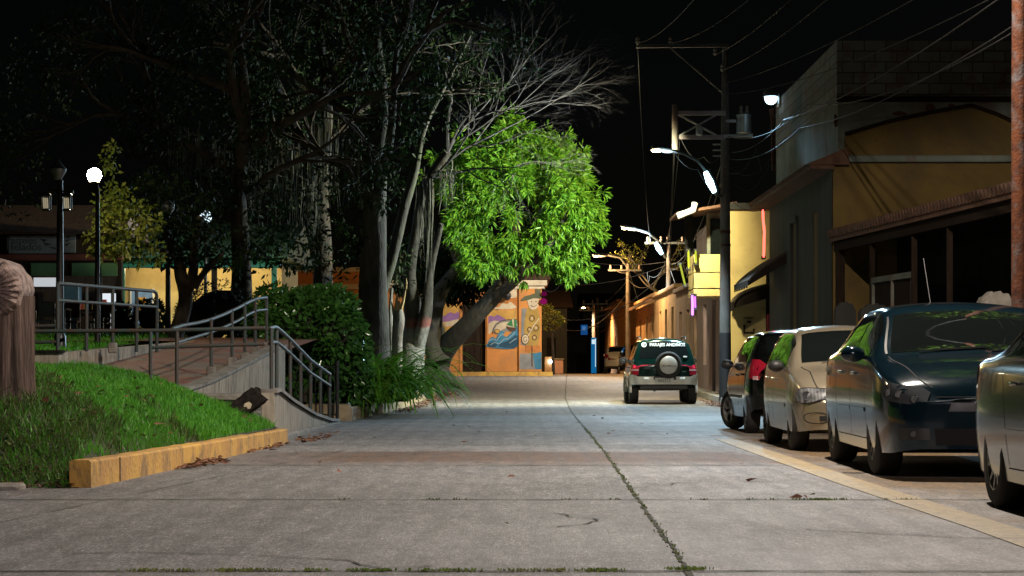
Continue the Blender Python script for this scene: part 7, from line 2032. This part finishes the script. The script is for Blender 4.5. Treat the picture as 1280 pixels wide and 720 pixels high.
dd_ = Vector((-.06,-.13,-.03)); mb = MB(); mb.tube([a_+dd_+(b_-a_)*.04, (a_+b_)/2+dd_*1.1, b_+dd_-(b_-a_)*.04], [.055,.09,.055], 10); mb.build('led_lens', E_cool, led, smooth=True)
LED1 = (a_+b_)/2 + Vector((-.25,-.45,-.2))
t_ = thing('pole_transformer', 'grey drum transformer standing on the utility pole shelf', 'transformer', (wx(929,dP), dP-.15, wz(168,dP)))
mb = MB(); cx = wx(929,dP); mb.lathe([(.15,wz(168,dP)),(.18,wz(167,dP)),(.18,wz(146,dP)),(.19,wz(145.5,dP)),(.19,wz(144.5,dP)),(.10,wz(142,dP))], (cx,dP-.15,0), 18); mb.build('tank', M['galv'], t_, angle=40)
for k in (-1, 1):
    mb = MB(); mb.lathe([(.03,wz(143,dP)),(.05,wz(140,dP)),(.03,wz(138,dP)),(.045,wz(136,dP)),(.02,wz(133,dP))], (cx+.07*k,dP-.15,0), 8); mb.build('bushing', M['ceramic'], t_, angle=50)

# star-bright security lamp on a short mast above the grey house
d = 52.5; c = at(963.5, 122, d)
t_ = thing('security_lamp', 'brilliant blue-white lamp on a short mast above the grey house', 'street lamp', at(966,205,d))
mb = MB(); mb.tube([at(967,213,d), at(966,150,d), at(964,136,d)], .05, 10); mb.build('mast', M['rust'], t_, angle=50)
mb = MB(); mb.lathe([(.05,c.z+.22),(.16,c.z+.16),(.19,c.z+.02)], (c.x,d,0), 14); mb.box((c.x+.17,d-.16,c.z-.20),(c.x+.19,d+.2,c.z+.10),0,.008); mb.build('lamp_head', M['galv'], t_, angle=50)  # side plate added to block the bulb's light from the wall
mb = MB(); mb.ball(Vector((c.x,d-.03,c.z-.02)), .15, 10); mb.build('bulb', emit('cool_star', (.62,.88,1), 5), t_, smooth=True)
STAR = Vector((c.x-.1, d-.35, c.z-.15))

# second and further poles up the street
def street_pole(lab, px, d, ptop, armpts, head, e_head, led=None, m='pole_grey', r=.12):
    x = at(px, 400, d).x; g = gz(d)+.1
    t = thing('utility_pole', lab, 'utility pole', (x, d, g))
    mb = MB(); mb.tube([(x,d,g),(x,d,wz(ptop,d))], [r,r*.72], 12); mb.build('shaft', M[m], t, angle=50)
    c = None
    if armpts: c = arm_lamp(t, [Vector((x,d,wz(armpts[0][1],d)))]+[at(a,b,d-.3*i) for i,(a,b) in enumerate(armpts[1:])], (at(*head[0],d-.9), at(*head[1],d-1.1)), e_head, True, .05)
    if led:
        mb = MB(); a_, b_ = at(*led[0], d-.5), at(*led[1], d-.35); mb.tube([a_, b_], .12, 10); l_ = mb.build('led_lamp', M['plastic'], t)
        q_ = Vector((-.06,-.15,-.02)); mb = MB(); mb.tube([a_+q_, (a_+b_)/2+q_*1.1, b_+q_], [.06,.10,.06], 10); mb.build('led_lens', E_cool, l_, smooth=True)
    mb = MB(); z = wz(ptop+8,d); mb.bar((x-.9,d-.1,z),(x+.6,d-.1,z),.07,.08); mb.build('crossarm', M['dull_steel'], t)
    for k in (-.8,-.3,.5):
        mb = MB(); mb.lathe([(.03,z+.05),(.06,z+.1),(.03,z+.15),(.05,z+.2),(.02,z+.24)], (x+k,d-.1,0), 8); mb.build('insulator', M['ceramic'], t)
    return t, c
d2 = 84.0
t2, c2 = street_pole('purplish utility pole with a white lamp behind the off-roader', 836, d2, 296, [(836,320),(832,322),(822,300),(810,291),(797,287)], ((797,287),(776,282)), E_warm, ((821,303),(829,317)))
lamp('lamp_light', 'POINT', c2+Vector((0,0,-.15)), 2400, WARM, .08)
LED2 = at(825,310,d2-.9)
t3, c3 = street_pole('slim utility pole with an amber lamp further up the street', 785, 101, 330, [(785,335),(775,322),(760,319)], ((760,319),(740,318)), E_warm)
lamp('lamp_light', 'POINT', c3+Vector((0,0,-.15)), 2000, SODIUM, .08)
t4, c4 = street_pole('dark utility pole standing past the crest by the blue panel', 747, 128, 372, None, None, None, None, 'bark_dark')
t5, c5 = street_pole('farthest utility pole with a tiny warm lamp', 742, 140, 380, [(742,386),(736,384)], ((736,384),(727,383)), E_warm)
lamp('lamp_light', 'SPOT', c5+Vector((0,0,-.1)), 3000, WARM, .08, c5+Vector((0,0,-5)), 165)

# rusty pole at the right edge, carrying the street lamp above the parked cars
d = 24.0; x = at(1273.5, 400, d).x
t_ = thing('rusty_pole', 'rust-streaked lamp pole behind the parked dark blue saloon', 'street lamp', (x, d, .14))
mb = MB(); mb.tube([(x,d,.1),(x,d,4),(x,d,7.6)], [.082,.078,.06], 16); mb.build('shaft', M['rust'], t_, angle=50)
mb = MB(); mb.lathe([(.10,.1),(.10,.35),(.085,.4)], (x,d,0), 16); mb.build('base_collar', M['rust'], t_, angle=40)
c6 = arm_lamp(t_, [Vector((x,d,7.5)), Vector((x-.3,d-.2,7.9)), Vector((x-1.2,d-1.0,8.1)), Vector((x-1.9,d-1.7,8.1))], (Vector((x-1.85,d-1.65,8.1)), Vector((x-2.35,d-2.1,8.05))), E_white)
KEY1 = c6+Vector((0,0,-.1))
# street lamp on the near pavement, behind the camera
x = 5.6; d = -1.0
t_ = thing('street_lamp', 'galvanised street lamp standing on the near pavement', 'street lamp', (x, d, .14))
mb = MB(); mb.tube([(x,d,.1),(x,d,7.8)], [.09,.06], 14); mb.build('shaft', M['galv'], t_, angle=50)
c7 = arm_lamp(t_, [Vector((x,d,7.7)), Vector((x-.5,d,8.1)), Vector((x-2.0,d,8.2))], (Vector((x-1.95,d,8.2)), Vector((x-2.6,d,8.15))), E_white)
KEY2 = c7+Vector((0,0,-.1))

# park lamps on the left
d = 36.5; c = at(118, 219, d)
t_ = thing('park_lamp', 'blazing warm globe lamp on a slim park post', 'park lamp', (at(122,430,d).x, d, 1.4))
mb = MB(); mb.tube([(c.x+.05,d,1.2),(c.x+.05,d,c.z-.3),(c.x+.03,d,c.z-.1)], [.05,.035,.03], 10); mb.build('post', M['black_metal'], t_, angle=50)
mb = MB(); mb.lathe([(.03,c.z-.14),(.10,c.z-.11),(.06,c.z-.08)], (c.x,d,0), 12); mb.build('collar', M['black_metal'], t_, angle=40)
mb = MB(); mb.ball(c, .115, 12); mb.build('globe', emit('park_globe', (1,.80,.48), 520), t_, smooth=True)
PARK = c
d = 33.5; x = at(75,430,d).x
t_ = thing('park_lamp', 'dark park lamp post with two dimly glowing louvred lanterns', 'park lamp', (x, d, 1.2))
mb = MB(); mb.tube([(x,d,1.1),(x,d,wz(225,d))], [.065,.045], 12); mb.build('post', M['black_metal'], t_, angle=50)
mb = MB(); mb.lathe([(.10,1.15),(.09,1.4),(.068,1.45)], (x,d,0), 12); mb.build('base', M['black_metal'], t_, angle=40)
mb = MB(); mb.bar((x-.24,d,wz(238,d)),(x+.20,d,wz(240,d)),.03,.035); mb.build('crossbar', M['black_metal'], t_)
for px in (57.5, 83.5):
    xx = wx(px,d); mb = MB(); z0, z1 = wz(262,d), wz(244,d)
    mb.box((xx-.075,d-.075,z1-.02),(xx+.075,d+.075,z1+.03),0,.02); mb.box((xx-.05,d-.05,z0-.02),(xx+.05,d+.05,z0+.01),0,.01)
    for sx in (-1,1): 
        for sy in (-1,1): mb.box((xx+sx*.06-.008,d+sy*.06-.008,z0),(xx+sx*.06+.008,d+sy*.06+.008,z1-.02))
    l_ = mb.build('lantern', M['black_metal'], t_)
    mb = MB()
    for k in (-.028, 0, .028): mb.prism([(xx+k-.008,d-.03,z0+.02),(xx+k+.006,d-.03,z0+.02),(xx+k-.002,d-.03,z1-.04),(xx+k-.016,d-.03,z1-.04)], (0,.05,0))
    mb.build('louvre', emit('dim_louvre', (1,.85,.55), .28), l_)  # bars glow by their own emission inside the lanterns
mb = MB(); z = wz(213,d); mb.lathe([(.05,wz(225,d)),(.12,z-.02),(.13,z+.02),(.06,z+.10),(.02,z+.16)], (x-.03,d,0), 12); mb.build('finial', M['galv'], t_, angle=40)
d = 42.5; x = at(210,430,d).x
t_ = thing('park_lamp', 'thin dark unlit lamp post in front of the clipped bush', 'park lamp', (x, d, 1.45))
mb = MB(); mb.tube([(x,d,1.35),(x,d,wz(268,d))], [.055,.04], 10); mb.build('post', M['steel_rail'], t_, angle=50)
mb = MB(); mb.lathe([(.05,wz(268,d)),(.12,wz(262,d)),(.13,wz(256,d)),(.03,wz(250,d))], (x,d,0), 12); mb.build('lamp_head', M['galv'], t_, angle=40)
c = at(257, 271, 60)
t_ = thing('park_lamp', 'small cold white light shining through the park trees', 'park lamp', (c.x, 60, 1.55))
mb = MB(); mb.tube([(c.x,60,1.5),(c.x,60,c.z-.15)], .045, 10); mb.build('post', M['black_metal'], t_, angle=50)
mb = MB(); mb.ball(c, .17, 10); mb.build('globe', emit('cold_globe', (.7,.88,1), 1.6), t_, smooth=True)
PARK2 = c

# ---- overhead cables
def cable(lab, pts, sag=.3, r=.011, m='cable'):
    r *= .72
    P = [at(*p) if len(p) == 3 and not isinstance(p, Vector) else p for p in pts]
    out = []
    for i in range(len(P)-1):
        for k in range(12):
            f = k/12; q = P[i]+(P[i+1]-P[i])*f; q = q - Vector((0,0,sag*4*f*(1-f))); out.append(q)
    out.append(P[-1]); mb = MB(); mb.tube(out, r, 5, 0, False)
    return tag(mb.build('power_cable', M[m], smooth=True), lab, 'cable', 'overhead cables')
pp = lambda px, py: (px, py, dP)
cable('overhead cable from the top crossarm tip towards us, outermost', [pp(797,54), (912,-60,30)], .25)
cable('overhead cable from the crossarm brace joint towards us', [pp(838,54), (1010,-70,28)], .25)
cable('overhead cable climbing from the pole top past the star lamp', [pp(894,68), (1075,-90,27)], .2)
cable('overhead cable from the upper pole insulator, steepest of the fan', [pp(903,88), (1120,-80,27)], .2)
cable('overhead cable crossing the gable of the ochre building', [pp(907,104), (1260,-70,25)], .2)
cable('lower cable crossing the block parapet of the ochre building', [pp(908,118), (1265,-15,26)], .25)
cable('thick bundle cable sagging below the star lamp', [pp(908,190), (980,150,50), (1330,-60,22)], .22, .016)
cable('second bundle cable sagging under the thick one', [pp(908,198), (1000,160,48), (1345,-20,22)], .25, .014)
cable('service cable swooping from the pole to the grey house eave', [pp(908,205), (965,197,53.5)], .35, .012)
cable('looped slack cable hanging beside the pole ladder', [pp(900,205), (946,186,53), (962,205,53)], .4, .010)
cable('service cable from the pole to the yellow house roof', [pp(908,232), (958,216,54.8)], .25, .010)
cable('black cable drooping along the yellow wall to the red neon', [pp(908,243), (953,262,55)], .18, .010)
cable('cable from the rack upright towards the second pole', [(843,150,dP), (836,300,84)], .6)
cable('cable from the rack beam down to the second pole crossarm', [(850,172,dP), (829,304,84)], .8)
cable('cable from the pole top to the second pole crossarm end', [(797,58,dP), (813,304,84)], .7)
cable('low thick cable from main pole to the white pole lamp', [pp(903,200), (838,330,84)], .7, .016)
cable('cable from the second pole to the amber lamp pole, upper', [(813,304,84), (770,338,101)], .5, .014)
cable('cable from the second pole to the amber lamp pole, lower', [(834,330,84), (786,350,101)], .6, .014)
cable('pale cable crossing the street left from the second pole, upper', [(834,327,84), (739,328,88), (690,332,90)], .12, .016)
cable('pale cable crossing the street left above the mural corner', [(834,331,84), (700,356,90), (678,358,90)], .25, .014)
cable('long cable from the second pole drooping to the mural house', [(834,338,84), (678,392,92)], .9, .014)
cable('cable from the amber lamp pole drooping over the far street', [(785,350,101), (690,400,120)], .7, .014)
cable('cable bundle crossing the far street above the blue sign', [(790,378,104), (740,384,125), (680,382,118)], .3, .018)
cable('lower cable bundle crossing the far street by the blue sign', [(790,386,104), (745,394,128), (680,390,112)], .35, .016)
cable('cable loop hanging under the second pole lamp', [(834,322,84), (812,345,84), (809,340,84)], .3, .012)
cable('slack wire behind the lamp arm of the main pole', [pp(903,247), (872,212,53.4), (842,190,53)], .12, .012)
cable('thin wire slanting from the pole foot towards the lime strip light', [(846,300,58), (860,345,56)], .1, .010)
cable('steel stay wire of the amber pole over the dry tree', [(785,335,101), (812,420,98)], .02, .010)

for k, (lab, pts, sag) in enumerate((
    ('dark cable bundle dipping beside the main pole above the lamp arm', [pp(906,178), (880,196,54.5), (846,160,53.8)], .3),
    ('cable dropping from the rack upright to the white pole lamp', [(843,186,53.8), (835,318,84)], .9),
    ('cable from the main pole past the balcony roof to the second pole', [pp(905,215), (868,300,66), (838,336,84)], .3),
    ('second slack cable from the pole to the grey house eave', [pp(908,213), (962,206,53.4)], .55),
    ('third slack cable from the pole to the ochre parapet', [pp(908,170), (1010,130,46), (1300,20,24)], .3),
    ('phone wire hanging low between the amber pole and the crest pole', [(785,372,101), (747,392,128)], .7),
    ('upper phone wire between the amber pole and the crest pole', [(785,360,101), (747,384,128)], .6),
    ('phone wire drooping from the amber pole to the mural corner', [(785,365,101), (679,400,92)], 1.0),
    ('service wire from the second pole to the peach house', [(836,334,84), (828,374,82)], .25),
    ('service wire from the second pole to the pinkish house', [(836,330,84), (858,368,72)], .3),
    ('pair of coiled wires round the lamp arm of the main pole', [pp(903,236), (886,224,53.6), (880,212,53.4), (893,238,53.6)], .15))):
    cable(lab, pts, sag, .013)
# ---- tree behind the yard wall whose canopy hangs over the parked cars, above the frame
t_ = thing('yard_tree', 'tall tree behind the yard wall hanging over the parked cars', 'tree', (8.6, 28, .1))
mb = MB(); limb(mb, [Vector((8.6,28,.05)), Vector((8.5,28,3)), Vector((8.0,27.5,6)), Vector((7.0,26.6,8))], [.28,.22,.17,.08], 12, .06, 96)
limb(mb, [Vector((8.1,27.6,5.4)), Vector((7.0,28.2,7.2)), Vector((5.6,28,8.4))], [.13,.10,.05], 10, .06, 97); mb.build('trunk', M['bark_dark'], t_, angle=60)
cen = inside_cloud(420, [((5.6,25.6,8.0),(1.3,1.2,1.0)),((4.4,27,8.6),(1.2,1.1,.8)),((7.0,26.4,7.9),(1.3,1.2,1.1)),((6.0,28.4,8.4),(1.4,1.2,1.0)),((7.9,28.5,8.2),(1.3,1.2,1.2))], 98, .3)
tufts(cen, 12, .3, .2, M['mango'], 'crown', t_, .5, 99, .3)
# ================================================================== LIGHT, SKY, CAMERA
def boost(o, k): o.data.energy *= k
lamp('lamp_light', 'SPOT', LED1, 3200, (.64,.87,1.0), .10, LED1+Vector((-.85,-.12,-.5)), 164, .3)
lamp('lamp_light', 'SPOT', LED2, 2600, (.7,.88,1), .10, LED2+Vector((-.9,-.1,-.45)), 176, .4)
lamp('lamp_light', 'SPOT', STAR, 4200, (.46,.77,1), .10, STAR+Vector((-6.5,-20,-8.5)), 48, .9)
lamp('lamp_light', 'SPOT', KEY1, 5200, (1.0,.87,.73), .07, KEY1+Vector((2.1,0,-8)), 165, .08)
lamp('lamp_light', 'SPOT', KEY2, 5300, (1.0,.86,.84), .07, KEY2+Vector((0,0,-8)), 160, .12)
lamp('lamp_light', 'POINT', PARK2+Vector((0,-.1,.28)), 260, COOL, .1)
for px in (190, 262, 322):
    lamp('lamp_light', 'POINT', (wx(px,64.9), 64.6, 3.84), 60, (1,.78,.45), .06)

w = bpy.data.worlds.new('World'); scene.world = w; w.use_nodes = True
nt = w.node_tree; bg = nt.nodes['Background']
sky = nt.nodes.new('ShaderNodeTexSky'); sky.sky_type = 'NISHITA'; sky.sun_disc = False
sky.sun_elevation = math.radians(20); sky.sun_rotation = math.radians(40)
nt.links.new(sky.outputs[0], bg.inputs[0]); bg.inputs[1].default_value = 0.0002

for o in bpy.data.objects:
    if '_w' in o: del o['_w']

cam = bpy.data.cameras.new('camera'); co = bpy.data.objects.new('camera', cam); COL.objects.link(co)
co.location = (0, 0, H); co.rotation_euler = (math.radians(90), 0, 0)
cam.sensor_width = 36; cam.lens = F/1280*36; cam.shift_y = (HY-360)/1280
cam.clip_start = 0.1; cam.clip_end = 4000
scene.camera = co
scene.view_settings.view_transform = 'Standard'; scene.view_settings.look = 'None'
scene.view_settings.exposure = 0.0; scene.view_settings.gamma = 1.0; scene.view_settings.use_curve_mapping = False
scene.cycles.use_denoising = True
scene.cycles.max_bounces = 6; scene.cycles.diffuse_bounces = 3
scene.cycles.sample_clamp_indirect = 4.0
